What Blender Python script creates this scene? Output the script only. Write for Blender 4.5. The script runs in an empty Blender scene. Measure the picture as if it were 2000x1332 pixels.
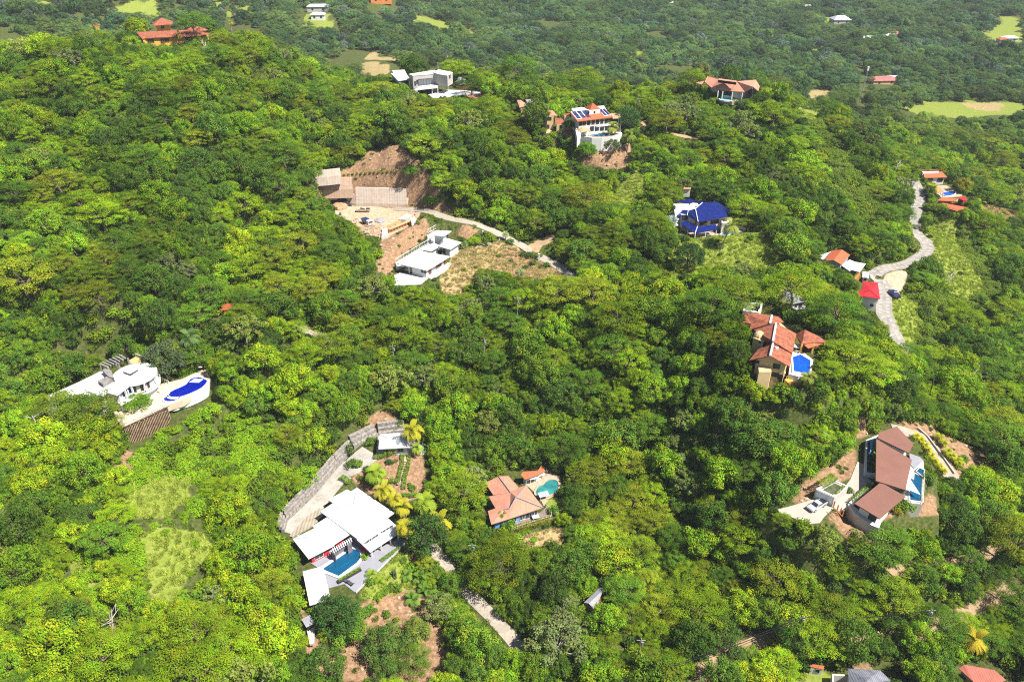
import bpy, bmesh, math, random
import numpy as np
from mathutils import Vector, Matrix

# ---------------------------------------------------------------- camera, sky, sun, exposure
scene = bpy.context.scene
CAMZ, FPX, PITCH = 150.0, 1555.0, 31.0           # metres, focal length in pixels of a 2000 px wide frame, degrees down
cam_data = bpy.data.cameras.new('camera'); cam = bpy.data.objects.new('camera', cam_data)
scene.collection.objects.link(cam); scene.camera = cam
cam.location = (0, 0, CAMZ); cam.rotation_euler = (math.radians(90 - PITCH), 0, 0)
cam_data.sensor_width = 36; cam_data.lens = 36 * FPX / 2000
cam_data.clip_start = 1; cam_data.clip_end = 12000

SUN_EL, SUN_AZ = math.radians(55), math.radians(117)   # azimuth clockwise from +Y
SUN_DIR = Vector((math.cos(SUN_EL) * math.sin(SUN_AZ), math.cos(SUN_EL) * math.cos(SUN_AZ), math.sin(SUN_EL)))
world = bpy.data.worlds.new('World'); scene.world = world; world.use_nodes = True
wn = world.node_tree; wn.nodes.clear()
sky = wn.nodes.new('ShaderNodeTexSky'); sky.sky_type = 'NISHITA'; sky.sun_disc = False
sky.sun_elevation = SUN_EL; sky.sun_rotation = SUN_AZ; sky.altitude = 200; sky.air_density = 1.0; sky.dust_density = 1.0
bg = wn.nodes.new('ShaderNodeBackground'); bg.inputs['Strength'].default_value = 0.055
wo = wn.nodes.new('ShaderNodeOutputWorld')
wn.links.new(sky.outputs[0], bg.inputs[0]); wn.links.new(bg.outputs[0], wo.inputs[0])
sun_data = bpy.data.lights.new('sun', 'SUN'); sun_data.energy = 5.0; sun_data.angle = math.radians(0.53)
sun_data.color = (1.0, 0.95, 0.86)
sun = bpy.data.objects.new('sun', sun_data); scene.collection.objects.link(sun)
sun.rotation_euler = SUN_DIR.to_track_quat('Z', 'Y').to_euler(); sun.location = (200, -50, 400)
scene.view_settings.view_transform = 'Standard'; scene.view_settings.look = 'None'
scene.view_settings.exposure = 1.15; scene.view_settings.gamma = 1
scene.view_settings.use_curve_mapping = False
scene.render.engine = 'CYCLES'
scene.cycles.max_bounces = 6; scene.cycles.diffuse_bounces = 3; scene.cycles.glossy_bounces = 2
scene.cycles.transmission_bounces = 3; scene.cycles.transparent_max_bounces = 4; scene.cycles.volume_bounces = 0
scene.cycles.use_denoising = False; scene.cycles.filter_width = 1.1

# ---------------------------------------------------------------- projection helpers (layout is measured in photo pixels, built in metres)
_p = math.radians(PITCH)
FWD = np.array([0, math.cos(_p), -math.sin(_p)]); UP = np.array([0, math.sin(_p), math.cos(_p)]); RT = np.array([1., 0, 0])
def ray(px, py):
    return RT * ((px - 1000) / FPX) + FWD - UP * ((py - 666) / FPX)
def W(px, py, z):
    """the point of the horizontal plane at height z seen at photo pixel (px, py)"""
    d = ray(px, py); t = (z - CAMZ) / d[2]
    return Vector((d[0] * t, d[1] * t, z))
def project(P):
    P = np.asarray(P, float).reshape(-1, 3) - np.array([0, 0, CAMZ])
    dep = np.maximum(P @ FWD, 1e-3)
    return np.stack([1000 + FPX * (P @ RT) / dep, 666 - FPX * (P @ UP) / dep, dep], 1)
def inside(poly, x, y):
    """vectorised point in polygon"""
    poly = np.asarray(poly, float); x = np.asarray(x); y = np.asarray(y); r = np.zeros(x.shape, bool); n = len(poly); j = n - 1
    for i in range(n):
        xi, yi = poly[i]; xj, yj = poly[j]
        c = ((yi > y) != (yj > y)) & (x < (xj - xi) * (y - yi) / (yj - yi + 1e-12) + xi)
        r ^= c; j = i
    return r
def Zm(s, ox, oy):
    """pixels read off an enlarged crop -> photo pixels"""
    return lambda pts: [((p[0] / s + ox, p[1] / s + oy) + tuple(p[2:])) for p in pts]
# ---------------------------------------------------------------- terrain heights: thin-plate surface through surveyed points
CTRL = [
 (0,1332,22),(200,1332,16),(400,1332,10),(600,1332,2),(800,1332,0),(1000,1332,0),(1300,1332,-2),(1600,1332,-2),(2000,1332,0),
 (0,1150,24),(200,1150,18),(420,1150,12),(600,1180,4),(850,1150,1),(1050,1150,1),(1300,1150,0),(1550,1120,6),(1800,1150,4),(2000,1130,3),
 (0,1000,26),(150,950,26),(330,980,20),(480,980,13),(640,1020,4.5),(760,1000,4.5),(890,1000,4),(1010,980,6),(1150,1000,4),(1350,1000,7),(1550,1010,17),(1650,990,20),(1760,930,20),(1900,1000,10),(2000,950,5),
 (0,830,32),(130,830,30),(300,850,22),(450,850,16),(600,860,14),(690,860,13),(770,890,9),(900,850,10),(1100,850,12),(1300,850,16),(1500,850,22),(1640,860,23),(1850,850,13),(2000,830,4),
 (0,700,37),(120,660,36),(130,780,29),(300,770,28),(390,740,28),(550,720,26),(750,720,20),(950,720,20),(1150,700,24),(1350,720,32),(1480,740,38),(1580,730,36),(1700,740,26),(1850,720,16),(2000,700,8),
 (0,550,48),(200,560,48),(400,580,40),(600,600,34),(750,570,33),(900,600,30),(1100,580,30),(1300,580,34),(1450,580,36),(1545,595,33),(1640,550,28),(1720,580,25),(1800,580,21),(1900,600,12),(2000,560,6),
 (0,400,60),(200,420,56),(400,440,50),(560,430,44),(720,430,36),(830,500,34),(950,480,34),(1100,500,32),(1250,480,36),(1390,460,38),(1500,460,36),(1600,480,30),(1740,500,27),(1820,480,25),(1950,480,8),
 (0,250,68),(200,270,68),(400,290,64),(560,320,54),(740,310,50),(850,330,48),(1000,340,46),(1150,340,44),(1280,340,44),(1450,340,44),(1600,340,38),(1700,380,31),(1830,380,22),(1900,330,4),
 (0,130,76),(150,120,80),(330,90,82),(480,110,78),(560,150,70),(650,200,62),(800,210,56),(830,175,58),(950,230,52),(1075,240,54),(1170,265,53),(1250,240,54),(1320,230,54),(1430,190,58),(1520,220,50),(1600,250,38),(1700,300,14),(1800,260,2),(1950,230,0),
 (700,120,26),(620,90,28),(1000,150,18),(1200,140,12),(1350,120,8),(1600,150,0),(1900,150,0),(500,40,40),(300,20,46),(100,20,52),(700,30,34),(900,60,18),(1100,40,8),(1400,40,0),(1700,40,0),(1980,40,0),
]
WORLD_CTRL = [(-210,520,30),(-120,500,22),(-60,480,22),(60,470,20),(130,460,16),(170,520,10),(-350,480,50),(-600,300,80),(-600,100,40),(-200,40,18),(0,30,0),(200,30,-3),
              (500,200,0),(600,500,0),(900,900,0),(-600,900,80),(-900,1600,140),(0,1700,40),(900,1700,0),(-1200,600,110),(1200,300,0),(1200,1200,0),(0,-200,-5),(-600,-200,20),(700,-200,-5)]
_c = [tuple(W(px, py, z)) for px, py, z in CTRL] + [tuple(map(float, w)) for w in WORLD_CTRL]
_c = np.array(_c); _S = 100.0
def _tpsU(d2): return np.where(d2 > 0, 0.5 * d2 * np.log(np.maximum(d2, 1e-12)), 0)
_n = len(_c); _xy = _c[:, :2] / _S
_K = _tpsU(((_xy[:, None] - _xy[None]) ** 2).sum(-1)) + np.eye(_n) * 0.004
_Pm = np.c_[np.ones(_n), _xy]
_A = np.zeros((_n + 3, _n + 3)); _A[:_n, :_n] = _K; _A[:_n, _n:] = _Pm; _A[_n:, :_n] = _Pm.T
_wt = np.linalg.solve(_A, np.r_[_c[:, 2], 0, 0, 0])
def tps(x, y):
    x = np.ravel(x) / _S; y = np.ravel(y) / _S; out = np.empty(len(x))
    for i in range(0, len(x), 20000):
        q = np.c_[x[i:i+20000], y[i:i+20000]]
        d2 = ((q[:, None] - _xy[None]) ** 2).sum(-1)
        out[i:i+20000] = _tpsU(d2) @ _wt[:_n] + _wt[_n] + q @ _wt[_n+1:]
    return out
def axis(a0, a1, step, lo, hi, grow=1.09):
    mid = list(np.arange(a0, a1 + .1, step)); l, s = [a0], step
    while l[-1] > lo: s *= grow; l.append(l[-1] - s)
    h, s = [mid[-1]], step
    while h[-1] < hi: s *= grow; h.append(h[-1] + s)
    return np.array(l[:0:-1] + mid + h[1:])
XS = axis(-290, 330, 2.0, -3500, 3500); YS = axis(70, 470, 2.0, -400, 6000)
GX, GY = np.meshgrid(XS, YS)
GZ = tps(GX, GY).reshape(GX.shape)
_far = np.clip((np.hypot(GX, GY) - 1300) / 1200, 0, 1); _hill = 120 * np.clip(-GX / 2500, 0, 1) * np.clip(GY / 3000, 0, 1)
GZ = GZ * (1 - _far) + _hill * _far; GZ = np.clip(GZ, -8, 130)
# small natural unevenness
_rs = np.random.RandomState(4)
_hm = np.clip(GZ / 40, .15, 1.2)
for _wl, _am in ((120, 3.2), (60, 2.2), (27, .7), (12, .25)):
    for _k in range(5):
        _a = _rs.rand() * 6.28; _l = _wl * (.7 + .6 * _rs.rand())
        GZ += _hm * _am * .45 * np.sin((GX * math.cos(_a) + GY * math.sin(_a)) / _l * 6.28 + _rs.rand() * 6.28)
def height(x, y):
    """bilinear height of the ground sheet"""
    x = np.asarray(x, float); y = np.asarray(y, float)
    i = np.clip(np.searchsorted(XS, x) - 1, 0, len(XS) - 2); j = np.clip(np.searchsorted(YS, y) - 1, 0, len(YS) - 2)
    u = (x - XS[i]) / (XS[i+1] - XS[i]); v = (y - YS[j]) / (YS[j+1] - YS[j])
    return GZ[j, i] * (1-u) * (1-v) + GZ[j, i+1] * u * (1-v) + GZ[j+1, i] * (1-u) * v + GZ[j+1, i+1] * u * v
def G(px, py):
    """where the line of sight through a photo pixel first meets the ground"""
    d = ray(px, py); d = d / np.linalg.norm(d)
    t = np.arange(60, 2500, 1.0); P = np.array([0, 0, CAMZ]) + t[:, None] * d
    below = P[:, 2] < height(P[:, 0], P[:, 1])
    k = int(np.argmax(below)) if below.any() else len(t) - 1
    lo, hi = t[max(k-1, 0)], t[k]
    for _ in range(18):
        m = (lo + hi) / 2; q = np.array([0, 0, CAMZ]) + m * d
        if q[2] < height(q[0], q[1]): hi = m
        else: lo = m
    q = np.array([0, 0, CAMZ]) + hi * d
    return Vector(q)
def seg_dist(x, y, pts):
    """distance to a polyline and the interpolated z of the nearest point"""
    best = np.full(x.shape, 1e9); bz = np.zeros(x.shape)
    for a, b in zip(pts[:-1], pts[1:]):
        dx, dy = b[0]-a[0], b[1]-a[1]; L2 = dx*dx + dy*dy + 1e-9
        t = np.clip(((x - a[0]) * dx + (y - a[1]) * dy) / L2, 0, 1)
        d = np.hypot(x - a[0] - t*dx, y - a[1] - t*dy); m = d < best
        best[m] = d[m]; bz[m] = (a[2] + t * (b[2] - a[2]))[m]
    return best, bz
def poly_dist(x, y, poly):
    d, _ = seg_dist(x, y, [tuple(p[:2]) + (0,) for p in list(poly) + [poly[0]]])
    return np.where(inside([p[:2] for p in poly], x, y), -d, d)
def smooth(t): t = np.clip(t, 0, 1); return t * t * (3 - 2 * t)
def flatten(poly, z, blend=5.0, grow=1.2):
    """a levelled pad: the ground sheet is brought to height z inside poly"""
    global GZ
    d = poly_dist(GX, GY, poly); k = smooth(1 - (d - grow) / blend)
    GZ = GZ * (1 - k) + z * k
PADS, ROADS = [], {}
def pad(px_poly, z, blend=5.0, drop=0.12, grow=1.2):
    poly = [W(p[0], p[1], z) for p in px_poly]; flatten(poly, z - drop, blend, grow); PADS.append(poly); return poly
def resample(pts, step):
    pts = [Vector(p) for p in pts]; n = len(pts); cr = []
    for i in range(n - 1):
        p0, p1, p2, p3 = pts[max(i-1,0)], pts[i], pts[i+1], pts[min(i+2,n-1)]
        k = max(2, int((p2-p1).length / step))
        for j in range(k):
            t = j / k
            cr.append(.5 * ((2*p1) + (p2-p0)*t + (2*p0-5*p1+4*p2-p3)*t*t + (3*p1-p0-3*p2+p3)*t**3))
    return cr + [pts[-1]]
def road_line(name, px_pts, width, blend=4.0):
    """centre line of a road from pixels; the ground is graded to it"""
    global GZ
    pts = resample([G(*p) for p in px_pts], 3.0)
    z = np.array([p.z for p in pts])
    for _ in range(6): z = np.r_[z[0], (z[:-2] + z[1:-1] + z[2:]) / 3, z[-1]]
    pts = [Vector((p.x, p.y, zz)) for p, zz in zip(pts, z)]
    d, bz = seg_dist(GX, GY, [tuple(p) for p in pts]); k = smooth(1 - (d - width/2 - 1.2) / blend)
    GZ = GZ * (1 - k) + (bz - .10) * k
    ROADS[name] = (pts, width); return pts
# ---------------------------------------------------------------- site plan: levelled pads, roads, land cover (read in photo pixels, kept in metres)
zV = Zm(2.503, 500, 800); zR = Zm(7.4, 900, 880); zB = Zm(4.348, 1500, 800); zY = Zm(6.054, 1400, 560)
zO = Zm(5.12, 1490, 440); zU = Zm(6.667, 1260, 360); zM = Zm(4.757, 560, 300); zC = Zm(5.263, 60, 660)
zS = Zm(7.69, 1000, 170); zG = Zm(9.09, 740, 110); zT = Zm(10, 1340, 120); zH = Zm(5.608, 240, 20)
zF = Zm(8.333, 1740, 300); zL = Zm(2.857, 1300, 866); zK = Zm(2.692, 1500, 1200); zN = Zm(8.957, 1100, 1120)
zD = Zm(3.73, 1700, 320); zE = Zm(4.978, 860, 400); zQ = Zm(6.4, 700, 820); zv = Zm(6.053, 540, 900)
LEVEL = dict(villa=4.5, guest=9.5, red=6, brown=20, yellow=38, greyroof=33, orange_white=28, redroof=24.5, blue=38, modern=34, site=36,
             round=26, solar=54, cream=54, grey=58, curved=58, hill=82, valley=22, hut=0.5, bottom=-1)
pad(zC([(180,800),(330,560),(700,330),(1000,250),(1300,400),(1480,420),(1750,330),(1870,430),(1820,580),(1400,700),(960,910),(700,850)]), LEVEL['round'], 7)
pad(zV([(150,620),(150,560),(340,330),(440,300),(700,480),(760,560),(740,650),(500,900),(330,960),(240,960),(170,700)]), LEVEL['villa'], 4)
pad(zV([(560,135),(820,110),(825,225),(600,235),(450,260),(500,185)]), LEVEL['guest'], 4)
pad(zR([(340,460),(560,350),(880,300),(1200,210),(1340,300),(1450,420),(1440,600),(1540,800),(1430,930),(1320,990),(770,1150),(420,1080),(380,800)]), LEVEL['red'], 4)
pad(zB([(740,250),(830,240),(1100,130),(1250,300),(1330,500),(1310,800),(1000,930),(860,980),(700,800),(560,820),(620,880),(360,970),(50,850),(420,750),(700,590)]), LEVEL['brown'], 5)
pad(zY([(300,200),(550,190),(800,400),(1290,640),(1240,760),(1140,900),(1110,1050),(880,1080),(600,960),(420,900),(380,850),(420,520)]), LEVEL['yellow'], 7)
pad(zY([(660,90),(830,60),(1080,200),(1060,280),(900,270)]), LEVEL['greyroof'], 5)
pad(zO([(430,360),(690,280),(870,320),(1030,400),(1100,480),(970,560),(800,480),(560,420)]), LEVEL['orange_white'], 5)
pad(zO([(920,640),(1150,620),(1180,800),(960,850)]), LEVEL['redroof'], 5)
pad(zU([(370,260),(600,220),(1100,320),(1150,540),(1300,640),(900,690),(640,710),(470,640),(300,720),(280,560),(400,420)]), LEVEL['blue'], 6)
pad(zM([(1000,1130),(1290,790),(1540,750),(1640,850),(1520,970),(1460,1100),(1260,1210),(1000,1220)]), LEVEL['modern'], 4)
pad(zM([(420,480),(640,470),(1060,510),(1240,540),(1190,640),(900,790),(640,700),(450,570)]), LEVEL['site'], 5)
pad(zS([(780,520),(1600,520),(1660,640),(1620,720),(1300,760),(1000,740),(950,640)]), LEVEL['solar'], 7)
pad(zS([(170,560),(420,540),(800,560),(800,660),(500,680)]), LEVEL['cream'], 6)
pad(zG([(200,530),(600,660),(980,740),(1900,670),(1850,610),(1300,500),(600,420)]), LEVEL['grey'], 8)
pad(zT([(180,450),(620,700),(1100,770),(1420,650),(1430,500)]), LEVEL['curved'], 8)
pad(zH([(140,340),(240,380),(500,400),(950,310),(1100,280),(930,240)]), LEVEL['hill'], 10)
pad(zF([(400,400),(900,400),(1100,650),(1250,950),(1000,1000),(750,850),(700,560)]), LEVEL['valley'], 6)
pad(zN([(280,560),(640,260),(760,560),(560,680)]), LEVEL['hut'], 4)
pad(zK([(200,310),(440,270),(700,290),(700,480),(200,480)]), LEVEL['bottom'], 4)
pad(zK([(1000,270),(1300,290),(1300,480),(1000,480)]), LEVEL['bottom'], 4)
# ground cut away below tall walls
pad(zC([(985,1065),(1400,880),(1470,915),(1150,1150)]), 20.5, 4, 0, 0)
pad(zC([(1440,800),(1650,700),(1850,600),(1930,680),(1520,900)]), 22.5, 4, 0, 0)
pad(zS([(1000,860),(1380,905),(1640,860),(1700,905),(1400,990),(1000,930)]), 48.5, 4, 0, 0)
pad(zY([(480,1050),(620,1190),(860,1200),(980,1230),(800,1300),(500,1200)]), 32.0, 4, 0, 0)
pad(zB([(660,840),(850,1010),(930,1030),(900,1090),(640,940)]), 17.0, 3, 0, 0)
pad(zB([(1215,905),(1310,890),(1400,770),(1430,900),(1250,960)]), 16.5, 3, 0, 0)
road_line('valley_road', zD([(300,100),(330,150),(355,200),(358,270),(330,350),(318,420),(322,470),(350,520),(400,570),(415,620),(370,680),(250,728),(110,757)])
          + zO([(1110,480),(1165,545),(1205,640),(1210,760),(1218,870),(1260,960),(1310,1080),(1370,1200),(1460,1300)]), 5.0)
road_line('hill_lane', [(770,408),(830,411),(870,421),(908,433)] + zE([(330,175),(490,235),(640,315),(800,410),(960,510),(1120,600),(1240,665),(1340,710),(1460,750)]), 4.0)
road_line('side_track', zE([(880,450),(960,390),(1050,340),(1110,310)]), 5.0, 3)
road_line('villa_lane', zV([(850,660),(890,710),(960,790),(1020,880),(1110,965),(1200,1060),(1290,1165),(1360,1250)]), 3.2)
road_line('drive', zV([(560,205),(470,260),(390,350),(260,480),(150,600)]), 7.0)
road_line('dirt_road', zL([(60,1400),(160,1310),(260,1235),(350,1170),(520,1110),(720,1095),(900,1105),(1070,1110),(1300,1080),(1440,1045),(1660,955),(1800,880),(1900,815),(2010,750)]), 4.2)
road_line('upper_track', zL([(1250,720),(1380,690),(1540,670),(1690,650),(1780,620),(1870,590),(2010,545)]), 3.6)
road_line('house_track', zB([(1060,160),(1140,165),(1230,180),(1330,260),(1450,430),(1560,570),(1640,660)]), 4.6)
road_line('ridge_road', [(1215,228),(1240,232),(1265,242),(1252,258),(1262,270)], 5.0)
road_line('ridge_track', [(1300,258),(1340,268),(1385,272)], 4.0)
road_line('forest_path', [(575,632),(600,645),(630,658),(665,680)], 4.0)

COVER = {'dirt': [], 'grass': [], 'dry': [], 'pale': []}
def cover(kind, pts): COVER[kind].append([tuple(G(p[0], p[1]))[:2] for p in pts])
cover('dirt', [(610,375),(640,340),(700,315),(735,290),(790,290),(830,330),(865,390),(885,420),(800,415),(700,410),(640,405)])
cover('pale', zM([(420,440),(560,470),(640,480),(1060,510),(1250,545),(1190,640),(900,800),(640,700),(440,560)]))
cover('dirt', zM([(880,800),(1200,640),(1330,690),(1280,780),(1000,1000),(980,1130),(800,1140),(860,950)]))
cover('dirt', zM([(1280,700),(1600,680),(1800,700),(1700,800),(1560,720),(1400,700)]))
cover('dry', zE([(130,460),(400,380),(600,370),(760,430),(900,520),(1100,640),(1220,700),(1000,700),(800,740),(640,690),(440,620),(330,740),(180,880),(0,900),(0,700),(60,600)]))
cover('dirt', zE([(520,480),(720,420),(960,540),(1180,660),(900,740),(700,700),(560,600)]))
cover('dirt', [(1130,325),(1150,297),(1200,283),(1245,303),(1225,330),(1170,328)])
cover('dirt', [(1090,240),(1120,250),(1135,285),(1120,290),(1100,270)])
cover('grass', zU([(280,900),(480,760),(640,700),(940,700),(1320,640),(1560,650),(1700,790),(1870,950),(1700,1150),(1300,1150),(800,1180),(400,1250),(120,1180),(200,1060)]))
cover('grass', [(1185,400),(1220,350),(1250,330),(1265,360),(1240,400)])
cover('grass', zO([(1255,800),(1300,760),(1420,700),(1588,830),(1588,1080),(1480,1180),(1400,1180),(1330,1060)]))
cover('grass', [(1800,440),(1830,420),(1870,450),(1900,520),(1930,570),(1880,590),(1840,560),(1815,530),(1825,490)])
cover('pale', zO([(1210,510),(1290,470),(1400,450),(1450,490),(1410,600),(1340,720),(1270,740),(1240,640)]))
cover('dirt', zO([(1230,440),(1400,370),(1560,290),(1580,330),(1420,420),(1300,460)]))
cover('grass', [(240,970),(290,930),(365,925),(370,970),(320,1015),(262,1010)])
cover('grass', [(262,1060),(300,1030),(400,1040),(415,1075),(370,1120),(330,1180),(300,1180),(285,1110)])
cover('grass', [(125,1090),(165,1090),(215,1140),(245,1205),(195,1200),(150,1130)])
cover('dirt', [(205,1215),(240,1210),(245,1260),(215,1255)])
cover('dirt', [(240,880),(270,880),(250,930),(215,930)])
cover('dirt', [(708,860),(715,820),(755,797),(780,830),(760,850)])
cover('dirt', zV([(450,270),(560,235),(640,215),(820,215),(830,420),(700,470),(480,340)]))
cover('dirt', zV([(260,1340),(250,1130),(380,1060),(520,960),(560,930),(640,900),(760,880),(860,920),(960,1170),(960,1340)]))
cover('grass', zV([(500,900),(700,700),(790,720),(790,860),(640,900),(560,950)]))
cover('dirt', zV([(205,970),(250,960),(270,1080),(230,1100)]))
cover('grass', zR([(1210,740),(1360,660),(1560,810),(1430,960),(1300,860)]))
cover('dry', zR([(760,1300),(1100,1180),(1500,1120),(1500,1332),(1200,1400),(800,1400)]))
cover('dirt', zB([(190,780),(300,620),(560,420),(720,330),(760,420),(720,560),(430,720),(420,760),(220,810)]))
cover('dirt', zB([(740,60),(830,80),(850,220),(770,250)]))
cover('dirt', zB([(450,920),(640,900),(760,900),(900,980),(940,1160),(800,1130),(600,1000)]))
cover('dirt', zB([(900,920),(1240,880),(1420,650),(1440,900),(1300,900),(1000,960)]))
cover('dirt', zB([(1280,180),(1480,200),(1700,300),(1920,420),(1900,560),(1600,560),(1450,420)]))
cover('dirt', zB([(1060,100),(1480,150),(1500,210),(1260,180)]))
cover('grass', zK([(80,300),(300,290),(340,320),(340,480),(60,480)]))
cover('dirt', zK([(380,250),(560,230),(560,290),(420,290)]))
cover('dry', [(1860,395),(1900,395),(1995,410),(1995,450),(1930,440)])
# far fields and clearings
for pts in ([(1540,205),(1600,215),(1640,225),(1600,240),(1560,235)], [(1750,205),(1850,200),(1900,195),(2000,205),(2000,225),(1800,228)], [(1915,65),(1960,45),(2000,55),(2000,85),(1925,82)],
            [(1930,30),(2000,32),(2000,45),(1940,38)], [(1560,88),(1590,90),(1610,105),(1570,108)], [(1225,98),(1260,100),(1285,120),(1230,118)], [(600,28),(640,30),(650,55),(590,50)],
            [(800,30),(870,38),(900,60),(870,70),(810,55)], [(880,48),(935,58),(945,78),(900,72)], [(180,20),(300,0),(350,25),(270,45)], [(60,5),(110,0),(100,20),(60,25)],
            [(1500,0),(1600,0),(1600,8),(1500,8)], [(400,5),(480,10),(520,40),(460,30)], [(1385,95),(1420,95),(1420,112),(1380,112)], [(1600,35),(1650,38),(1660,52),(1605,50)]):
    cover('grass', pts)
for pts in ([(1580,178),(1625,180),(1620,192),(1575,190)], [(1880,200),(1960,205),(1950,216),(1880,212)], [(700,128),(735,122),(765,132),(755,150),(705,148)], [(830,108),(875,110),(870,118),(825,116)], [(720,106),(800,112),(790,120),(710,116)]):
    cover('dry', pts)
def cover_weight(kind, x, y, soft=2.0):
    w = np.zeros(np.shape(x))
    for poly in COVER[kind]:
        a = np.array(poly); m = (x > a[:, 0].min() - 8) & (x < a[:, 0].max() + 8) & (y > a[:, 1].min() - 8) & (y < a[:, 1].max() + 8)
        if m.any():
            d = poly_dist(x[m], y[m], poly); w[m] = np.maximum(w[m], smooth(.5 - d / soft))
    return w

# ---------------------------------------------------------------- what no tree may hide in the photo: used only to choose planting spots
KEEP = [zV([(140,600),(145,480),(490,125),(560,60),(720,60),(830,110),(830,430),(700,490),(745,650),(790,760),(850,900),(930,1060),(950,1190),(860,1290),(840,1340),(420,1340),(400,1150),(270,1150),(205,1100),(215,960),(250,950),(230,780),(170,640)]),
        zV([(865,690),(920,680),(1030,810),(1140,930),(1330,1170),(1190,1180),(1060,1010),(980,900)]), zV([(745,430),(900,430),(970,560),(950,650),(760,720)]),
        zR([(340,470),(560,360),(860,350),(1160,210),(1330,240),(1460,420),(1450,600),(1550,820),(1430,960),(1310,1010),(1290,1300),(980,1330),(780,1150),(430,1060),(400,860),(360,560)]),
        zB([(60,850),(200,790),(280,680),(420,520),(720,340),(760,260),(940,180),(1060,130),(1290,170),(1460,220),(1920,400),(1920,480),(1700,520),(1500,590),(1420,700),(1320,890),(1220,900),(940,980),(930,1150),(600,1000),(360,980)]),
        zY([(300,190),(550,185),(800,400),(950,530),(1040,500),(1290,640),(1240,780),(1190,960),(1110,1090),(980,1200),(850,1180),(700,1190),(600,1120),(480,1030),(385,860),(480,720),(420,520),(310,430)]),
        zY([(650,70),(830,15),(1110,150),(1100,310),(880,310),(760,220)]),
        zO([(420,330),(590,220),(750,200),(870,290),(1030,380),(1080,440),(1230,420),(1580,290),(1585,380),(1450,450),(1420,600),(1300,760),(1280,900),(1400,1100),(1400,1220),(1300,1180),(1280,1000),(1100,930),(960,850),(930,600),(960,500),(790,440),(560,410)]),
        zO([(1230,560),(1300,470),(1460,450),(1480,560),(1430,690),(1588,830),(1588,1090),(1450,1200),(1330,1070),(1250,820)]),
        zD([(300,110),(390,120),(420,220),(410,330),(370,400),(350,460),(400,500),(480,590),(460,670),(300,760),(10,810),(10,720),(200,690),(330,640),(350,590),(300,500),(300,420),(280,340),(320,260)]),
        zU([(360,240),(600,190),(900,220),(1130,340),(1130,520),(1300,620),(1520,640),(1640,760),(1800,930),(1560,1080),(1100,1000),(760,1060),(520,960),(440,880),(640,710),(480,640),(400,420),(290,360)]),
        zM([(230,190),(500,160),(700,150),(880,60),(1060,70),(1230,200),(1300,360),(1260,420),(1480,570),(1808,660),(1700,800),(1620,830),(1800,840),(1808,1000),(1500,1250),(1300,1240),(1000,1230),(960,1120),(860,1110),(880,900),(640,760),(610,660),(430,560),(410,470),(280,380),(130,250)]),
        zE([(0,60),(200,90),(500,190),(700,290),(800,330),(1110,290),(1100,380),(1030,470),(1250,620),(1330,710),(1200,720),(900,740),(640,660),(440,600),(330,700),(180,860),(0,880),(0,680),(100,500),(400,360),(600,330)]),
        zC([(300,560),(700,270),(960,160),(1180,200),(1290,360),(1450,420),(1740,320),(1840,420),(1840,560),(1430,780),(1290,940),(1060,1040),(980,1040),(940,900),(860,700),(700,580),(480,590)]),
        zS([(800,400),(870,360),(1090,330),(1210,240),(1400,320),(1640,400),(1640,700),(1660,830),(1580,890),(1300,890),(1000,830),(940,720),(900,560)]), zS([(510,360),(560,345),(690,430),(820,540),(800,660),(600,700),(500,640)]),
        zS([(75,195),(340,190),(330,240),(230,280),(120,300)]), zS([(1800,470),(2000,480),(2000,640),(1900,640)]),
        zG([(200,300),(480,280),(550,320),(960,280),(1050,160),(1310,280),(1320,470),(1500,500),(1700,590),(1870,620),(1930,700),(1600,760),(1000,760),(900,720),(600,640),(560,560),(340,450),(220,420)]),
        zT([(190,430),(360,380),(420,290),(900,360),(1360,360),(1440,480),(1420,620),(1320,700),(1100,780),(960,840),(640,740),(600,600),(420,480)]),
        zH([(140,230),(320,230),(320,150),(430,85),(550,150),(560,215),(700,205),(780,155),(930,205),(1010,210),(1000,320),(700,370),(500,395),(230,370),(220,320)]),
        zF([(400,255),(830,255),(920,390),(900,520),(1060,640),(1230,660),(1250,950),(1180,970),(740,790),(720,560),(620,420),(500,350)]),
        zN([(350,480),(640,240),(720,260),(600,580),(560,660),(500,620),(370,600)]),
        zK([(90,360),(220,270),(300,260),(420,280),(590,290),(640,360)]), zK([(1010,290),(1030,260),(1190,290),(1270,360),(1010,360)]),
        zL([(160,1315),(340,1155),(370,1170),(300,1320)]), zL([(700,1100),(760,1075),(1070,1100),(1040,1130)]), zL([(1650,960),(1880,810),(1900,850),(1690,975)]), zL([(1690,640),(1860,575),(1880,600),(1700,670)]),
        [(1238,234),(1270,240),(1250,256)], [(1308,262),(1345,264),(1375,272),(1340,276)], [(1130,325),(1160,298),(1230,295),(1240,310),(1200,328)], [(240,965),(300,922),(372,920),(368,985),(420,1040),(418,1085),(372,1132),(330,1195),(285,1175),(262,1040)],
        [(285,1060),(380,1045),(405,1070),(350,1120),(305,1165)], [(715,845),(720,815),(755,800),(770,830)], [(1675,205),(1690,140),(1695,140),(1685,210)], [(440,60),(445,30),(455,30),(460,75)],
        [(1745,212),(1850,203),(1990,206),(1990,222),(1820,226)], [(1918,68),(1960,52),(1998,58),(1998,80),(1930,80)], [(1935,32),(1998,34),(1998,42),(1945,38)],
        [(590,12),(640,15),(660,40),(640,48),(590,45)], [(720,0),(770,0),(780,18),(720,18)],
        [(1582,180),(1620,181),(1615,190),(1580,188)], [(705,130),(735,124),(762,132),(752,146),(710,145)], [(1708,155),(1745,155),(1745,170),(1708,168)], [(1625,35),(1660,38),(1655,50),(1620,48)]]
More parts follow.
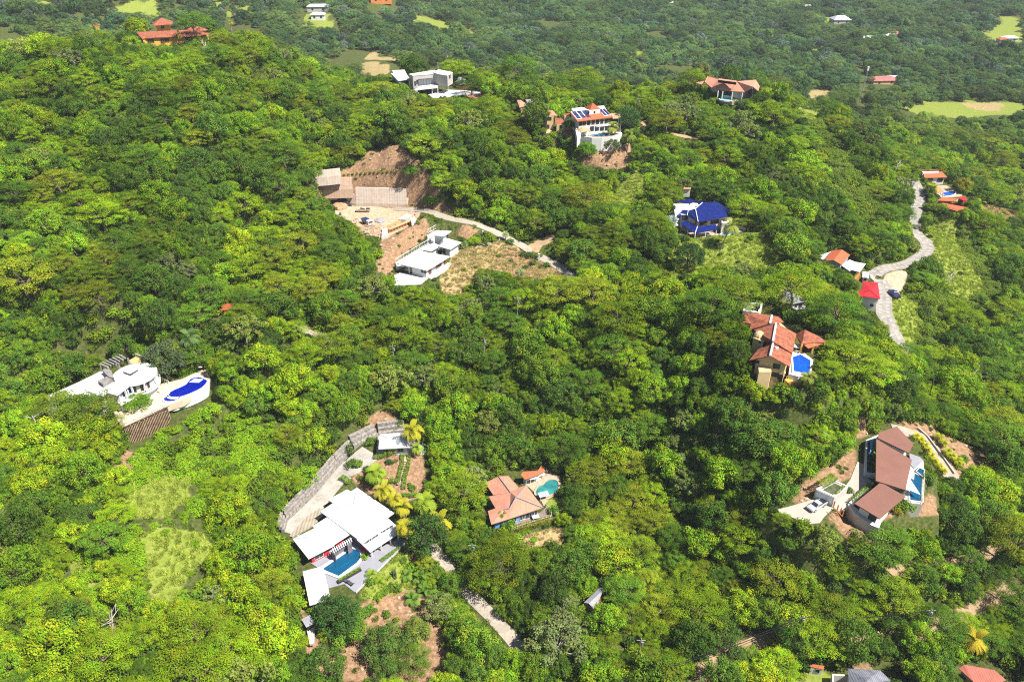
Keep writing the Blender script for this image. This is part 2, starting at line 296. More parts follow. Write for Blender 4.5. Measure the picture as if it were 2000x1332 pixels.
KMASK = np.zeros((333, 500), bool); _my, _mx = np.mgrid[0:333, 0:500]; _mx = _mx * 4 + 2; _my = _my * 4 + 2
for poly in KEEP: KMASK |= inside([p[:2] for p in poly], _mx, _my)
def kept(P):
    """fraction of the points P that would hide something of the plan"""
    q = project(P); i = (q[:, 1] / 4).astype(int); j = (q[:, 0] / 4).astype(int)
    ok = (i >= 0) & (i < 333) & (j >= 0) & (j < 500)
    return KMASK[np.clip(i, 0, 332), np.clip(j, 0, 499)] & ok
# ---------------------------------------------------------------- object and mesh helpers
COL = scene.collection
def link(name, data, parent=None, loc=None, rot=None, scale=None):
    o = bpy.data.objects.new(name, data); COL.objects.link(o)
    if parent is not None: o.parent = parent
    if loc is not None: o.location = loc
    if rot is not None: o.rotation_euler = rot
    if scale is not None: o.scale = scale
    return o
def tag(o, label=None, cat=None, group=None, kind=None):
    for k, v in (('label', label), ('category', cat), ('group', group), ('kind', kind)):
        if v: o[k] = v
    return o
def thing(name, label, cat, loc=(0, 0, 0), rz=0, group=None):
    return tag(link(name, None, None, loc, (0, 0, rz)), label, cat, group)
def mesh_np(name, V, F, mats, mat_idx=None, smooth_=False):
    """mesh from arrays; F an (n,k) int array of equal faces"""
    me = bpy.data.meshes.new(name); V = np.asarray(V, np.float32); F = np.asarray(F, np.int32); n, k = F.shape
    me.vertices.add(len(V)); me.vertices.foreach_set('co', V.ravel())
    me.loops.add(n * k); me.loops.foreach_set('vertex_index', F.ravel())
    me.polygons.add(n); me.polygons.foreach_set('loop_start', np.arange(0, n * k, k, dtype=np.int32)); me.polygons.foreach_set('loop_total', np.full(n, k, np.int32))
    for m in mats: me.materials.append(m)
    if mat_idx is not None: me.polygons.foreach_set('material_index', np.asarray(mat_idx, np.int32))
    if smooth_: me.polygons.foreach_set('use_smooth', np.ones(n, bool))
    me.update(calc_edges=True); return me
class MB:
    """collects simple solids, in world metres, into one mesh"""
    def __init__(s): s.v, s.f, s.m = [], [], []
    def add(s, vs, fs, mi=0):
        b = len(s.v); s.v += [tuple(v) for v in vs]; s.f += [tuple(b + i for i in f) for f in fs]; s.m += [mi] * len(fs); return s
    def prism(s, poly, z0, z1, mi=0):
        """poly: xy points; z0/z1 numbers or lists of heights"""
        n = len(poly); a = sum(poly[i][0] * poly[(i+1) % n][1] - poly[(i+1) % n][0] * poly[i][1] for i in range(n))
        idx = list(range(n)) if a > 0 else list(range(n))[::-1]
        poly = [poly[i] for i in idx]
        z0 = [z0] * n if not hasattr(z0, '__len__') else [z0[i] for i in idx]; z1 = [z1] * n if not hasattr(z1, '__len__') else [z1[i] for i in idx]
        vs = [(p[0], p[1], z) for p, z in zip(poly, z0)] + [(p[0], p[1], z) for p, z in zip(poly, z1)]
        fs = [tuple(range(n))[::-1], tuple(range(n, 2 * n))] + [(i, (i+1) % n, n + (i+1) % n, n + i) for i in range(n)]
        return s.add(vs, fs, mi)
    def box(s, c, size, rz=0, mi=0):
        """box standing on c (centre of its base), rotated by rz"""
        hx, hy = size[0] / 2, size[1] / 2; co, si = math.cos(rz), math.sin(rz)
        return s.prism([(c[0] + x*co - y*si, c[1] + x*si + y*co) for x, y in ((-hx,-hy),(hx,-hy),(hx,hy),(-hx,hy))], c[2], c[2] + size[2], mi)
    def tube(s, p0, p1, r0, r1=None, n=6, mi=0, caps=True):
        p0, p1 = Vector(p0), Vector(p1); r1 = r0 if r1 is None else r1; d = (p1 - p0)
        if d.length < 1e-6: return s
        d.normalize(); a = d.orthogonal().normalized(); b = d.cross(a)
        vs = [p0 + (a * math.cos(6.2832*i/n) + b * math.sin(6.2832*i/n)) * r0 for i in range(n)] + [p1 + (a * math.cos(6.2832*i/n) + b * math.sin(6.2832*i/n)) * r1 for i in range(n)]
        fs = [(i, (i+1) % n, n + (i+1) % n, n + i) for i in range(n)]
        if caps: fs += [tuple(range(n))[::-1], tuple(range(n, 2*n))]
        return s.add(vs, fs, mi)
    def path(s, pts, radii, n=6, mi=0):
        for i in range(len(pts) - 1): s.tube(pts[i], pts[i+1], radii[i], radii[i+1], n, mi, caps=(i in (0, len(pts) - 2)))
        return s
    def shell(s, vs, faces, t, mi=0):
        """a sheet of faces given a thickness t downwards"""
        n = len(vs); lo = [(v[0], v[1], v[2] - t) for v in vs]; out = []
        edges = {}
        F = []
        for f in faces:
            a = Vector((0, 0, 0))
            for i in range(len(f)):
                a += Vector(vs[f[i]]).cross(Vector(vs[f[(i+1) % len(f)]]))
            F.append(tuple(f) if a.z >= 0 else tuple(f)[::-1])
        for f in F:
            out.append(f); out.append(tuple(n + i for i in f[::-1]))
            for i in range(len(f)): e = (f[i], f[(i+1) % len(f)]); edges[e] = edges.get(e, 0) + 1
        for (a, b) in edges:
            if (b, a) not in edges: out.append((b, a, n + a, n + b))
        return s.add(list(vs) + lo, out, mi)
    def build(s, name, mats, parent=None, origin=None, smooth_=False):
        if not isinstance(mats, (list, tuple)): mats = [mats]
        me = bpy.data.meshes.new(name); o0 = Vector(origin) if origin is not None else (parent.matrix_basis.translation.copy() if parent is not None and parent.type == 'EMPTY' else Vector((0, 0, 0)))
        if parent is not None and parent.get('_o') is not None: o0 = Vector(parent['_o'])
        me.from_pydata([tuple(Vector(v) - o0) for v in s.v], [], s.f)
        for m in mats: me.materials.append(m)
        me.polygons.foreach_set('material_index', s.m)
        if smooth_: me.polygons.foreach_set('use_smooth', [True] * len(s.f))
        me.update()
        bm = bmesh.new(); bm.from_mesh(me); bmesh.ops.recalc_face_normals(bm, faces=bm.faces); bm.to_mesh(me); bm.free()
        o = link(name, me, parent)
        if parent is None: o.location = o0
        return o
def copy_tree(o, parent=None):
    c = o.copy(); COL.objects.link(c); c.parent = parent
    for ch in list(o.children): copy_tree(ch, c)
    return c

# ---------------------------------------------------------------- materials
MATS = {}
def nodes_of(m):
    m.use_nodes = True; nt = m.node_tree; nt.nodes.clear(); return nt
def mat(name, col, rough=.7, var=.12, scale=.8, spec=.25, metal=0, col2=None, bump=0.0, stripes=None, fine=0):
    """procedural paint, plaster, tile...: a colour broken up by two noises; stripes=(axis, period m, strength) for sheet or tile courses"""
    if name in MATS: return MATS[name]
    m = bpy.data.materials.new(name); nt = nodes_of(m); N, L = nt.nodes, nt.links
    out = N.new('ShaderNodeOutputMaterial'); bs = N.new('ShaderNodeBsdfPrincipled'); L.new(bs.outputs[0], out.inputs[0])
    bs.inputs['Roughness'].default_value = rough; bs.inputs['Metallic'].default_value = metal; bs.inputs['Specular IOR Level'].default_value = spec
    tc = N.new('ShaderNodeTexCoord')
    n1 = N.new('ShaderNodeTexNoise'); n1.inputs['Scale'].default_value = scale; n1.inputs['Detail'].default_value = 8; n1.inputs['Roughness'].default_value = .65
    L.new(tc.outputs['Object'], n1.inputs['Vector'])
    rp = N.new('ShaderNodeValToRGB'); rp.color_ramp.elements[0].position = .3; rp.color_ramp.elements[1].position = .7
    c2 = col2 or tuple(max(0, c * (1 - 2 * var)) for c in col)
    rp.color_ramp.elements[0].color = (*c2, 1); rp.color_ramp.elements[1].color = (*[min(1, c * (1 + var * .6)) for c in col], 1)
    L.new(n1.outputs['Fac'], rp.inputs[0]); colr = rp.outputs[0]
    if fine:
        n2 = N.new('ShaderNodeTexNoise'); n2.inputs['Scale'].default_value = scale * 6; n2.inputs['Detail'].default_value = 4; L.new(tc.outputs['Object'], n2.inputs['Vector'])
        mr = N.new('ShaderNodeMapRange'); mr.inputs[1].default_value = .3; mr.inputs[2].default_value = .7; mr.inputs[3].default_value = 1 - fine; mr.inputs[4].default_value = 1 + fine * .5; L.new(n2.outputs['Fac'], mr.inputs[0])
        mx = N.new('ShaderNodeMix'); mx.data_type = 'RGBA'; mx.blend_type = 'MULTIPLY'; mx.inputs[0].default_value = 1
        L.new(colr, mx.inputs['A']); L.new(mr.outputs[0], mx.inputs['B']); colr = mx.outputs['Result']
    if stripes:
        ax, per, st = stripes; wv = N.new('ShaderNodeTexWave'); wv.wave_type = 'BANDS'; wv.bands_direction = ax; wv.inputs['Scale'].default_value = .314 / per; wv.inputs['Distortion'].default_value = .4
        L.new(tc.outputs['Object'], wv.inputs['Vector'])
        mr = N.new('ShaderNodeMapRange'); mr.inputs[3].default_value = 1 - st; mr.inputs[4].default_value = 1; L.new(wv.outputs['Fac'], mr.inputs[0])
        mx = N.new('ShaderNodeMix'); mx.data_type = 'RGBA'; mx.blend_type = 'MULTIPLY'; mx.inputs[0].default_value = 1
        L.new(colr, mx.inputs['A']); L.new(mr.outputs[0], mx.inputs['B']); colr = mx.outputs['Result']
    L.new(colr, bs.inputs['Base Color'])
    if bump:
        bp = N.new('ShaderNodeBump'); bp.inputs['Strength'].default_value = bump; bp.inputs['Distance'].default_value = .1; L.new(n1.outputs['Fac'], bp.inputs['Height']); L.new(bp.outputs[0], bs.inputs['Normal'])
    MATS[name] = m; return m
def leaf_mat(name, trans=.24, rough=.7, fixed=None):
    """leaf surface: the plant's own tint, leaf to leaf variation, light through the blade"""
    m = bpy.data.materials.new(name); nt = nodes_of(m); N, L = nt.nodes, nt.links
    out = N.new('ShaderNodeOutputMaterial'); bs = N.new('ShaderNodeBsdfPrincipled'); tr = N.new('ShaderNodeBsdfTranslucent'); mix = N.new('ShaderNodeMixShader')
    mix.inputs[0].default_value = trans; L.new(bs.outputs[0], mix.inputs[1]); L.new(tr.outputs[0], mix.inputs[2]); L.new(mix.outputs[0], out.inputs[0])
    bs.inputs['Roughness'].default_value = rough; bs.inputs['Specular IOR Level'].default_value = .06
    va = N.new('ShaderNodeAttribute'); va.attribute_name = 'var'
    if fixed is None:
        ti = N.new('ShaderNodeAttribute'); ti.attribute_type = 'INSTANCER'; ti.attribute_name = 'tint'; base = ti.outputs['Color']
    else:
        rgb = N.new('ShaderNodeRGB'); rgb.outputs[0].default_value = (*fixed, 1); base = rgb.outputs[0]
    hs = N.new('ShaderNodeHueSaturation'); L.new(base, hs.inputs['Color'])
    a = N.new('ShaderNodeSeparateColor'); L.new(va.outputs['Color'], a.inputs[0])
    L.new(a.outputs[0], hs.inputs['Value']); L.new(a.outputs[1], hs.inputs['Hue'])
    L.new(hs.outputs[0], bs.inputs['Base Color']); L.new(hs.outputs[0], tr.inputs['Color'])
    MATS[name] = m; return m
LEAF = leaf_mat('leaf'); BARK = mat('bark', (.16, .12, .085), .9, .3, 1.5); BARKP = mat('pale_bark', (.42, .37, .30), .9, .25, 1.5)
# ---------------------------------------------------------------- ground sheet
def ground_material():
    m = bpy.data.materials.new('hillside'); nt = nodes_of(m); N, L = nt.nodes, nt.links
    out = N.new('ShaderNodeOutputMaterial'); bs = N.new('ShaderNodeBsdfPrincipled'); L.new(bs.outputs[0], out.inputs[0])
    bs.inputs['Roughness'].default_value = .95; bs.inputs['Specular IOR Level'].default_value = .1
    tc = N.new('ShaderNodeTexCoord'); at = N.new('ShaderNodeAttribute'); at.attribute_name = 'cover'; sp = N.new('ShaderNodeSeparateColor'); L.new(at.outputs['Color'], sp.inputs[0])
    def noise(s, d=6, r=.6):
        n = N.new('ShaderNodeTexNoise'); n.inputs['Scale'].default_value = s; n.inputs['Detail'].default_value = d; n.inputs['Roughness'].default_value = r; L.new(tc.outputs['Object'], n.inputs['Vector']); return n.outputs['Fac']
    def ramp(f, stops):
        r = N.new('ShaderNodeValToRGB'); e = r.color_ramp.elements
        while len(e) < len(stops): e.new(.5)
        for el, (p, c) in zip(e, stops): el.position = p; el.color = (*c, 1)
        L.new(f, r.inputs[0]); return r.outputs[0]
    nA, nB, nC = noise(.25), noise(1.1, 8, .7), noise(.06, 4)
    litter = ramp(nB, [(.3, (.025, .03, .010)), (.5, (.06, .08, .016)), (.7, (.13, .11, .05))])
    dirt = ramp(nB, [(.28, (.13, .075, .038)), (.5, (.25, .15, .085)), (.72, (.40, .28, .18))])
    grass = ramp(nB, [(.28, (.10, .14, .015)), (.48, (.17, .215, .03)), (.72, (.27, .27, .08))])
    dry = ramp(nB, [(.28, (.17, .13, .045)), (.5, (.29, .22, .10)), (.72, (.42, .33, .18))])
    pale = ramp(nB, [(.28, (.26, .18, .11)), (.5, (.40, .30, .205)), (.72, (.54, .44, .33))])
    col = litter
    for w, c, (na, k) in ((sp.outputs[1], grass, (nA, .7)), (sp.outputs[2], dry, (nA, .8)), (sp.outputs[0], dirt, (nA, .7)), (at.outputs['Alpha'], pale, (nC, .4))):
        # edge broken up by noise
        ma = N.new('ShaderNodeMath'); ma.operation = 'MULTIPLY_ADD'; L.new(na, ma.inputs[0]); ma.inputs[1].default_value = k; ma.inputs[2].default_value = -k / 2
        ad = N.new('ShaderNodeMath'); L.new(ma.outputs[0], ad.inputs[0]); L.new(w, ad.inputs[1])
        mr = N.new('ShaderNodeMapRange'); mr.interpolation_type = 'SMOOTHSTEP'; mr.inputs[1].default_value = .32; mr.inputs[2].default_value = .62; L.new(ad.outputs[0], mr.inputs[0])
        mx = N.new('ShaderNodeMix'); mx.data_type = 'RGBA'; L.new(mr.outputs[0], mx.inputs[0]); L.new(col, mx.inputs['A']); L.new(c, mx.inputs['B']); col = mx.outputs['Result']
    L.new(col, bs.inputs['Base Color'])
    bp = N.new('ShaderNodeBump'); bp.inputs['Strength'].default_value = .8; bp.inputs['Distance'].default_value = .5; L.new(nB, bp.inputs['Height']); L.new(bp.outputs[0], bs.inputs['Normal'])
    return m
# rough rock cut on the bare banks
_w = cover_weight('dirt', GX, GY, 4)
for _k in range(14):
    _a = _rs.rand() * 6.28; _l = 3.5 + 5 * _rs.rand(); GZ += _w * .11 * np.sin((GX * math.cos(_a) + GY * math.sin(_a)) / _l * 6.28 + _rs.rand() * 6.28)
for poly, z in [(p, p[0].z) for p in PADS]: flatten(poly, z - .12, 1.5, .8)
for _pts, _wd in ROADS.values():
    _d, _bz = seg_dist(GX, GY, [tuple(p) for p in _pts]); _k = smooth(1 - (_d - _wd / 2 - 1) / 1.5); GZ = GZ * (1 - _k) + (_bz - .10) * _k
def build_ground():
    ny, nx = GX.shape
    V = np.stack([GX, GY, GZ], -1).reshape(-1, 3); i = np.arange(ny * nx).reshape(ny, nx)
    F = np.stack([i[:-1, :-1], i[:-1, 1:], i[1:, 1:], i[1:, :-1]], -1).reshape(-1, 4)
    me = mesh_np('ground', V, F, [ground_material()], smooth_=True)
    c = np.stack([cover_weight(k, GX.ravel(), GY.ravel(), 3.0) for k in ('dirt', 'grass', 'dry', 'pale')], 1).astype(np.float32)
    a = me.attributes.new('cover', 'FLOAT_COLOR', 'POINT'); a.data.foreach_set('color', c.ravel())
    tag(link('ground', me), 'green hillside ground with bare soil banks and grassy clearings', kind='structure')
build_ground()

# ---------------------------------------------------------------- roads
CONC = mat('road_concrete', (.34, .295, .24), .9, .14, .35, fine=.2); ASPH = mat('road_asphalt', (.30, .275, .25), .9, .2, .4, fine=.25)
SLAB = mat('paving_concrete', (.36, .335, .29), .9, .12, .7, fine=.15); TRACK = mat('dirt_track', (.34, .24, .15), .95, .22, .4, col2=(.28, .19, .10), fine=.2)
def road(name, key, m, label, thick=.35, trim=(0, None), edge=.2):
    pts, w = ROADS[key]; pts = pts[trim[0]:trim[1]]; n = len(pts); vs, fs = [], []
    rr = random.Random(name + key)
    for k, p in enumerate(pts):
        d = (pts[min(k+1, n-1)] - pts[max(k-1, 0)]); d.z = 0; d.normalize(); s = Vector((-d.y, d.x, 0))
        for t in (-1, -.34, .34, 1): vs.append(p + s * (w / 2 * t + (rr.uniform(-edge, edge) if abs(t) == 1 else 0)) + Vector((0, 0, .02 * (1 - abs(t)))))
    for k in range(n - 1):
        for j in range(3): fs.append((4*k+j, 4*k+j+1, 4*k+5+j, 4*k+4+j))
    mb = MB(); mb.shell(vs, fs, thick); o = mb.build(name, m); tag(o, label, kind='structure'); return o
vroad = road('paved_road', 'valley_road', ASPH, 'grey hillside road with pale concrete squares', edge=.1)
road('concrete_lane', 'hill_lane', CONC, 'pale concrete lane running past the white flat-roofed house')
road('dirt_track', 'side_track', TRACK, 'short earth turn-off beside the concrete lane', edge=.8)
road('concrete_lane', 'villa_lane', CONC, 'narrow pale concrete lane beside the white villa garden')
road('driveway', 'drive', mat('white_drive', (.40, .365, .32), .9, .12, .3, col2=(.27, .25, .225), fine=.2), 'pale concrete driveway down to the white villa')
road('dirt_road', 'dirt_road', TRACK, 'narrow earth road through the trees at the foot of the slope', edge=.5)
road('dirt_track', 'upper_track', TRACK, 'pale earth track below the brown-roofed house', edge=.5)
road('access_track', 'house_track', CONC, 'pale concrete ramp behind the brown-roofed house')
road('ridge_road', 'ridge_road', TRACK, 'pale gravel bend beside the solar-panel house', edge=.5)
road('ridge_track', 'ridge_track', TRACK, 'short earth track on the ridge', edge=.5)
road('forest_path', 'forest_path', mat('stony_path', (.34, .29, .24), .95, .3, .5, fine=.3), 'stony path glimpsed between trees', edge=.8)
def paving():
    unit = MB().box((0, 0, 0), (1, 1, .05)).build('paving_slab', SLAB, vroad); unit.location = (0, 0, -50); me = unit.data; first = True
    pts, w = ROADS['valley_road']; L = 0; nxt = 2; side = 0; rr = random.Random(5)
    for a, b in zip(pts[:-1], pts[1:]):
        seg = (b - a).length
        while nxt < L + seg:
            t = (nxt - L) / seg; p = a.lerp(b, t); d = (b - a).normalized(); s = Vector((-d.y, d.x, 0)); side ^= 1
            for q in ((-1.5, -.2) if False else ((-1.15,) if side else (1.15,))):
                o = unit if first else link('paving_slab', me, vroad); first = False
                o.location = p + s * q + Vector((0, 0, .0)); o.rotation_euler = (-0.0, -math.asin(d.z), math.atan2(d.y, d.x)); o.scale = (1.25, 1.1, 1)
            nxt += 1.35
        L += seg
paving()
# ---------------------------------------------------------------- plant prototypes (leaf-sized faces; meshes shared by all copies)
NR = np.random.RandomState(11)
def unit_dirs(n, up=0.0):
    d = NR.normal(size=(n, 3)); d[:, 2] += up; return d / np.linalg.norm(d, axis=1, keepdims=True)
def leaves(P, Nn, size, aspect, var, mats=None, name='crown'):
    """one bent-free quad per leaf at P facing Nn"""
    n = len(P); a = np.cross(Nn, unit_dirs(n)); a /= np.linalg.norm(a, axis=1, keepdims=True) + 1e-9; b = np.cross(Nn, a)
    s = np.asarray(size).reshape(-1, 1); a = a * s * .5; b = b * s * .5 * aspect
    V = np.stack([P - a, P - b * .9 + a * .1, P + a, P + b * .9 + a * .1], 1).reshape(-1, 3)
    F = np.arange(4 * n).reshape(n, 4)
    me = mesh_np(name, V, F, mats or [LEAF])
    at = me.attributes.new('var', 'FLOAT_COLOR', 'FACE'); c = np.ones((n, 4), np.float32); c[:, :3] = var; at.data.foreach_set('color', c.ravel()); return me
def clump_cloud(C, R, n_per, size, flat=1.0, upn=.35, rnd=.55, up=.25, hue=.012, val=.22, aspect=.7, name='crown', inner=.72):
    """leaves over a set of clumps C with radii R (m)"""
    C = np.asarray(C, float); R = np.asarray(R, float); k = len(C)
    cnt = np.maximum(8, (n_per * (R / R.mean()) ** 2).astype(int)); idx = np.repeat(np.arange(k), cnt); n = len(idx)
    d = unit_dirs(n, up); rr = R[idx][:, None] * (inner + (1 - inner) * NR.rand(n, 1) ** .5) * (1 + .18 * NR.normal(size=(n, 1)))
    P = C[idx] + d * rr * np.array([1, 1, flat])
    Nn = d * np.array([1, 1, 1 / max(flat, .35)]) + np.array([0, 0, upn]) + rnd * NR.normal(size=(n, 3)); Nn /= np.linalg.norm(Nn, axis=1, keepdims=True)
    cv = 1 + val * NR.uniform(-1, 1, k); ch = .5 + hue * NR.normal(size=k)
    var = np.stack([cv[idx] * (1 + .18 * NR.uniform(-1, 1, n)), ch[idx] + .006 * NR.normal(size=n), np.ones(n)], 1)
    return leaves(P, Nn, size * (.65 + .7 * NR.rand(n)), aspect, var, name=name)
def limbs(h0, top, targets, r0, m, name='trunk', bend=.4):
    mb = MB(); rr = random.Random(len(targets) * 7 + int(h0 * 10))
    pts = [Vector((0, 0, -1.2)), Vector((rr.uniform(-.1, .1), rr.uniform(-.1, .1), h0 * .5)), Vector((rr.uniform(-bend, bend), rr.uniform(-bend, bend), h0))]
    mb.path(pts, [r0 * 1.25, r0, r0 * .8], 7)
    for t in targets:
        t = Vector(t); m1 = pts[2].lerp(t, .5) + Vector((rr.uniform(-.3, .3), rr.uniform(-.3, .3), rr.uniform(-.5, .1)))
        mb.path([pts[2], m1, t], [r0 * .55, r0 * .35, r0 * .13], 5)
        for q in range(2):
            e = t + Vector((rr.uniform(-1, 1), rr.uniform(-1, 1), rr.uniform(.2, .9))); mb.tube(m1.lerp(t, .6), e, r0 * .16, r0 * .05, 4)
    o = mb.build(name, m, None, (0, 0, 0)); me = o.data; bpy.data.objects.remove(o); return me
def dome(n, r, z0, zr, jit=.15, lo=-.15, full=False):
    """n points over a dome of radius r from height z0, height zr"""
    out = []
    for i in range(n):
        u = lo + (1 - lo) * (i + .5) / n; a = i * 2.39996 + NR.normal() * .25; q = math.sqrt(max(0, 1 - u * u)); s = 1 + jit * NR.normal()
        out.append((r * q * math.cos(a) * s, r * q * math.sin(a) * s, z0 + zr * u * (1 + .5 * jit * NR.normal())))
    return np.array(out)
PROTO = {}
def proto(kind, crown, trunk, r, h): PROTO.setdefault(kind, []).append(dict(crown=crown, trunk=trunk, r=r, h=h))
# lumpy broadleaf tree
for k in range(4):
    r, h = 4.2, 8.0; C = dome(52, r * .82, 4.3, 2.9, .17, -.4); R = NR.uniform(.65, 1.35, len(C)); C[:, :2] += NR.normal(size=(len(C), 2)) * .35
    if k % 2: C[:, 0] *= 1.15; C[:, 1] *= .88
    cr = clump_cloud(C, R, 125, .35, .85, .3, .36, .2, .018, .36); proto('broadleaf', cr, limbs(2.8, h, C[::6] * [.8, .8, .92], .26, BARK), r, h)
# layered feathery tree: flat sprays in tiers
for k in range(4):
    r, h = 5.6, 8.6; C = dome(74, r * .86, 4.9, 3.1, .16, -.3); C[:, 2] += NR.normal(size=len(C)) * .35; R = NR.uniform(.75, 1.45, len(C))
    cr = clump_cloud(C, R, 115, .30, .36, .7, .33, .35, .013, .32, .5); proto('feathery', cr, limbs(3.6, h, C[::7] * [.85, .85, .95], .3, BARK), r, h)
# dense even-crowned tree
for k in range(3):
    r, h = 4.0, 7.2; C = dome(74, r * .86, 3.8, 2.9, .09, -.4); R = NR.uniform(.5, .95, len(C))
    cr = clump_cloud(C, R, 84, .34, .9, .25, .42, .2, .009, .22, .55); proto('dense', cr, limbs(2.2, h, C[::9] * [.7, .7, .85], .3, BARK), r, h)
# open-crowned tree with pale limbs showing
for k in range(3):
    r, h = 4.4, 8.4; C = dome(34, r * .85, 4.8, 3.0, .22, -.3); R = NR.uniform(.55, 1.15, len(C))
    cr = clump_cloud(C, R, 105, .40, .7, .3, .65, .2, .01, .2); proto('open', cr, limbs(3.0, h, C[::2] * [.96, .96, .98], .22, BARKP), r, h)
# low bushes
for k in range(4):
    r, h = 1.5, 1.7; C = dome(10, .95, .55, .8, .2, -.1); R = NR.uniform(.45, .75, len(C))
    proto('bush', clump_cloud(C, R, 62, .34, .85, .3, .55, .3, .012, .2, name='foliage'), None, r, h)
# creeper mounds: broad, low, soft
for k in range(3):
    r, h = 2.6, 1.6; C = dome(16, 1.9, .2, .8, .25, .0); R = NR.uniform(.6, 1.0, len(C))
    proto('mound', clump_cloud(C, R, 80, .36, .6, .5, .5, .4, .008, .12, name='foliage'), None, r, h)
# grass tufts
def tuft(n, h, spread, wid):
    a = NR.rand(n) * 6.28; q = spread * np.sqrt(NR.rand(n)); b = np.stack([q*np.cos(a), q*np.sin(a), np.zeros(n)], 1); l = NR.normal(size=(n, 3)) * .45; l[:, 2] = 1
    l = l / np.linalg.norm(l, axis=1, keepdims=True) * h * (.5 + .7 * NR.rand(n, 1)); s = np.cross(l, unit_dirs(n)); s = s / np.linalg.norm(s, axis=1, keepdims=True) * wid
    V = np.stack([b - s, b + s, b + l], 1).reshape(-1, 3); me = mesh_np('grass', V, np.arange(3*n).reshape(n, 3), [LEAF])
    at = me.attributes.new('var', 'FLOAT_COLOR', 'FACE'); c = np.ones((n, 4), np.float32); c[:, 0] = 1 + .3 * NR.uniform(-1, 1, n); c[:, 1] = .5 + .012 * NR.normal(size=n); at.data.foreach_set('color', c.ravel()); return me
for k in range(3): proto('tuft', tuft(130, .55, .8, .07), None, .8, .5)
def palm_mesh(n_fr, L, droop, wid, hue_old, name='crown', fan=False):
    """fronds as arched ribs with leaflets both sides"""
    P, F, var = [], [], []; rr = random.Random(n_fr * 31 + int(L * 10))
    def quad(a, b, c, d, v): i = len(P); P.extend([a, b, c, d]); F.append((i, i+1, i+2, i+3)); var.append(v)
    for f in range(n_fr):
        az = f * 2.39996 + rr.uniform(-.15, .15); el = math.radians(rr.uniform(72, 88)) if f < n_fr * .2 else math.radians(rr.uniform(5, 60) if f < n_fr * .75 else rr.uniform(-30, 8))
        v = (rr.uniform(.85, 1.15), .5 + (hue_old if f > n_fr * .7 else 0) + rr.uniform(-.006, .006), 1.0)
        o = Vector((math.cos(az), math.sin(az), 0)); side = Vector((-o.y, o.x, 0)); p = Vector((0, 0, 0)); e = el; seg = 9; ll = L * rr.uniform(.85, 1.1)
        if fan:
            c = o * (ll * .45 * math.cos(e)) + Vector((0, 0, ll * .45 * math.sin(e))); dirn = (o * math.cos(e) + Vector((0, 0, math.sin(e)))).normalized(); nrm = side.cross(dirn)
            for j in range(11):
                a = math.radians(-110 + 22 * j); d1 = dirn * math.cos(a) + side * math.sin(a); a2 = a + math.radians(17); d2 = dirn * math.cos(a2) + side * math.sin(a2)
                quad(c, c + d1 * ll * .42 + nrm * .06, c + (d1 + d2).normalized() * ll * .55 - Vector((0, 0, .05)), c + d2 * ll * .42 - nrm * .06, v)
            continue
        for s in range(seg):
            d = o * math.cos(e) + Vector((0, 0, math.sin(e))); q = p + d * (ll / seg); up = side.cross(d); wl = wid * math.sin(math.pi * min(1, (s + 1.2) / (seg + 1.0))) + .12
            for sg in (-1, 1):
                for h in (0, .5):
                    a = p.lerp(q, h + .02); b = p.lerp(q, h + .40); tip = side * sg * wl + d * (ll / seg * .9) - up * -(-.22 * wl) - Vector((0, 0, .25 * wl))
                    quad(a, b, b + tip, a + tip * .96, v)
            p = q; e -= droop * (1.2 + s * .18) / seg
    V = np.array([tuple(x) for x in P]); me = mesh_np(name, V, np.array(F), [LEAF]); at = me.attributes.new('var', 'FLOAT_COLOR', 'FACE'); c = np.ones((len(F), 4), np.float32); c[:, :3] = var; at.data.foreach_set('color', c.ravel()); return me
PALM = dict(coconut=[palm_mesh(20, 3.4, 1.25, .62, -.035), palm_mesh(23, 3.1, 1.35, .6, -.04)], small=[palm_mesh(13, 1.9, 1.3, .42, -.02)], fan=[palm_mesh(26, 2.3, .6, .4, 0, fan=True)], plume=[palm_mesh(9, 1.7, .8, .38, -.03)])
def palm(px, py, h, kind, tint, label, lean=(0, 0), scale=1.0, name='palm_tree', cat='palm tree', z=None, group=None, variant=0):
    """px, py: foot of the trunk"""
    g = G(px, py) if z is None else W(px, py, z); t = thing(name, label, cat, g, 0, group); me = PALM[kind][variant % len(PALM[kind])]
    top = Vector((lean[0], lean[1], h)); pts = [Vector((0, 0, -.6)), top * .35 * 1 + Vector((-lean[0]*.12, -lean[1]*.12, 0)), top * .7 + Vector((-lean[0]*.08, -lean[1]*.08, 0)), top]
    tint = tuple(min(.6, a * 1.1) for a in tint); mb = MB().path(pts, [.24 * scale, .17 * scale, .14 * scale, .12 * scale], 8); o = link('trunk', None, t) if False else None
    tm = mb.build('trunk', BARKP, None, (0, 0, 0)); tm.parent = t
    c = link('crown', me, t, top, (0, 0, random.Random(px).uniform(0, 6)), (scale,) * 3); c['tint'] = tint
    return t
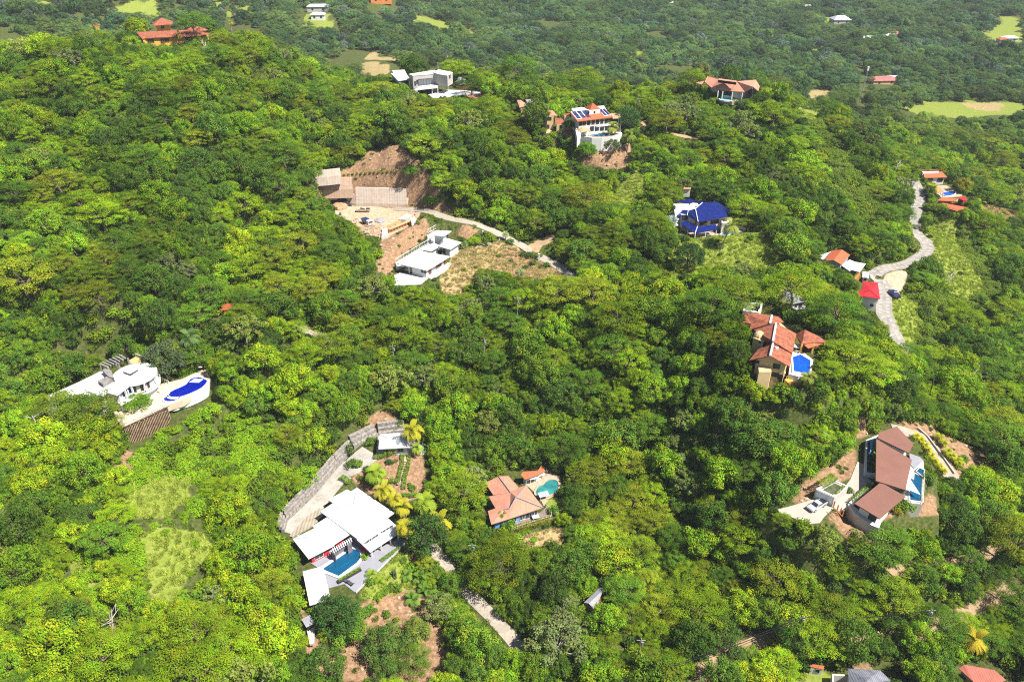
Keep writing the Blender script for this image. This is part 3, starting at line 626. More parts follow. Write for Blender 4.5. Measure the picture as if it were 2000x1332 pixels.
# ---------------------------------------------------------------- planting
FR = random.Random(21); FN = np.random.RandomState(21)
LOWVEG = [[(240,960),(300,915),(400,915),(430,1040),(420,1110),(340,1200),(280,1180),(255,1050)], [(235,890),(330,835),(400,785),(480,800),(560,840),(540,930),(420,935),(380,960),(300,935),(250,965)], [(1185,405),(1215,330),(1260,315),(1310,345),(1290,410),(1240,425)], [(1590,225),(1660,300),(1740,420),(1690,450),(1600,320)],
          [(1815,425),(1890,440),(1970,590),(1930,650),(1840,570)], [(1740,590),(1830,560),(1880,640),(1830,690),(1770,670)], [(130,1060),(190,1090),(250,1210),(200,1220),(130,1130)], [(1500,200),(1580,215),(1600,270),(1520,240)],
          [(1280,540),(1330,520),(1380,560),(1330,580)], [(980,1040),(1090,1030),(1110,1080),(1000,1100)]]
LMASK = np.zeros((333, 500), bool)
for poly in LOWVEG: LMASK |= inside([p[:2] for p in poly], _mx, _my)
def _in_poly_px(polys, q): 
    r = np.zeros(len(q), bool)
    for p in polys: r |= inside([a[:2] for a in p], q[:, 0], q[:, 1])
    return r
def vnoise(x, y, wl, seed):
    r = np.random.RandomState(seed); v = 0
    for k in range(6):
        a = r.rand() * 6.28; l = wl * (.6 + .8 * r.rand()); v = v + np.sin((x * math.cos(a) + y * math.sin(a)) / l * 6.28 + r.rand() * 6.28)
    return v / 2.2
_roadd = lambda x, y: np.min([seg_dist(x, y, [tuple(p) for p in pts])[0] - w / 2 for pts, w in ROADS.values()], 0)
_padd = lambda x, y: np.min([poly_dist(x, y, [tuple(p) for p in poly]) for poly in PADS], 0)
def frustum_points(y0, y1, step, jit, margin=1.14, seed=0):
    r = np.random.RandomState(seed); xs = np.arange(-1.25 * y1, 1.25 * y1, step); ys = np.arange(y0, y1, step)
    x, y = [a.ravel() for a in np.meshgrid(xs, ys)]; x = x + r.uniform(-jit, jit, len(x)) * step; y = y + r.uniform(-jit, jit, len(y)) * step
    z = height(x, y); q = project(np.c_[x, y, z]); m = (np.abs(q[:, 0] - 1000) < 1000 * margin + 20) & (q[:, 1] > -60) & (q[:, 1] < 1332 * 1.10)
    return x[m], y[m], z[m], q[m]
def visible(x, y, z):
    """is the point (x, y, z) in sight over the bare ground"""
    t = np.linspace(.25, .985, 60)[None]; zz = CAMZ + (z[:, None] - CAMZ) * t; g = height((x[:, None] * t).ravel(), (y[:, None] * t).ravel()).reshape(len(x), -1)
    return (g < zz + 1).all(1)
SHAPE = {k: (v[0]['r'], v[0]['h'], len(v)) for k, v in PROTO.items()}
TREES = []      # kind, variant, x, y, z, scale, rot, tint, colour word, photo px, py, size px, seen
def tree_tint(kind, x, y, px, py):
    """leaf colour of one tree, distance haze painted in, and a word for it"""
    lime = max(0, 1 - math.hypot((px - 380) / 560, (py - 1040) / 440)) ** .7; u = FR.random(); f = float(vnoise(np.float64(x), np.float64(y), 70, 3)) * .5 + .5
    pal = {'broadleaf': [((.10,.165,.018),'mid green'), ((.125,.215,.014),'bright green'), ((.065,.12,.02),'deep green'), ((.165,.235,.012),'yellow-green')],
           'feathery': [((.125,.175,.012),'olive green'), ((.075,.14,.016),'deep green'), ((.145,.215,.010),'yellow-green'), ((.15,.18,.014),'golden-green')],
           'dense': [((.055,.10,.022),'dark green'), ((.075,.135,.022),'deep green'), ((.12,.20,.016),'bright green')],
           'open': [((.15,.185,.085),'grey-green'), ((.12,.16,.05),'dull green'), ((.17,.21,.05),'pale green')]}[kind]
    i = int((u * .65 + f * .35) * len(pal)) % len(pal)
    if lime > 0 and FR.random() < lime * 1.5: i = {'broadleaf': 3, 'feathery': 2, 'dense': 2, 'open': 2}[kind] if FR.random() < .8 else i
    far = min(1, max(0, (y - 430) / 250)); c, w = pal[i]; c = tuple(a * (1 - far * k) for a, k in zip(c, (.40, .27, -.9))); g_ = 1.22 + .18 * far; c = (c[0] * g_, c[1] * g_ * 1.04, c[2] * .85); b = FR.uniform(.82, 1.2) * (1 + .16 * lime) * (1 + .17 * float(vnoise(np.float64(x), np.float64(y), 55, 9))); return tuple(min(.4, a * b) for a in c), w  # far: aerial haze painted into the leaf colour, less red and more blue
def plant(y0, y1, step, smin, smax, seed, spacing=.66, margin=1.14, cap=None):
    x, y, z, q = frustum_points(y0, y1, step, .5, margin, seed)
    _rk = kept(np.c_[x, y, z]); ok = (_roadd(x, y) > np.where(_rk, 1.6, -.6)) & (_padd(x, y) > 1.2) if y0 < 480 else (_roadd(x, y) > 1.0)
    for k in ('dirt', 'grass', 'dry', 'pale'): ok &= cover_weight(k, x, y, 2 if y0 < 470 else 14) < (.5 if y0 < 470 else FN.uniform(.1, 1.0, len(x)))
    lowv = _in_poly_px(LOWVEG, q); ok &= ~(lowv & (FN.rand(len(x)) > .03))
    x, y, z, q = x[ok], y[ok], z[ok], q[ok]
    if y0 > 470:
        ok = ~(kept(np.c_[x, y, z + 4]) | kept(np.c_[x, y, z + 8]) | kept(np.c_[x + 3, y, z + 5]) | kept(np.c_[x - 3, y, z + 5])); x, y, z, q = x[ok], y[ok], z[ok], q[ok]
    order = FN.permutation(len(x)); cell = {}; cs = 6.0
    sp = vnoise(x, y, 45, 7); sp2 = vnoise(x, y, 28, 8)
    for i in order:
        u = FR.random() * .75 + .12 + .34 * sp[i]; kind = 'feathery' if u > .58 else 'broadleaf' if u > .2 else ('dense' if sp2[i] > -.75 else 'open')
        if y0 > 470: kind = 'feathery' if u > .75 else 'broadleaf' if u > .25 else ('dense' if sp2[i] > -.6 else 'open')
        for fall in (1.0, .66, .42):
            r0, h0, nv = SHAPE[kind]; s = (smin + (smax - smin) * FR.random() ** 1.3) * fall * (1.3 if FR.random() < .06 else 1) * (1.15 if kind == 'feathery' and FR.random() < .25 else 1); sv = (FR.uniform(.86, 1.16), FR.uniform(.86, 1.16), FR.uniform(.85, 1.22)); r, h = r0 * s, h0 * s * sv[2]
            if y0 < 470:
                A = np.array([(x[i] + a * r, y[i] + b * r, z[i] + c * h) for a, b, c in ((0,0,.97),(0,0,.6),(.8,0,.65),(-.8,0,.65),(.5,.5,.8),(-.5,.5,.8),(.5,-.5,.45),(-.5,-.5,.45))])
                kk = kept(A)
                if kk[:2].any() or kk.sum() > 1: continue
                _q = project(A[1:2])[0]; _i, _j = int(_q[1] / 4), int(_q[0] / 4)
                if 0 <= _i < 333 and 0 <= _j < 500 and LMASK[_i, _j]: continue
            ci, cj = int(x[i] // cs), int(y[i] // cs); R = int((r + 9) * spacing // cs) + 1; clash = False
            for a in range(ci - R, ci + R + 1):
                for b in range(cj - R, cj + R + 1):
                    for (xx, yy, r2) in cell.get((a, b), ()):
                        if (x[i]-xx)**2 + (y[i]-yy)**2 < (spacing * (r + r2)) ** 2: clash = True; break
                    if clash: break
                if clash: break
            if clash:
                if fall > .5: continue
                break
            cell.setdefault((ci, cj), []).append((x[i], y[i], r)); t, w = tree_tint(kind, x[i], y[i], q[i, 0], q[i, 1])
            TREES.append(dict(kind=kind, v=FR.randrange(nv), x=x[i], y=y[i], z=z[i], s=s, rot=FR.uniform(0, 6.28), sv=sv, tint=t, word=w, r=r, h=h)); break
plant(60, 470, 2.3, .55, 1.25, 1, .58)
_T = np.array([(t['x'], t['y'], t['z'] + t['h'] * .6) for t in TREES]); _q = project(_T); _vis = visible(_T[:, 0], _T[:, 1], _T[:, 2] + .35 * np.array([t['h'] for t in TREES]))
for t, q, v in zip(TREES, _q, _vis): t.update(px=q[0], py=q[1], size=t['r'] * 2 * FPX / q[2], seen=bool(v) and -10 < q[0] < 2010 and -10 < q[1] < 1345)
print('trees', len(TREES), 'seen', sum(t['seen'] for t in TREES))
NAMES = {'broadleaf': 'broadleaf_tree', 'feathery': 'feathery_tree', 'dense': 'evergreen_tree', 'open': 'sparse_tree'}
PHR = {'broadleaf': 'lumpy-crowned tree', 'feathery': 'feathery layered tree', 'dense': 'even round-crowned tree', 'open': 'open pale-limbed tree'}
INDIV = []
for k in NAMES:
    c = sorted([t for t in TREES if t['kind'] == k and t['seen']], key=lambda t: -t['size'])[:240]; INDIV += c
    for t in c: t['indiv'] = True
LANDMARKS = [('white villa',690,1010),('villa pool',668,1097),('villa guest house',775,868),('salmon-roofed house',1005,975),('kidney-shaped pool',1078,950),('brown-roofed house',1735,910),('silver pickup',1592,988),
  ('yellow tile-roofed house',1515,650),('blue five-sided pool',1565,712),('small grey-roofed house',1545,580),('red-roofed white building',1698,575),('orange-roofed house',1632,505),('cobalt-roofed house',1375,425),
  ('white flat-roofed house',830,490),('building site',730,435),('terraced retaining walls',690,370),('round-ended white house',230,750),('cobalt curved pool',365,760),('solar-panel house',1160,235),('cream two-storey house',1075,235),
  ('grey cubic house',830,160),('boomerang-roofed house',1420,170),('hilltop tile-roofed house',330,70),('valley pool house',1830,345),('azure court pool',1850,380),('grey tin hut',1160,1172),('grassy clearing',300,970),('dry clearing',345,1090),
  ('earth road',1590,1248),('bottom salmon tin roof',1930,1312),('grey ribbed tin roof',1690,1318),('villa yard',760,1200),('concrete lane',1040,500),('villa lane',960,1180),('earth cut bank',770,310),('road bend',1800,480),
  ('pale turning area',1755,548),('mown lawn slope',1420,500),('wire pole',947,705),('gabion wall',610,960),('slatted retaining wall',285,825),('hillside path',625,658),('steep lime slope',430,860),('ridge road bend',1255,245),('dry stubble field',960,520),
  ('upper earth track',1930,1090),('lower left corner',0,1332),('photo left edge',0,560),('upper left corner',0,150),('photo right edge',2000,750),('photo lower edge',1250,1332),('lower right corner',2000,1332),('forest hollow',1250,800),('forest hollow',1000,780)]
def where(px, py):
    best = min(LANDMARKS, key=lambda l: math.hypot(px - l[1], py - l[2])); dx, dy = px - best[1], py - best[2]; d = math.hypot(dx, dy)
    a = math.degrees(math.atan2(-dy, dx)) % 360; w = ['right of', 'upper right of', 'above', 'upper left of', 'left of', 'lower left of', 'below', 'lower right of'][int((a + 22.5) // 45) % 8]
    if d < 18: w = 'beside'
    return best[0], w, d
ORD = ['nearest', 'second nearest', 'third nearest', 'fourth nearest', 'fifth nearest', 'sixth nearest', 'seventh nearest', 'eighth nearest', 'ninth nearest', 'tenth nearest', 'eleventh nearest', 'twelfth nearest']
_lab = {}
for t in INDIV:
    lm, w, d = where(t['px'], t['py']); sz = 'big ' if t['s'] > 1.12 else 'small ' if t['s'] < .62 else ''
    t['base'] = f"{sz}{t['word']} {PHR[t['kind']]} {w} the {lm}"; t['d'] = d; _lab.setdefault(t['base'], []).append(t)
for base, L_ in _lab.items():
    L_.sort(key=lambda t: t['d'])
    for i, t in enumerate(L_): t['label'] = base if len(L_) == 1 else base + (f", {ORD[i]}" if i < 12 else ", farthest")
GROUP = 'trees of the hillside forest'
for t in INDIV:
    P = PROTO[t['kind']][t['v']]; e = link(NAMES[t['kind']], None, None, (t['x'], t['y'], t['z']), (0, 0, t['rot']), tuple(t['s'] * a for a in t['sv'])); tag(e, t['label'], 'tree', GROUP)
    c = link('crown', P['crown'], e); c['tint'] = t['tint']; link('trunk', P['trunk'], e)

def scatter(name, label, pts, rot, scl, idx, tint, protos, kind='stuff'):
    """one object that repeats small meshes over points (geometry nodes)"""
    me = bpy.data.meshes.new(name); n = len(pts); me.vertices.add(n); me.vertices.foreach_set('co', np.asarray(pts, np.float32).ravel())
    for nm, ty, arr, key in (('rot', 'FLOAT', rot, 'value'), ('scl', 'FLOAT_VECTOR', np.asarray(scl, np.float32) if np.ndim(scl) == 2 else np.repeat(np.asarray(scl, np.float32)[:, None], 3, 1), 'vector'), ('idx', 'INT', idx, 'value'), ('tint', 'FLOAT_VECTOR', tint, 'vector')):
        a = me.attributes.new(nm, ty, 'POINT'); a.data.foreach_set(key, np.asarray(arr, np.int32 if ty == 'INT' else np.float32).ravel())
    o = tag(link(name, me), label, kind=kind); ng = bpy.data.node_groups.new(name, 'GeometryNodeTree'); N, L = ng.nodes, ng.links
    ng.interface.new_socket('Geometry', in_out='INPUT', socket_type='NodeSocketGeometry'); ng.interface.new_socket('Geometry', in_out='OUTPUT', socket_type='NodeSocketGeometry'); ng.is_modifier = True
    gi, go = N.new('NodeGroupInput'), N.new('NodeGroupOutput'); jn = N.new('GeometryNodeJoinGeometry'); m2p = N.new('GeometryNodeMeshToPoints'); L.new(gi.outputs[0], m2p.inputs[0])
    def attr(nm, ty): a = N.new('GeometryNodeInputNamedAttribute'); a.data_type = ty; a.inputs[0].default_value = nm; return a.outputs[0]
    ai, ar, as_ = attr('idx', 'INT'), attr('rot', 'FLOAT'), attr('scl', 'FLOAT_VECTOR'); cx = N.new('ShaderNodeCombineXYZ'); L.new(ar, cx.inputs[2])
    for k, meshes in enumerate(protos):
        cmp_ = N.new('FunctionNodeCompare'); cmp_.data_type = 'INT'; cmp_.operation = 'EQUAL'; L.new(ai, cmp_.inputs[2]); cmp_.inputs[3].default_value = k
        for pm in meshes:
            if pm is None: continue
            po = bpy.data.objects.get('src_' + pm.name) or bpy.data.objects.new('src_' + pm.name, pm)
            oi = N.new('GeometryNodeObjectInfo'); oi.inputs['Object'].default_value = po; oi.inputs['As Instance'].default_value = True
            ip = N.new('GeometryNodeInstanceOnPoints'); L.new(m2p.outputs[0], ip.inputs['Points']); L.new(cmp_.outputs[0], ip.inputs['Selection']); L.new(oi.outputs['Geometry'], ip.inputs['Instance'])
            L.new(cx.outputs[0], ip.inputs['Rotation']); L.new(as_, ip.inputs['Scale']); L.new(ip.outputs[0], jn.inputs[0])
    L.new(jn.outputs[0], go.inputs[0]); md = o.modifiers.new('scatter', 'NODES'); md.node_group = ng; return o
_rest = [t for t in TREES if not t.get('indiv')]; _off, _pl = {}, []
for k, v in PROTO.items():
    if k in NAMES: _off[k] = len(_pl); _pl += [(p['crown'], p['trunk']) for p in v]
def far_trees():
    x, y, z, q = frustum_points(471, 1480, 5.7, .5, 1.03, 2); n = len(x); ok = vnoise(x, y, 150, 31) + .5 * vnoise(x, y, 40, 32) > -1.25
    for k in ('dirt', 'grass', 'dry', 'pale'): ok &= cover_weight(k, x, y, 14) < FN.uniform(.1, 1.0, n)
    ok &= ~(kept(np.c_[x, y, z + 3]) | kept(np.c_[x, y, z + 6]) | kept(np.c_[x + 3, y, z + 4]) | kept(np.c_[x - 3, y, z + 4]))
    x, y, z = x[ok], y[ok], z[ok]; n = len(x); u = FN.rand(n) * .8 + .1 + .3 * vnoise(x, y, 90, 33); sc = .42 + .55 * FN.rand(n) ** 1.5; sc = sc * np.where(FN.rand(n) < .05, 1.6, 1)
    kind = np.where(u > .62, 1, np.where(u > .25, 0, np.where(FN.rand(n) > .25, 2, 3))); names = ['broadleaf', 'feathery', 'dense', 'open']; idx = np.array([_off[names[k]] for k in kind]) + FN.randint(0, 3, n)
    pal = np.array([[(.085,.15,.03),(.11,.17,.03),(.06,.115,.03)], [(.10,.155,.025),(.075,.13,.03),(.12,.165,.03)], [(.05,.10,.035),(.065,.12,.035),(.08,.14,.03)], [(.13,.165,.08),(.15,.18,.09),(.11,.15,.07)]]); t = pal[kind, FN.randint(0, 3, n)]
    nz = np.clip((y - 470) / 160, 0, 1)[:, None]; t = t * (1 - nz) * np.array([1.35, 1.3, .6]) + t * nz * np.array([1.0, 1.12, 1.6]); t = t * (1 + .22 * vnoise(x, y, 110, 34)[:, None]) * FN.uniform(.75, 1.3, (n, 1)); t = np.clip(t, .01, .4)  # crowns tinted bluer with distance, the air's haze put into leaf colour
    sv = sc[:, None] * FN.uniform(.85, 1.2, (n, 3)); print('far', n); return np.c_[x, y, z - .3], FN.uniform(0, 6.28, n), sv, idx, t
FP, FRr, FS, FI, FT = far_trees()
_A = lambda a, b: np.concatenate([np.asarray(a, float).reshape((-1,) + np.shape(b)[1:]), b])
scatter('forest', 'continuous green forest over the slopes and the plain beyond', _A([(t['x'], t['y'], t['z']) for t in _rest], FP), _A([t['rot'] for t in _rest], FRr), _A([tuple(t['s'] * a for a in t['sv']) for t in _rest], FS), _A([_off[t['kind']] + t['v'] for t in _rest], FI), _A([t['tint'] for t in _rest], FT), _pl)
# undergrowth, creepers, grass
def low_plants():
    x, y, z, q = frustum_points(60, 480, 2.5, .5, 1.1, 5); ok = (_roadd(x, y) > .9) & (_padd(x, y) > .8)
    dirt = np.maximum(cover_weight('dirt', x, y, 2), cover_weight('pale', x, y, 2)); gr = np.maximum(cover_weight('grass', x, y, 2), cover_weight('dry', x, y, 2)); u = FN.rand(len(x))
    ok &= (dirt < .5) | (u < .03); ok &= (gr < .5) | (u < .07); x, y, z, q, dirt, gr = [a[ok] for a in (x, y, z, q, dirt, gr)]
    lowv = _in_poly_px(LOWVEG, q); n = len(x); mound = lowv & (FN.rand(n) < .75); idx = np.where(mound, 4 + FN.randint(0, 3, n), FN.randint(0, 4, n)); sc = np.where(mound, FN.uniform(.6, 1.15, n), FN.uniform(.7, 1.7, n)) * np.where((dirt > .5) | (gr > .5), .45, 1)
    kp = kept(np.c_[x, y, z + sc * 1.3]); sc = np.where(kp & (sc > .6), .25 + .4 * FN.rand(n), sc); ok = ~kp | (FN.rand(n) < .8); base = np.array([(.07,.13,.015), (.11,.19,.014), (.05,.095,.016), (.15,.23,.012)])[FN.randint(0, 4, n)]
    lime = np.clip(1 - np.hypot((q[:, 0] - 350) / 620, (q[:, 1] - 1080) / 430), 0, 1)[:, None]; base = base * (1 - .5 * lime) + np.array([.18, .28, .01]) * .5 * lime; base[mound] = np.array([.17, .29, .012]) * (q[mound, 0:1] < 1400) + np.array([.13, .19, .02]) * (q[mound, 0:1] >= 1400)
    base *= FN.uniform(.8, 1.2, (n, 1))
    scatter('undergrowth', 'bushes and creepers filling the forest floor', np.c_[x, y, z][ok], FN.uniform(0, 6.28, n)[ok], sc[ok], idx[ok], base[ok], [(p['crown'],) for p in PROTO['bush'] + PROTO['mound']])
    x, y, z, q = frustum_points(60, 470, 1.15, .5, 1.1, 6); gr = cover_weight('grass', x, y, 2); dr = cover_weight('dry', x, y, 2); di = cover_weight('dirt', x, y, 2); u = FN.rand(len(x))
    ok = (((gr > .4) & (u < .95)) | ((dr > .4) & (u < .9)) | ((di > .4) & (u < .06)) | (kept(np.c_[x, y, z]) & (di < .3) & (gr < .3) & (dr < .3) & (cover_weight('pale', x, y, 2) < .3) & (u < .55))) & (_roadd(x, y) > .4) & (_padd(x, y) > .3); x, y, z, gr, dr = [a[ok] for a in (x, y, z, gr, dr)]; n = len(x)
    tint = np.where((dr > gr)[:, None], np.array([.46, .37, .16]), np.array([.36, .44, .06])) * FN.uniform(.7, 1.25, (n, 1)); k = FN.rand(n) < .2; tint[k] = tint[k] * .4 + np.array([.16, .22, .03]) * .6; k = (gr < .3) & (dr < .3); tint[k] = np.array([.13, .20, .02]) * FN.uniform(.6, 1.3, (int(k.sum()), 1))
    scatter('grass', 'grass and stubble on the open clearings', np.c_[x, y, z - .03], FN.uniform(0, 6.28, n), FN.uniform(.5, 1.25, n), FN.randint(0, 3, n), tint, [(p['crown'],) for p in PROTO['tuft']])
low_plants()

def rubble():
    R_ = []
    for k in range(3):
        bm = bmesh.new(); bmesh.ops.create_icosphere(bm, subdivisions=1, radius=.5); rr = random.Random(k)
        for v in bm.verts: v.co = Vector((v.co.x * rr.uniform(.7, 1.3), v.co.y * rr.uniform(.6, 1.2), v.co.z * rr.uniform(.5, .9)))
        me = bpy.data.meshes.new('rock'); bm.to_mesh(me); bm.free(); me.materials.append(mat('rubble_stone', (.46, .36, .27), .95, .3, .5, col2=(.24, .16, .10))); R_.append((me,))
    x, y, z, q = frustum_points(60, 420, 1.0, .5, 1.0, 44); di = cover_weight('dirt', x, y, 2); clump = vnoise(x, y, 14, 45); ok = (di > .5) & (FN.rand(len(x)) < np.clip(.05 + .10 * clump, .012, .3)) & (_roadd(x, y) > .5) & (_padd(x, y) > .5); x, y, z = x[ok], y[ok], z[ok]; n = len(x)
    scatter('rubble', 'loose pale stones on the bare soil banks', np.c_[x, y, z], FN.uniform(0, 6, n), .35 + 1.0 * FN.rand(n) ** 2.5, FN.randint(0, 3, n), np.ones((n, 3)), R_)
rubble()
# ---------------------------------------------------------------- building kit
WHITE = mat('white_paint', (.60, .595, .58), .6, .05, .5); WROOF = mat('white_roof', (.56, .56, .575), .5, .12, .35); PLAST = mat('pale_plaster', (.46, .435, .385), .8, .08, .4)
SALMON = mat('salmon_roof', (.43, .165, .10), .8, .10, .5, col2=(.50, .25, .18), stripes=('X', .4, .12), fine=.12); TILE = mat('clay_tile', (.40, .13, .068), .85, .3, .9, col2=(.16, .055, .036), stripes=('Y', .35, .25), fine=.35)
TILEB = mat('bright_tile', (.44, .095, .03), .8, .2, .8, col2=(.40, .12, .06), stripes=('X', .35, .2), fine=.2); REDROOF = mat('red_sheet', (.45, .02, .028), .45, .1, .3, stripes=('X', .5, .15))
BROWNROOF = mat('brown_sheet', (.20, .095, .07), .7, .06, .3, stripes=('X', .5, .06), fine=.05); BLUEROOF = mat('cobalt_tile', (.004, .014, .14), .35, .25, .8, stripes=('X', .4, .2), spec=.4); GREYROOF = mat('grey_sheet', (.27, .27, .295), .6, .14, .5, stripes=('X', .5, .12))
TIN = mat('ribbed_tin', (.24, .25, .30), .5, .25, .6, stripes=('X', .45, .45)); PINKTIN = mat('salmon_tin', (.40, .125, .09), .6, .12, .4, stripes=('X', .5, .25))
CREAM = mat('cream_plaster', (.56, .41, .22), .85, .08, .4); YELLOW = mat('yellow_plaster', (.66, .38, .08), .85, .1, .4); BLUEW = mat('blue_plaster', (.10, .32, .62), .8, .1, .5); REDW = mat('red_plaster', (.52, .03, .05), .7, .1, .5)
GREYW = mat('grey_plaster', (.42, .39, .37), .8, .08, .4); DARK = mat('dark_interior', (.035, .03, .03), .9, .3, .8); DECKG = mat('grey_deck', (.25, .25, .285), .7, .08, .5); STONE = mat('tan_stone', (.42, .33, .235), .85, .14, .6, fine=.15); WOOD = mat('weathered_deck', (.28, .22, .19), .8, .2, .5, stripes=('X', .3, .35)); TIMBER = mat('fresh_timber', (.58, .33, .15), .8, .15, .8)
CONCR = mat('raw_concrete', (.48, .45, .41), .9, .15, .5, fine=.12); THATCH = mat('thatch', (.42, .30, .18), .95, .2, 1.2, fine=.3); GABION = mat('gabion_stone', (.34, .31, .28), .95, .35, 1.6, fine=.45); BLACK = mat('black_plastic', (.02, .02, .025), .5, .2, .8); STEEL = mat('galvanised_steel', (.5, .52, .54), .4, .1, 1, metal=.6)
ORANGEW = mat('orange_wood', (.50, .16, .05), .7, .2, .8); TERRAC = mat('terracotta_paving', (.52, .20, .10), .85, .15, .6)
def glass_mat(name, col, rough=.08, spec=.6): return mat(name, col, rough, .15, .3, spec)
GLASS = glass_mat('window_glass', (.03, .04, .05)); 
def water_mat(name, col, col2):
    m = mat(name, col, .06, .1, .25, .5, col2=col2); nt = m.node_tree; bs = [n for n in nt.nodes if n.type == 'BSDF_PRINCIPLED'][0]
    ns = nt.nodes.new('ShaderNodeTexNoise'); ns.inputs['Scale'].default_value = 2.5; bp = nt.nodes.new('ShaderNodeBump'); bp.inputs['Strength'].default_value = .12; bp.inputs['Distance'].default_value = .1
    nt.links.new(ns.outputs['Fac'], bp.inputs['Height']); nt.links.new(bp.outputs[0], bs.inputs['Normal']); return m
WATER = water_mat('pool_water', (.003, .075, .16), (.002, .05, .11)); WCOB = water_mat('cobalt_water', (.002, .010, .26), (.002, .008, .19)); WAZ = water_mat('azure_water', (.003, .07, .42), (.003, .055, .34)); WTEAL = water_mat('teal_water', (.05, .26, .24), (.004, .07, .09)); WPALE = water_mat('pale_water', (.18, .52, .58), (.12, .42, .5))
def offset(poly, d):
    """polygon moved inwards by d (xy)"""
    n = len(poly); P = [Vector((p[0], p[1])) for p in poly]; a = sum(P[i].x * P[(i+1) % n].y - P[(i+1) % n].x * P[i].y for i in range(n)); sg = 1 if a > 0 else -1; out = []
    for i in range(n):
        e1 = (P[i] - P[i-1]).normalized(); e2 = (P[(i+1) % n] - P[i]).normalized(); n1 = Vector((-e1.y, e1.x)) * sg; n2 = Vector((-e2.y, e2.x)) * sg; b = n1 + n2
        k = d / max(.35, b.length * .5 * (b.normalized().dot(n1) if b.length > 1e-6 else 1)) if b.length > 1e-6 else 0
        out.append(P[i] + (b.normalized() * min(k, 3 * abs(d)) if d > 0 else b.normalized() * max(k, -3 * abs(d))) if b.length > 1e-6 else P[i])
    return out
CAPM = mat('cap_metal', (.40, .40, .42), .6, .1)
class House:
    def __init__(s, name, label, cat, zoom, z0, centre, group=None):
        s.z = zoom; s.z0 = z0; c = s.pt(*centre, 0); s.root = thing(name, label, cat, (c.x, c.y, z0), 0, group); s.o = Vector((c.x, c.y, z0)); s.walls_ = []
    def pt(s, zx, zy, h): p = s.z([(zx, zy)])[0]; return W(p[0], p[1], s.z0 + h)
    def fin(s, mb, name, m, parent=None, smooth_=False): return mb.build(name, m, parent or s.root, s.o, smooth_)
    def rect(s, A, B, C, h):
        """true rectangle through A, B with its width taken from C"""
        a, b, c = (s.pt(*p, h).xy for p in (A, B, C)); u = (b - a).normalized(); v = Vector((-u.y, u.x)); w = (c - b).dot(v); return [a, b, b + v * w, a + v * w]
    def poly(s, pts, h): return [s.pt(p[0], p[1], h).xy for p in pts]
    def slab(s, name, pts, h, t, m, parent=None):
        poly = pts if isinstance(pts[0], Vector) else s.poly(pts, h); return s.fin(MB().prism(poly, s.z0 + h - t, s.z0 + h), name, m, parent)
    def roof(s, verts, faces, m, t=.22, name='roof'):
        return s.fin(MB().shell([s.pt(*v) for v in verts], faces, t), name, m)
    def hip(s, R, h, top, m, frac=.15, t=.22, name='roof'):
        a, b, c, d = R; z = s.z0 + h; L1, L2 = (b - a).length, (c - b).length
        if L1 > L2: r1, r2 = (a + d) / 2, (b + c) / 2
        else: r1, r2 = (a + b) / 2, (c + d) / 2
        mid = (r1 + r2) / 2; r1 = mid + (r1 - mid) * frac; r2 = mid + (r2 - mid) * frac; V = [(p.x, p.y, z) for p in (a, b, c, d)] + [(r1.x, r1.y, s.z0 + top), (r2.x, r2.y, s.z0 + top)]
        F = [(0, 1, 5, 4), (1, 2, 5), (2, 3, 4, 5), (3, 0, 4)] if L1 > L2 else [(0, 1, 4), (1, 2, 5, 4), (2, 3, 5), (3, 0, 4, 5)]
        o = s.fin(MB().shell(V, F, t), name, m)
        for i, j in ((0, 4), (1, 5 if L1 > L2 else 4), (2, 5), (3, 4 if L1 > L2 else 5), (4, 5)):
            if m is WROOF and (Vector(V[i]) - Vector(V[j])).length > .5: s.fin(MB().tube(V[i], V[j], .09, .09, 4), 'ridge_cap', CAPM, o)
        return o
    def shed(s, R, hs, m, t=.2, name='roof'): return s.fin(MB().shell([(p.x, p.y, s.z0 + h) for p, h in zip(R, hs)], [(0, 1, 2, 3)], t), name, m)
    def gable(s, R, h, top, m, wall=None, along=0, t=.2, over=.5, name='roof'):
        """ridge parallel to edge 0-1 (along=0) or 1-2"""
        a, b, c, d = R if along == 0 else R[1:] + R[:1]; r1, r2 = (a + d) / 2, (b + c) / 2; z, zt = s.z0 + h, s.z0 + top
        V = [(p.x, p.y, z) for p in (a, b, c, d)] + [(r1.x, r1.y, zt), (r2.x, r2.y, zt)]; o = s.fin(MB().shell(V, [(0, 1, 5, 4), (2, 3, 4, 5)], t), name, m)
        if wall:
            for p, q, r, inw in ((a, d, r1, (b - a)), (b, c, r2, (a - b))):
                w = inw.normalized(); k = over; P = [p.lerp(r, .08) + w * k, q.lerp(r, .08) + w * k, r + w * k]; zz = [z + (zt - z) * .08 - t, z + (zt - z) * .08 - t, zt - t - .02]; w = w * .15
                V = [(x.x, x.y, y) for x, y in zip(P, zz)] + [(x.x + w.x, x.y + w.y, y) for x, y in zip(P, zz)]; s.fin(MB().add(V, [(0, 1, 2), (3, 5, 4), (0, 3, 4, 1), (1, 4, 5, 2), (2, 5, 3, 0)]), 'gable_wall', wall)
        return o
    def walls(s, pts, href, h0, h1, m, inset=.0, name='wall', parent=None):
        poly = list(pts) if isinstance(pts[0], Vector) else s.poly(pts, href); poly = offset(poly, inset) if inset else [Vector((p[0], p[1])) for p in poly]
        z1 = [s.z0 + x for x in h1] if hasattr(h1, '__len__') else s.z0 + h1; o = s.fin(MB().prism(poly, s.z0 + h0, z1), name, m, parent); s.walls_.append(poly); return o
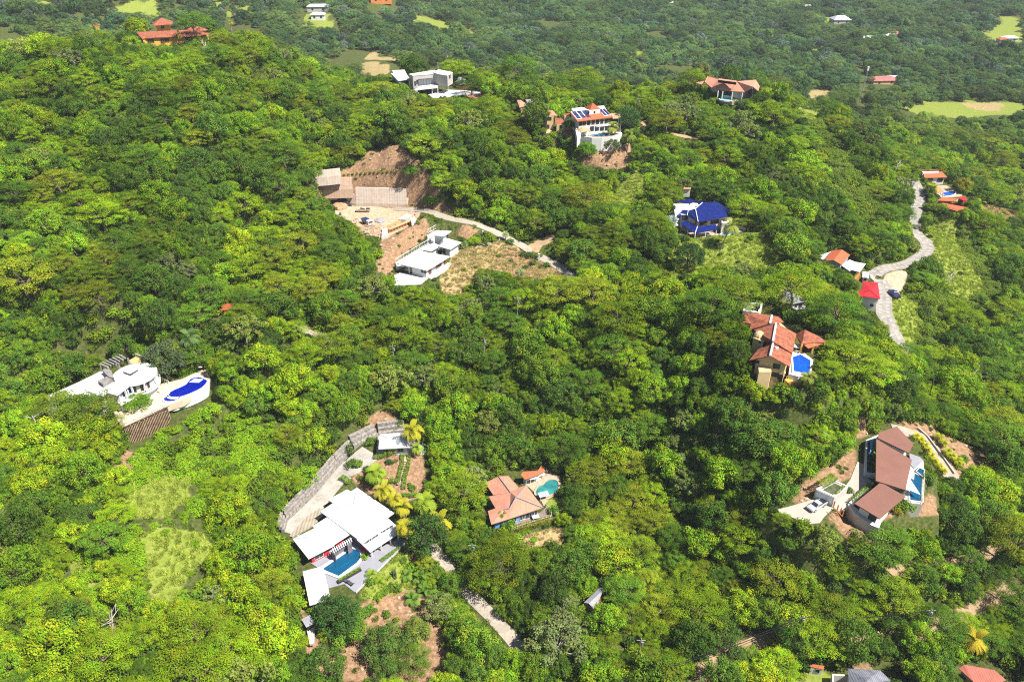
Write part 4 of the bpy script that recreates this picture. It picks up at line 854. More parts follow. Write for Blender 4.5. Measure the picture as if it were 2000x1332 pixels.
    def opening(s, edge, zx, zy, w, h, kind='window', frame=None, pane=None, wi=-1, bars=1, parent=None):
        """window or door centred where the pixel's line of sight meets wall edge"""
        poly = s.walls_[wi]; n = len(poly); a, b = poly[edge % n], poly[(edge + 1) % n]; u = (b - a).normalized(); nr = Vector((u.y, -u.x)); c = sum(poly, Vector((0, 0))) / n
        if nr.dot(c - a) > 0: nr = -nr
        p = s.z([(zx, zy)])[0]; d = ray(p[0], p[1]); den = d[0] * nr.x + d[1] * nr.y; t = (a.x * nr.x + a.y * nr.y) / den; q = Vector((d[0] * t, d[1] * t, CAMZ + d[2] * t)); base = Vector((q.x, q.y))
        k = max(w / 2 + .05, min((b - a).length - w / 2 - .05, (base - a).dot(u))); base = a + u * k; rz = math.atan2(u.y, u.x); z = q.z - h / 2; f = .09; mb = MB(); D = .14
        for off, ww, zz, hh in ((-w/2 + f/2, f, z, h), (w/2 - f/2, f, z, h), (0, w - 2*f, z, f), (0, w - 2*f, z + h - f, f)) + tuple((-w/2 + w * (j + 1) / (bars + 1), f * .7, z + f, h - 2*f) for j in range(bars)):
            cc = base + u * off + nr * (D / 2 - .03); mb.box((cc.x, cc.y, zz), (ww, D, hh), rz)
        o = s.fin(mb, kind, frame or DARK, parent); cc = base + nr * .025; s.fin(MB().box((cc.x, cc.y, z + f * .5), (w - f, .05, h - f), rz), 'pane', pane or GLASS, o); return o
    def post(s, zx, zy, h, h0, h1, r, m, name='column'):
        p = s.pt(zx, zy, h); return s.fin(MB().box((p.x, p.y, s.z0 + h0), (r, r, h1 - h0)), name, m)
    def rail(s, pts, h, hh, m, step=1.2, bar=.06, name='railing', panel=None):
        """railing of posts and top/bottom bars along pixels at height h"""
        P = [s.pt(p[0], p[1], h) for p in pts]; mb = MB(); up = Vector((0, 0, hh))
        for a, b in zip(P[:-1], P[1:]):
            n = max(1, int((b - a).length / step)); mb.tube(a + up, b + up, bar, bar, 4); mb.tube(a + up * .15, b + up * .15, bar * .7, bar * .7, 4)
            for i in range(n + 1): q = a.lerp(b, i / n); mb.tube(q, q + up, bar, bar, 4)
        return s.fin(mb, name, m)
def ring(mb, inner, d, z0, z1, mi=0):
    """kerb around a polygon"""
    out = offset(inner, -d); n = len(inner); V = [(p[0], p[1], z) for z in (z0, z1) for p in list(inner) + list(out)]
    F = []
    for i in range(n):
        j = (i + 1) % n; F += [(2*n + i, 2*n + j, 3*n + j, 3*n + i), (i, n + i, n + j, j), (n + i, n + j, 3*n + j, 3*n + i), (i, 2*n + i, 2*n + j, j)][:]
    return mb.add(V, F, mi)
def pool(label, zoom, z0, pts, water, coping=WHITE, cw=.45, depth=.12, h=0, wall=0, name='swimming_pool', group=None, smooth_n=0):
    h = max(h, .27); P = [W(*zoom([p])[0][:2], z0 + h).xy for p in pts]
    if smooth_n:
        n = len(P); Q = []
        for i in range(n):
            p0, p1, p2, p3 = P[i-1], P[i], P[(i+1) % n], P[(i+2) % n]
            for j in range(smooth_n): t = j / smooth_n; Q.append(.5 * (2*p1 + (p2-p0)*t + (2*p0-5*p1+4*p2-p3)*t*t + (3*p1-p0-3*p2+p3)*t**3))
        P = Q
    c = sum(P, Vector((0, 0))) / len(P); t = thing(name, label, 'swimming pool', (c.x, c.y, z0 + h), 0, group); o = Vector((c.x, c.y, z0 + h))
    if cw: mb = MB(); ring(mb, P, cw, z0 + h - max(.5, wall), z0 + h + .06); mb.build('coping', coping, t, o)
    MB().prism(P, z0 + h - max(.6, wall + .2), z0 + h - depth).build('water', water, t, o); return t
def hedge(label, pts, w, h, tint, z=None, name='hedge', group=None, cat='hedge', dens=60, leaf=.26):
    """clipped hedge along photo pixels"""
    P = [G(*p[:2]) if z is None else W(p[0], p[1], z) for p in pts]; P = resample(P, 1.0); o = P[0]; pos, nor = [], []
    L = sum((b - a).length for a, b in zip(P[:-1], P[1:])); n = int(L * dens * (w + 2 * h))
    cum = np.r_[0, np.cumsum([(b - a).length for a, b in zip(P[:-1], P[1:])])]
    for q in NR.rand(n) * L:
        k = min(len(P) - 2, int(np.searchsorted(cum, q) - 1)); k = max(k, 0); a, b = P[k], P[k+1]; t = (q - cum[k]) / max(1e-6, cum[k+1] - cum[k]); d = (b - a).normalized(); s = Vector((-d.y, d.x, 0)).normalized(); u = NR.rand() * (w + 2 * h)
        if u < w: off, zz, nn = u - w / 2, h, Vector((0, 0, 1))
        elif u < w + h: off, zz, nn = -w / 2, u - w, -s
        else: off, zz, nn = w / 2, u - w - h, s
        pos.append(a.lerp(b, t) + s * (off + NR.normal() * .07) + Vector((0, 0, zz + NR.normal() * .07)) - o); nn = nn + Vector(NR.normal(size=3)) * .4; nor.append(nn.normalized())
    var = np.stack([1 + .25 * NR.uniform(-1, 1, n), .5 + .008 * NR.normal(size=n), np.ones(n)], 1)
    me = leaves(np.array([tuple(p) for p in pos]), np.array([tuple(v) for v in nor]), leaf * (.7 + .6 * NR.rand(n)), .7, var, name=name); ob = link(name, me, None, o); ob['tint'] = tint; return tag(ob, label, cat, group)
def shrub(px, py, r, tint, label, kind='bush', v=0, z=None, name='shrub', cat='shrub', group='garden shrubs', hs=1.0):
    g = G(px, py) if z is None else W(px, py, z); p = PROTO[kind][v % len(PROTO[kind])]; s = r / p['r']
    if p['trunk'] is None: o = link(name, p['crown'], None, g, (0, 0, v * 1.7), (s, s, s * hs)); o['tint'] = tint; return tag(o, label, cat, group)
    e = link(name, None, None, g, (0, 0, v * 1.7), (s, s, s * hs)); c = link('crown', p['crown'], e); c['tint'] = tint; link('trunk', p['trunk'], e); return tag(e, label, cat, group)
# ---------------------------------------------------------------- white villa with pool
z = LEVEL['villa']; h = House('villa', 'white villa of several hipped roofs with red walls, above a blue pool', 'house', zv, z, (900, 700))
R = h.rect((515,595), (955,920), (1415,630), 3.6); h.hip(R, 3.6, 5.9, WROOF, .12, .3); h.walls(R, 0, -.2, 3.4, WHITE, .9)
R2 = h.rect((945,935), (1105,1070), (1480,815), 3.0); h.shed(R2, [3.4, 2.8, 2.8, 3.4], WROOF, .25)
i2 = offset(R2, .5); W2 = [i2[0], i2[0].lerp(i2[1], .5), i2[3].lerp(i2[2], .5), i2[3]]; h.walls(W2, 0, -.2, 2.95, REDW)
for t in (.12, .5, .88, 1.3): h.opening(1, 1000 + 330 * t, 1020 - 210 * t, 2.2, 2.1, 'window', WHITE)
for t in (0.02, .36, .70, .98):
    p = i2[1].lerp(i2[2], t); h.fin(MB().box((p.x, p.y, z - .1), (.35, .35, 2.75)), 'column', WHITE)
R3 = h.rect((425,770), (680,985), (865,870), 3.3); h.shed(R3, [3.3] * 4, WROOF, .28); h.walls(R3, 0, -.2, 3.05, REDW, .8)
R4 = h.rect((190,920), (375,1155), (665,970), 3.2); h.hip(R4, 3.2, 4.7, WROOF, .1, .28); h.walls(R4, 0, -.2, 3.0, REDW, .8); h.opening(1, 500, 1110, 2.4, 2.1, 'window', WHITE); h.opening(1, 420, 1150, .9, 2.1, 'door', REDW, REDW, bars=0); h.opening(1, 600, 1060, 1.2, 2.2, 'door', REDW, REDW, bars=0)
R5 = [h.pt(*zv_(p), 2.7).xy for p in ()] if False else None
h5 = House('cabana', 'white flat-roofed cabana beside the villa pool terrace, half under trees', 'pavilion', zV, z, (290, 850)); R5 = h5.rect((228,790), (262,955), (355,880), 2.7); h5.shed(R5, [2.7] * 4, WROOF, .22); h5.walls(R5, 0, -.2, 2.5, PLAST, .5); h5.opening(2, 320, 850, 2, 2, 'window', WHITE)
Q = h.poly([(605,460), (835,335), (960,400), (705,515)], 3.3); h.shed(Q, [3.3] * 4, WROOF, .25); h.walls(Q, 0, -.2, 3.06, PLAST, .4)
for i in range(10):
    a = h.pt(672 + 208 * i / 9, 1062 - 130 * i / 9, 2.9); h.fin(MB().box((a.x, a.y, a.z), (.22, 1.5, .16), math.radians(28)), 'pergola_slat', WHITE)
a, b = h.pt(640, 1075, 2.8), h.pt(890, 915, 2.8); h.fin(MB().tube(a, b, .1, .1, 4), 'pergola_beam', GREYW)
h.walls([(650,1075),(880,925),(890,985),(840,1015),(835,960),(700,1040),(690,1110),(665,1095)], 2.6, -.2, 2.7, mat('slate_wall', (.16, .15, .17), .8, .2, .6))
d = House('pool_terrace', 'grey paved terrace around the white villa pool', 'terrace', zV, z, (430, 780)); d.slab('paving', [(262,745),(300,720),(365,665),(480,630),(560,700),(700,625),(735,640),(735,655),(490,897),(430,850),(352,872),(300,770)], .06, .6, DECKG)
d.rail([(735,652),(490,895)], .06, .35, GREYW, 2.2, .1, 'edge_kerb')
pool('deep blue villa pool with one curved end', zV, z, [(322,778),(468,678),(492,684),(510,702),(508,728),(492,748),(404,812)], WATER, mat('pool_coping', (.55, .52, .53), .6, .1, .5), .5, .15, .3)
p = House('planter', 'low dark planter of clipped plants on the villa terrace', 'planter', zV, z, (460, 805)); p.slab('box', [(395,838),(510,772),(516,780),(402,846)], .55, .5, DARK)
hedge('clipped plants in the terrace planter', zV([(402,838),(510,775)]), .5, .35, (.14,.24,.02), z + .5, dens=80)
def lounger(zf, zx, zy, zz, rz, m, label, group):
    g = W(*zf([(zx, zy)])[0], zz); t = thing('sun_lounger', label, 'sun lounger', g, rz, group); mb = MB().box((0, .1, .28), (.75, 1.4, .14)); o = mb.build('seat', m, None, (0,0,0)); o.parent = t
    mb = MB().prism([(-.37,-.6),(.37,-.6),(.37,-1.15),(-.37,-1.15)], [.3,.3,.75,.75], [.44,.44,.89,.89]); o = mb.build('backrest', m, None, (0,0,0)); o.parent = t
    for x in (-.32, .32):
        for y in (-.55, .7): o = MB().box((x, y, 0), (.07, .07, .3)).build('leg', BLACK, None, (0,0,0)); o.parent = t
lounger(zV, 438, 838, z + .06, .9, mat('charcoal_cushion', (.06,.06,.075), .8, .1, 1), 'charcoal sun lounger nearer the pool on the villa terrace', 'villa sun loungers'); lounger(zV, 462, 852, z + .06, .9, MATS['charcoal_cushion'], 'charcoal sun lounger nearer the garden on the villa terrace', 'villa sun loungers')
for (x, y, w) in ((1165, 1060, 'left'), (1210, 1035, 'right')):
    g = W(*zv([(x, y)])[0], z); mb = MB().tube((0,0,0), (0,0,.6), .22, .38, 12).tube((0,0,.6), (0,0,.68), .42, .42, 12); o = mb.build('pot', mat('white_pot', (.6,.55,.5), .7), None, (0,0,0)); o.location = g; tag(o, f'{w} white urn under the villa terrace roof', 'planter pot', 'white terrace urns')
# timber ramp and rough slab left of the villa
d = House('timber_deck', 'weathered timber deck left of the white villa', 'deck', zv, z, (350, 720)); d.slab('boards', [(150,885),(350,660),(535,535),(600,600),(420,770),(190,900)], .2, .5, mat('old_deck', (.36,.31,.24), .9, .15, .5, stripes=('X', .8, .3)))
# guest house, gabion walls, garden stair
zg = LEVEL['guest']; g = House('guest_house', 'small white-roofed guest house behind a golden palm, at the head of the stairs', 'house', zQ, zg, (450, 300))
R = g.rect((265,175), (250,362), (648,345), 3.0); g.hip(R, 3.0, 3.9, WROOF, .45, .25); g.walls(R, 0, -.2, 2.85, WHITE, .7); g.opening(1, 525, 375, 1.8, 1.4, 'window', WHITE); g.opening(1, 330, 395, 1.6, 1.9, 'window', WHITE)
g.slab('porch_floor', [(225,420),(230,300),(250,180),(820,270),(820,430),(540,440)], .08, .5, mat('porch_paving', (.36,.31,.31), .8, .1)); g.rail([(805,320),(825,440)], 0, .9, BLUEW, 1.2)
def gabion(name, label, pts, zs, t, m=GABION, cat='retaining wall', courses=2, group=None):
    """stepped stone-filled wall; pts: photo pixels of its foot"""
    P = [W(p[0], p[1], q) for p, q in zip(pts, zs)]; w = thing(name, label, cat, P[0], 0, group); o = P[0].copy(); rr = random.Random(name + str(pts[0]))
    for c in range(courses):
        for a, b in zip(P[:-1], P[1:]):
            d = (b - a); n = max(1, int(d.length / 2.2)); u = d.normalized(); s = Vector((-u.y, u.x, 0)).normalized()
            for i in range(n):
                q0, q1 = a.lerp(b, i / n) + u * .02, a.lerp(b, (i + 1) / n) - u * .02; off = s * (t[2] * c); th = s * t[1]; zz = t[0] * c - (.8 if c == 0 else 0); jz = rr.uniform(-.05, .05)
                mb = MB().prism([(q0 + off).xy, (q1 + off).xy, (q1 + off + th).xy, (q0 + off + th).xy], [q0.z + zz, q1.z + zz, q1.z + zz, q0.z + zz], [q0.z + t[0] * (c + 1) + jz, q1.z + t[0] * (c + 1) + jz, q1.z + t[0] * (c + 1) + jz, q0.z + t[0] * (c + 1) + jz]); mb.build('gabion_basket', m, w, o)
    return w
gabion('gabion_wall', 'long grey stone gabion wall above the villa driveway', zV([(140,600),(155,540),(300,390),(400,270),(475,195)]), [4.4, 4.6, 6.2, 8.0, 9.3], (.95, .8, .42), courses=3)
gabion('gabion_wall', 'stepped grey gabion wall behind the guest house', zV([(480,190),(560,150),(600,130),(730,112)]), [9.4, 9.5, 9.5, 9.5], (1.0, 1.0, .9), courses=3)
st = House('garden_stair', 'flight of pale steps between hedges below the guest house', 'stairs', zQ, 4.5, (560, 660))
a, b = W(*zQ([(595, 470)])[0], 9.2), W(*zQ([(522, 850)])[0], 4.8)
for i in range(18):
    p = a.lerp(b, (i + .5) / 18); st.fin(MB().box((p.x, p.y, max(p.z, float(height(p.x, p.y)) + .08) - .28), (1.5, .42, .3), math.atan2((b - a).y, (b - a).x) + math.pi / 2), 'step', STONE)
HG = (.13, .24, .018); kw = dict(group='clipped garden hedges of the white villa')
hedge('clipped hedge left of the garden stair', zQ([(555,440),(545,560),(510,700),(490,800)]), .9, .9, HG, **kw); hedge('clipped hedge right of the garden stair', zQ([(635,450),(620,600),(580,720),(565,880)]), .9, .9, HG, **kw)
hedge('clipped hedge crossing at the foot of the garden stair', zQ([(345,800),(420,770),(490,790)]), .9, .8, HG, **kw); hedge('clipped hedge in front of the guest house parking', zQ([(190,480),(280,475),(350,470)]), 1.1, .9, (.12,.21,.02), **kw)
hedge('long curved hedge above the villa back wall', zQ([(-10,720),(60,760),(140,800),(220,850)]), .9, .8, HG, **kw); hedge('clipped hedge left of the villa palms', zV([(705,425),(760,425),(815,420)]), .9, .9, HG, **kw); hedge('low hedge along the villa terrace garden edge', zV([(610,745),(660,710),(712,675)]), .9, .6, HG, **kw)
hedge('small block hedge by the driveway bend', zV([(415,335),(440,345),(460,370)]), 1.4, .8, (.16,.26,.02), **kw)
w = House('white_garden_wall', 'white garden wall stub beside the villa driveway', 'wall', zV, z, (450, 360)); w.walls([(440,310),(465,305),(475,375),(435,380)], 0, -.3, 1.6, WHITE)
w = House('curved_garden_wall', 'brown stone wall curving behind the white villa', 'wall', zV, z, (540, 370))
for q0, q1 in zip(zV([(475,352),(520,358),(560,372),(590,395)])[:-1], zV([(475,352),(520,358),(560,372),(590,395)])[1:]):
    a, b = W(*q0, z), W(*q1, z); u = (b - a).normalized(); s = Vector((-u.y, u.x, 0)) * .4; w.fin(MB().prism([a.xy, b.xy, (b + s).xy, (a + s).xy], z - .5, z + 1.5), 'wall_section', STONE)
GOLD = (.26, .25, .016); GP = (.17, .24, .02)
for i, (x, y, hh, sc, tn, lb) in enumerate(((770,205,6.5,1.0,GOLD,'tall golden-green palm beside the guest house roof'), (597,375,4.5,1.05,GP,'palm in the terraced garden left of the stair'), (632,470,4.6,.9,GOLD,'golden palm at the back corner of the villa roof'), (685,500,4.2,.75,GOLD,'slender golden palm behind the villa, second along its back wall'),
    (727,540,4.2,.75,GOLD,'slender golden palm behind the villa, third along its back wall'), (828,525,4.5,1.1,GP,'broad palm at the top of the villa lane'), (905,625,4.5,1.0,GOLD,'golden palm beside the dark round tree at the lane'), (737,655,5.0,.95,GOLD,'golden palm at the right end of the villa terrace roof'), (790,225,2.2,.6,GP,'short palm right of the guest house door'))):
    q = zV([(x, y)])[0]; palm(q[0], q[1], hh + .6, 'coconut', tuple(a * 1.25 for a in tn), lb, (FR.uniform(-.3, .3), FR.uniform(-.3, .3)), sc * 1.22, variant=i, group='palms around the white villa')
for i, (x, y, lb) in enumerate(((565,810,'spiky young palm on the villa lawn'), (605,845,'spiky low palm at the edge of the villa lawn'), (330,1120,'small palm below the cabana'), (800,815,'yellowing young palm among the garden bananas'), (890,790,'young palm beside the lane bananas'))):
    q = zV([(x, y)])[0]; palm(q[0], q[1], .5, 'small', GP, lb, (0, 0), 1.0, group='young palms in the villa garden')
q = zV([(400, 1075)])[0]; shrub(q[0], q[1], 5.0, (.05,.11,.022), 'big dark dome-crowned tree at the corner of the villa terrace', 'dense', 0, None, 'evergreen_tree', 'tree', None, .95)
q = zV([(460, 1115)])[0]; shrub(q[0], q[1], 4.4, (.10,.20,.016), 'bright green tree in front of the dark dome-crowned tree', 'broadleaf', 1, None, 'broadleaf_tree', 'tree', None, .7)
q = zV([(835, 690)])[0]; shrub(q[0], q[1], 5.4, (.055,.115,.02), 'dark round tree between the villa terrace and the lane', 'dense', 1, None, 'evergreen_tree', 'tree', None, 1.1)
q = zV([(335, 1330)])[0]; shrub(q[0], q[1], 4.6, (.07,.14,.018), 'round tree standing alone on the bare villa yard', 'dense', 2, None, 'evergreen_tree', 'tree', None, 1.0)
for i, (x, y, r, tn, kd, lb) in enumerate(((640,1190,4.4,(.075,.135,.02),'broadleaf','bushy green tree in the middle of the villa yard'), (770,1260,3.9,(.10,.17,.016),'feathery','feathery tree on the villa yard near the lower edge'), (900,1010,3.6,(.16,.21,.05),'open','pale open tree between the yard and the villa lane'), (1030,1150,4.2,(.10,.19,.016),'broadleaf','bright green tree on the lane side of the yard'), (640,1300,3.0,(.07,.13,.02),'broadleaf','small tree at the lower edge of the yard'), (790,1120,3.2,(.15,.21,.03),'broadleaf','pale bushy tree in the yard beside the soil bank'), (960,880,3.0,(.10,.19,.016),'broadleaf','bright green tree where the bananas meet the lane'))):
    q = zV([(x, y)])[0]; shrub(q[0], q[1], r, tn, lb, kd, i, None, 'yard_tree', 'tree', 'trees in the villa yard', .8)
for i, (x, y, r, tn, lb) in enumerate(((750,780,1.5,(.13,.26,.012),'clipped round ball shrub on the villa lawn'), (600,925,1.3,(.15,.26,.012),'round yellow-green shrub at the lower lawn edge'), (555,850,1.2,(.12,.23,.02),'round shrub nearest the terrace corner'), (630,895,1.2,(.14,.25,.02),'low shrub beside the lower lawn edge'), (660,880,1.4,(.11,.2,.02),'leafy shrub in the middle of the lower lawn bed'), (695,880,1.2,(.10,.19,.02),'leafy shrub at the right of the lower lawn bed'), (780,745,1.7,(.30,.14,.10),'pink-flowering shrub at the lawn corner'), (720,745,1.1,(.09,.18,.02),'small shrub on the villa lawn near the pink flowers'), (560,170,1.7,(.10,.20,.02),'round shrub on the guest house parking'), (660,215,1.9,(.16,.24,.02),'yellow-green bush before the guest house'), (545,300,1.3,(.06,.12,.025),'dark shrub beside the terrace palm'), (500,275,1.5,(.12,.22,.02),'shrub at the top left of the terraced garden'), (465,275,1.5,(.07,.15,.02),'dark shrub beside the driveway top'), (650,260,1.0,(.05,.11,.03),'dark ball shrub below the parking hedge'), (765,390,1.2,(.10,.2,.02),'shrub on the bare slope right of the stair'), (750,370,.7,(.10,.2,.02),'tiny shrub on the bare slope right of the stair'), (532,725,1.1,(.16,.30,.02),'bright spiky shrub between pool and terrace roof'), (550,990,1.5,(.10,.22,.02),'small bush right of the dark dome-crowned tree'), (415,1225,1.0,(.12,.28,.02),'single low bush on the bare yard'), (640,1010,1.2,(.12,.2,.02),'small bush at the upper edge of the bare yard'), (275,975,1.2,(.14,.25,.02),'bush at the cabana corner'))):
    q = zV([(x, y)])[0]; shrub(q[0], q[1], r, tn, lb, 'bush', i)
def banana(px, py, s, label, group, tint=(.13, .24, .03)):
    g = G(px, py); t = thing('banana_plant', label, 'plant', g, random.Random(px).uniform(0, 6), group); c = link('foliage', PALM['plume'][0], t, (0, 0, 1.2 * s), None, (s, s, s)); c['tint'] = tint; o = MB().tube((0,0,-.3), (0,0,1.3*s), .13, .1, 6).build('stem', BARKP, None, (0,0,0)); o.parent = t
for i, (x, y) in enumerate(((800,840),(840,860),(870,840),(830,900),(780,950),(910,850),(860,900),(760,940),(740,830))): q = zV([(x, y)])[0]; banana(q[0], q[1], 1.25, f'broad-leaved plant in the bed by the villa lane, {["first","second","third","fourth","fifth","sixth","seventh","eighth","ninth"][[(740,830),(760,940),(780,950),(800,840),(830,900),(840,860),(860,900),(870,840),(910,850)].index((x,y))]} from its left end', 'broad-leaved bed plants')
def cactus(px, py, hh, label):
    g = G(px, py); mb = MB()
    for k in range(6): a = k * 1.05; mb.tube((.35*math.cos(a), .35*math.sin(a), -.2), (.45*math.cos(a), .45*math.sin(a), hh * (.6 + .08 * k)), .14, .11, 7)
    o = mb.build('cactus', mat('cactus_green', (.07,.12,.05), .7, .15), None, (0,0,0)); o.location = g; tag(o, label, 'cactus', 'column cacti')
cactus(*zV([(735,700)])[0], 3.2, 'column cactus at the right end of the terrace'); cactus(*zV([(678,820)])[0], 3.0, 'column cactus on the villa lawn')
sh = House('garden_shed', 'small grey lean-to shed below the cabana', 'shed', zV, 4.2, (255, 1040)); R = sh.rect((222,1025), (245,1060), (290,1040), 2.0); sh.shed(R, [2.1, 1.8, 1.8, 2.1], GREYROOF, .12); sh.walls(R, 0, -.5, 1.75, DARK, .2)
sh = House('garden_path', 'grey concrete path below the cabana', 'path', zV, 4.2, (262, 1100)); sh.slab('paving', [tuple(p) for p in ((245,1060),(285,1050),(285,1140),(262,1145))], .2, .6, CONCR); sh.root['kind'] = 'structure'

# ---------------------------------------------------------------- salmon-roofed house with kidney pool
z = LEVEL['red']; h = House('bungalow', 'blue-walled bungalow under a broad salmon cross-hipped roof', 'house', zR, z, (750, 760))
h.roof([(350,465,3.2),(550,370,4.5),(720,600,4.9),(470,640,3.2),(690,365,3.2),(835,530,3.4),(800,668,6.4),(945,500,3.1),(1190,820,3.0),(690,985,3.0),(400,660,3.0),(500,830,3.2),(710,830,4.6),(390,870,3.0),(440,1062,2.9),(615,850,4.1)],
       [(0,1,2,3),(1,4,5,2),(2,5,7,6),(6,7,8),(6,8,9,15,12),(10,2,6,12,11),(11,12,15,13),(13,15,9,14)], SALMON, .2)
for a, b in (((550,370,4.6),(720,600,5.0)), ((800,668,6.5),(945,500,3.2)), ((800,668,6.5),(1190,820,3.1)), ((800,668,6.5),(710,830,4.7)), ((615,850,4.2),(710,830,4.7))): h.fin(MB().tube(h.pt(*a), h.pt(*b), .14, .14, 5), 'ridge_cap', GREYROOF)
h.walls([(350,465),(550,370),(690,365),(835,530),(945,500),(1190,820),(690,985),(440,1062),(390,870),(500,830),(400,660),(470,640)], 3.0, -.5, 2.75, BLUEW, .75)
for x, y, ww in ((985,930,3.0),(1080,890,1.6),(890,955,1.6),(770,990,1.5),(720,1000,1.0)): h.opening(5, x, y, ww, 1.9, 'window', WHITE)
d = House('timber_terrace', 'railed timber terrace in front of the salmon-roofed bungalow', 'terrace', zR, z, (1050, 1000)); d.slab('boards', [(730,1050),(1150,890),(1230,815),(1310,880),(1312,975),(775,1140)], .1, 1.2, WOOD); d.rail([(1235,812),(1312,880),(1314,978),(775,1143)], .1, .95, WHITE, 1.4, .05)
pool('teal kidney-shaped pool beside the salmon-roofed bungalow', zR, z, [(1105,640),(1085,595),(1125,515),(1195,490),(1240,440),(1310,415),(1395,440),(1412,520),(1378,592),(1262,645),(1180,655)], WTEAL, STONE, .5, .12, .1, smooth_n=3)
d = House('pool_patio', 'tan paved patio beside the kidney-shaped pool', 'patio', zR, z, (1050, 500)); d.slab('paving', [(900,470),(960,430),(1220,330),(1240,260),(1440,380),(1460,470),(1440,600),(1270,690),(1200,800),(1150,700),(1000,540)], .05, .5, STONE)
hp = House('pool_house', 'small pool house with a bright orange-red roof', 'pavilion', zR, z, (1030, 360)); hp.roof([(865,350,3.0),(925,415,2.5),(1145,338,2.5),(1225,290,2.5),(1165,218,3.2),(1110,290,3.1),(900,300,3.2)], [(0,1,2,5,6),(5,2,3,4)], TILEB, .18); hp.walls([(880,350),(930,400),(1140,330),(1200,285),(1165,240),(1110,300),(910,310)], 2.6, -.2, 2.3, WHITE, .3); hp.opening(1, 1000, 440, 2.5, 1.6, 'window', WHITE)
for x, y, lb in ((1140,395,'white daybed canopy beside the pool house'), (1050,440,'white canopy table on the pool patio'), (1080,985,'white dining table on the timber terrace'), (1195,690,'white parasol at the pool patio corner')):
    g = W(*zR([(x, y)])[0], z + .1); t = thing('canopy_table', lb, 'canopy', g, .3, 'white garden canopies'); s = .8 if y > 900 else 1.2
    o = MB().box((0,0,.75*(1.9 if s > 1 else 1)), (2.2*s, 1.5*s, .1)).build('top', WHITE, None, (0,0,0)); o.parent = t
    for ax in (-.9, .9):
        for ay in (-.6, .6): o = MB().box((ax*s, ay*s, 0), (.08,.08,.75*(1.9 if s > 1 else 1))).build('leg', WHITE, None, (0,0,0)); o.parent = t
hedge('flowering hedge below the timber terrace', zR([(780,1155),(1050,1090),(1310,1010)]), 1.6, 1.2, (.20,.20,.02), group=None, dens=50)
for x, y, r, tn, lb in ((700,1100,2.0,(.11,.22,.015),'round green shrub at the left end of the timber terrace'), (470,790,1.5,(.14,.22,.03),'small leafy shrub by the bungalow side door'), (1345,900,1.6,(.10,.19,.02),'shrub right of the terrace corner')): q = zR([(x, y)])[0]; shrub(q[0], q[1], r, tn, lb, 'bush', 1)
q = zR([(600,1010)])[0]; palm(q[0], q[1] + 8, 3.4, 'small', (.14,.17,.03), 'small palm in front of the salmon roof', (0, 0), .9)
# ---------------------------------------------------------------- tin hut
z = LEVEL['hut']; h = House('tin_hut', 'small hut with a curved grey tin roof and orange-brown walls among trees', 'hut', zN, z, (480, 460))
h.roof([(360,505,2.7),(450,520,3.2),(545,640,2.6),(640,240,2.8),(720,262,3.3),(640,420,2.8),(605,570,2.4)], [(0,1,4,3),(1,2,6,5,4)], TIN if False else GREYROOF, .12); h.walls([(370,510),(545,635),(610,565),(690,300),(640,255)], 2.6, -.6, 2.3, ORANGEW, .15); h.opening(0, 440, 580, 1.6, .8, 'window', WHITE)
# ---------------------------------------------------------------- roofs at the foot of the picture
z = LEVEL['bottom']; h = House('ribbed_roof_house', 'house under a grey ribbed tin hip roof at the bottom edge', 'house', zK, z, (560, 340)); h.roof([(418,282,3.0),(590,292,3.4),(520,345,4.6),(430,400,2.8),(660,360,2.8),(600,420,3.0)], [(0,1,2),(0,2,5,3),(1,4,5,2)], TIN, .12); h.walls([(418,282),(590,292),(660,360),(600,420),(430,400)], 3.0, -.5, 2.6, PLAST, .5)
h = House('concrete_carport', 'open concrete box beside the ribbed tin roof', 'carport', zK, z, (380, 340)); ringmb = MB(); ring(ringmb, h.poly([(345,318),(420,322),(432,400),(350,400)], 2.2), .25, z - .3, z + 2.2); h.fin(ringmb, 'wall', PLAST); h.slab('floor', [(345,318),(420,322),(432,400),(350,400)], .1, .5, DARK)
h = House('tiny_shed', 'tiny shed with an orange roof above the bottom lawn', 'shed', zK, z, (255, 285)); h.roof([(218,272,2.2),(235,260,2.6),(296,268,2.6),(292,288,2.2)], [(0,1,2,3)], TILEB, .1); h.walls([(220,274),(237,264),(294,270),(290,288)], 2.2, -.3, 2.0, WHITE, .1); h.opening(3, 260, 295, .9, 1.2, 'door', mat('green_door', (.10,.22,.14), .6), DARK, bars=0)
h = House('salmon_tin_house', 'orange-walled house under a salmon tin roof in the bottom corner', 'house', zK, z, (1140, 330)); h.roof([(1003,282,3.0),(1032,262,3.6),(1190,290,3.8),(1280,365,3.4),(1080,352,3.0),(1160,420,3)], [(0,1,2,4),(2,3,5,4)], PINKTIN, .12); h.walls([(1008,285),(1035,268),(1190,296),(1270,365),(1160,420),(1070,352)], 3.0, -.5, 2.7, YELLOW, .3); h.opening(5, 1030, 330, 1.4, 1.2, 'window', WHITE)
q = zK([(1055, 215)])[0]; palm(q[0], q[1], 5.0, 'coconut', (.34,.27,.02), 'golden coconut palm near the bottom right corner', (0, 0), 1.15)
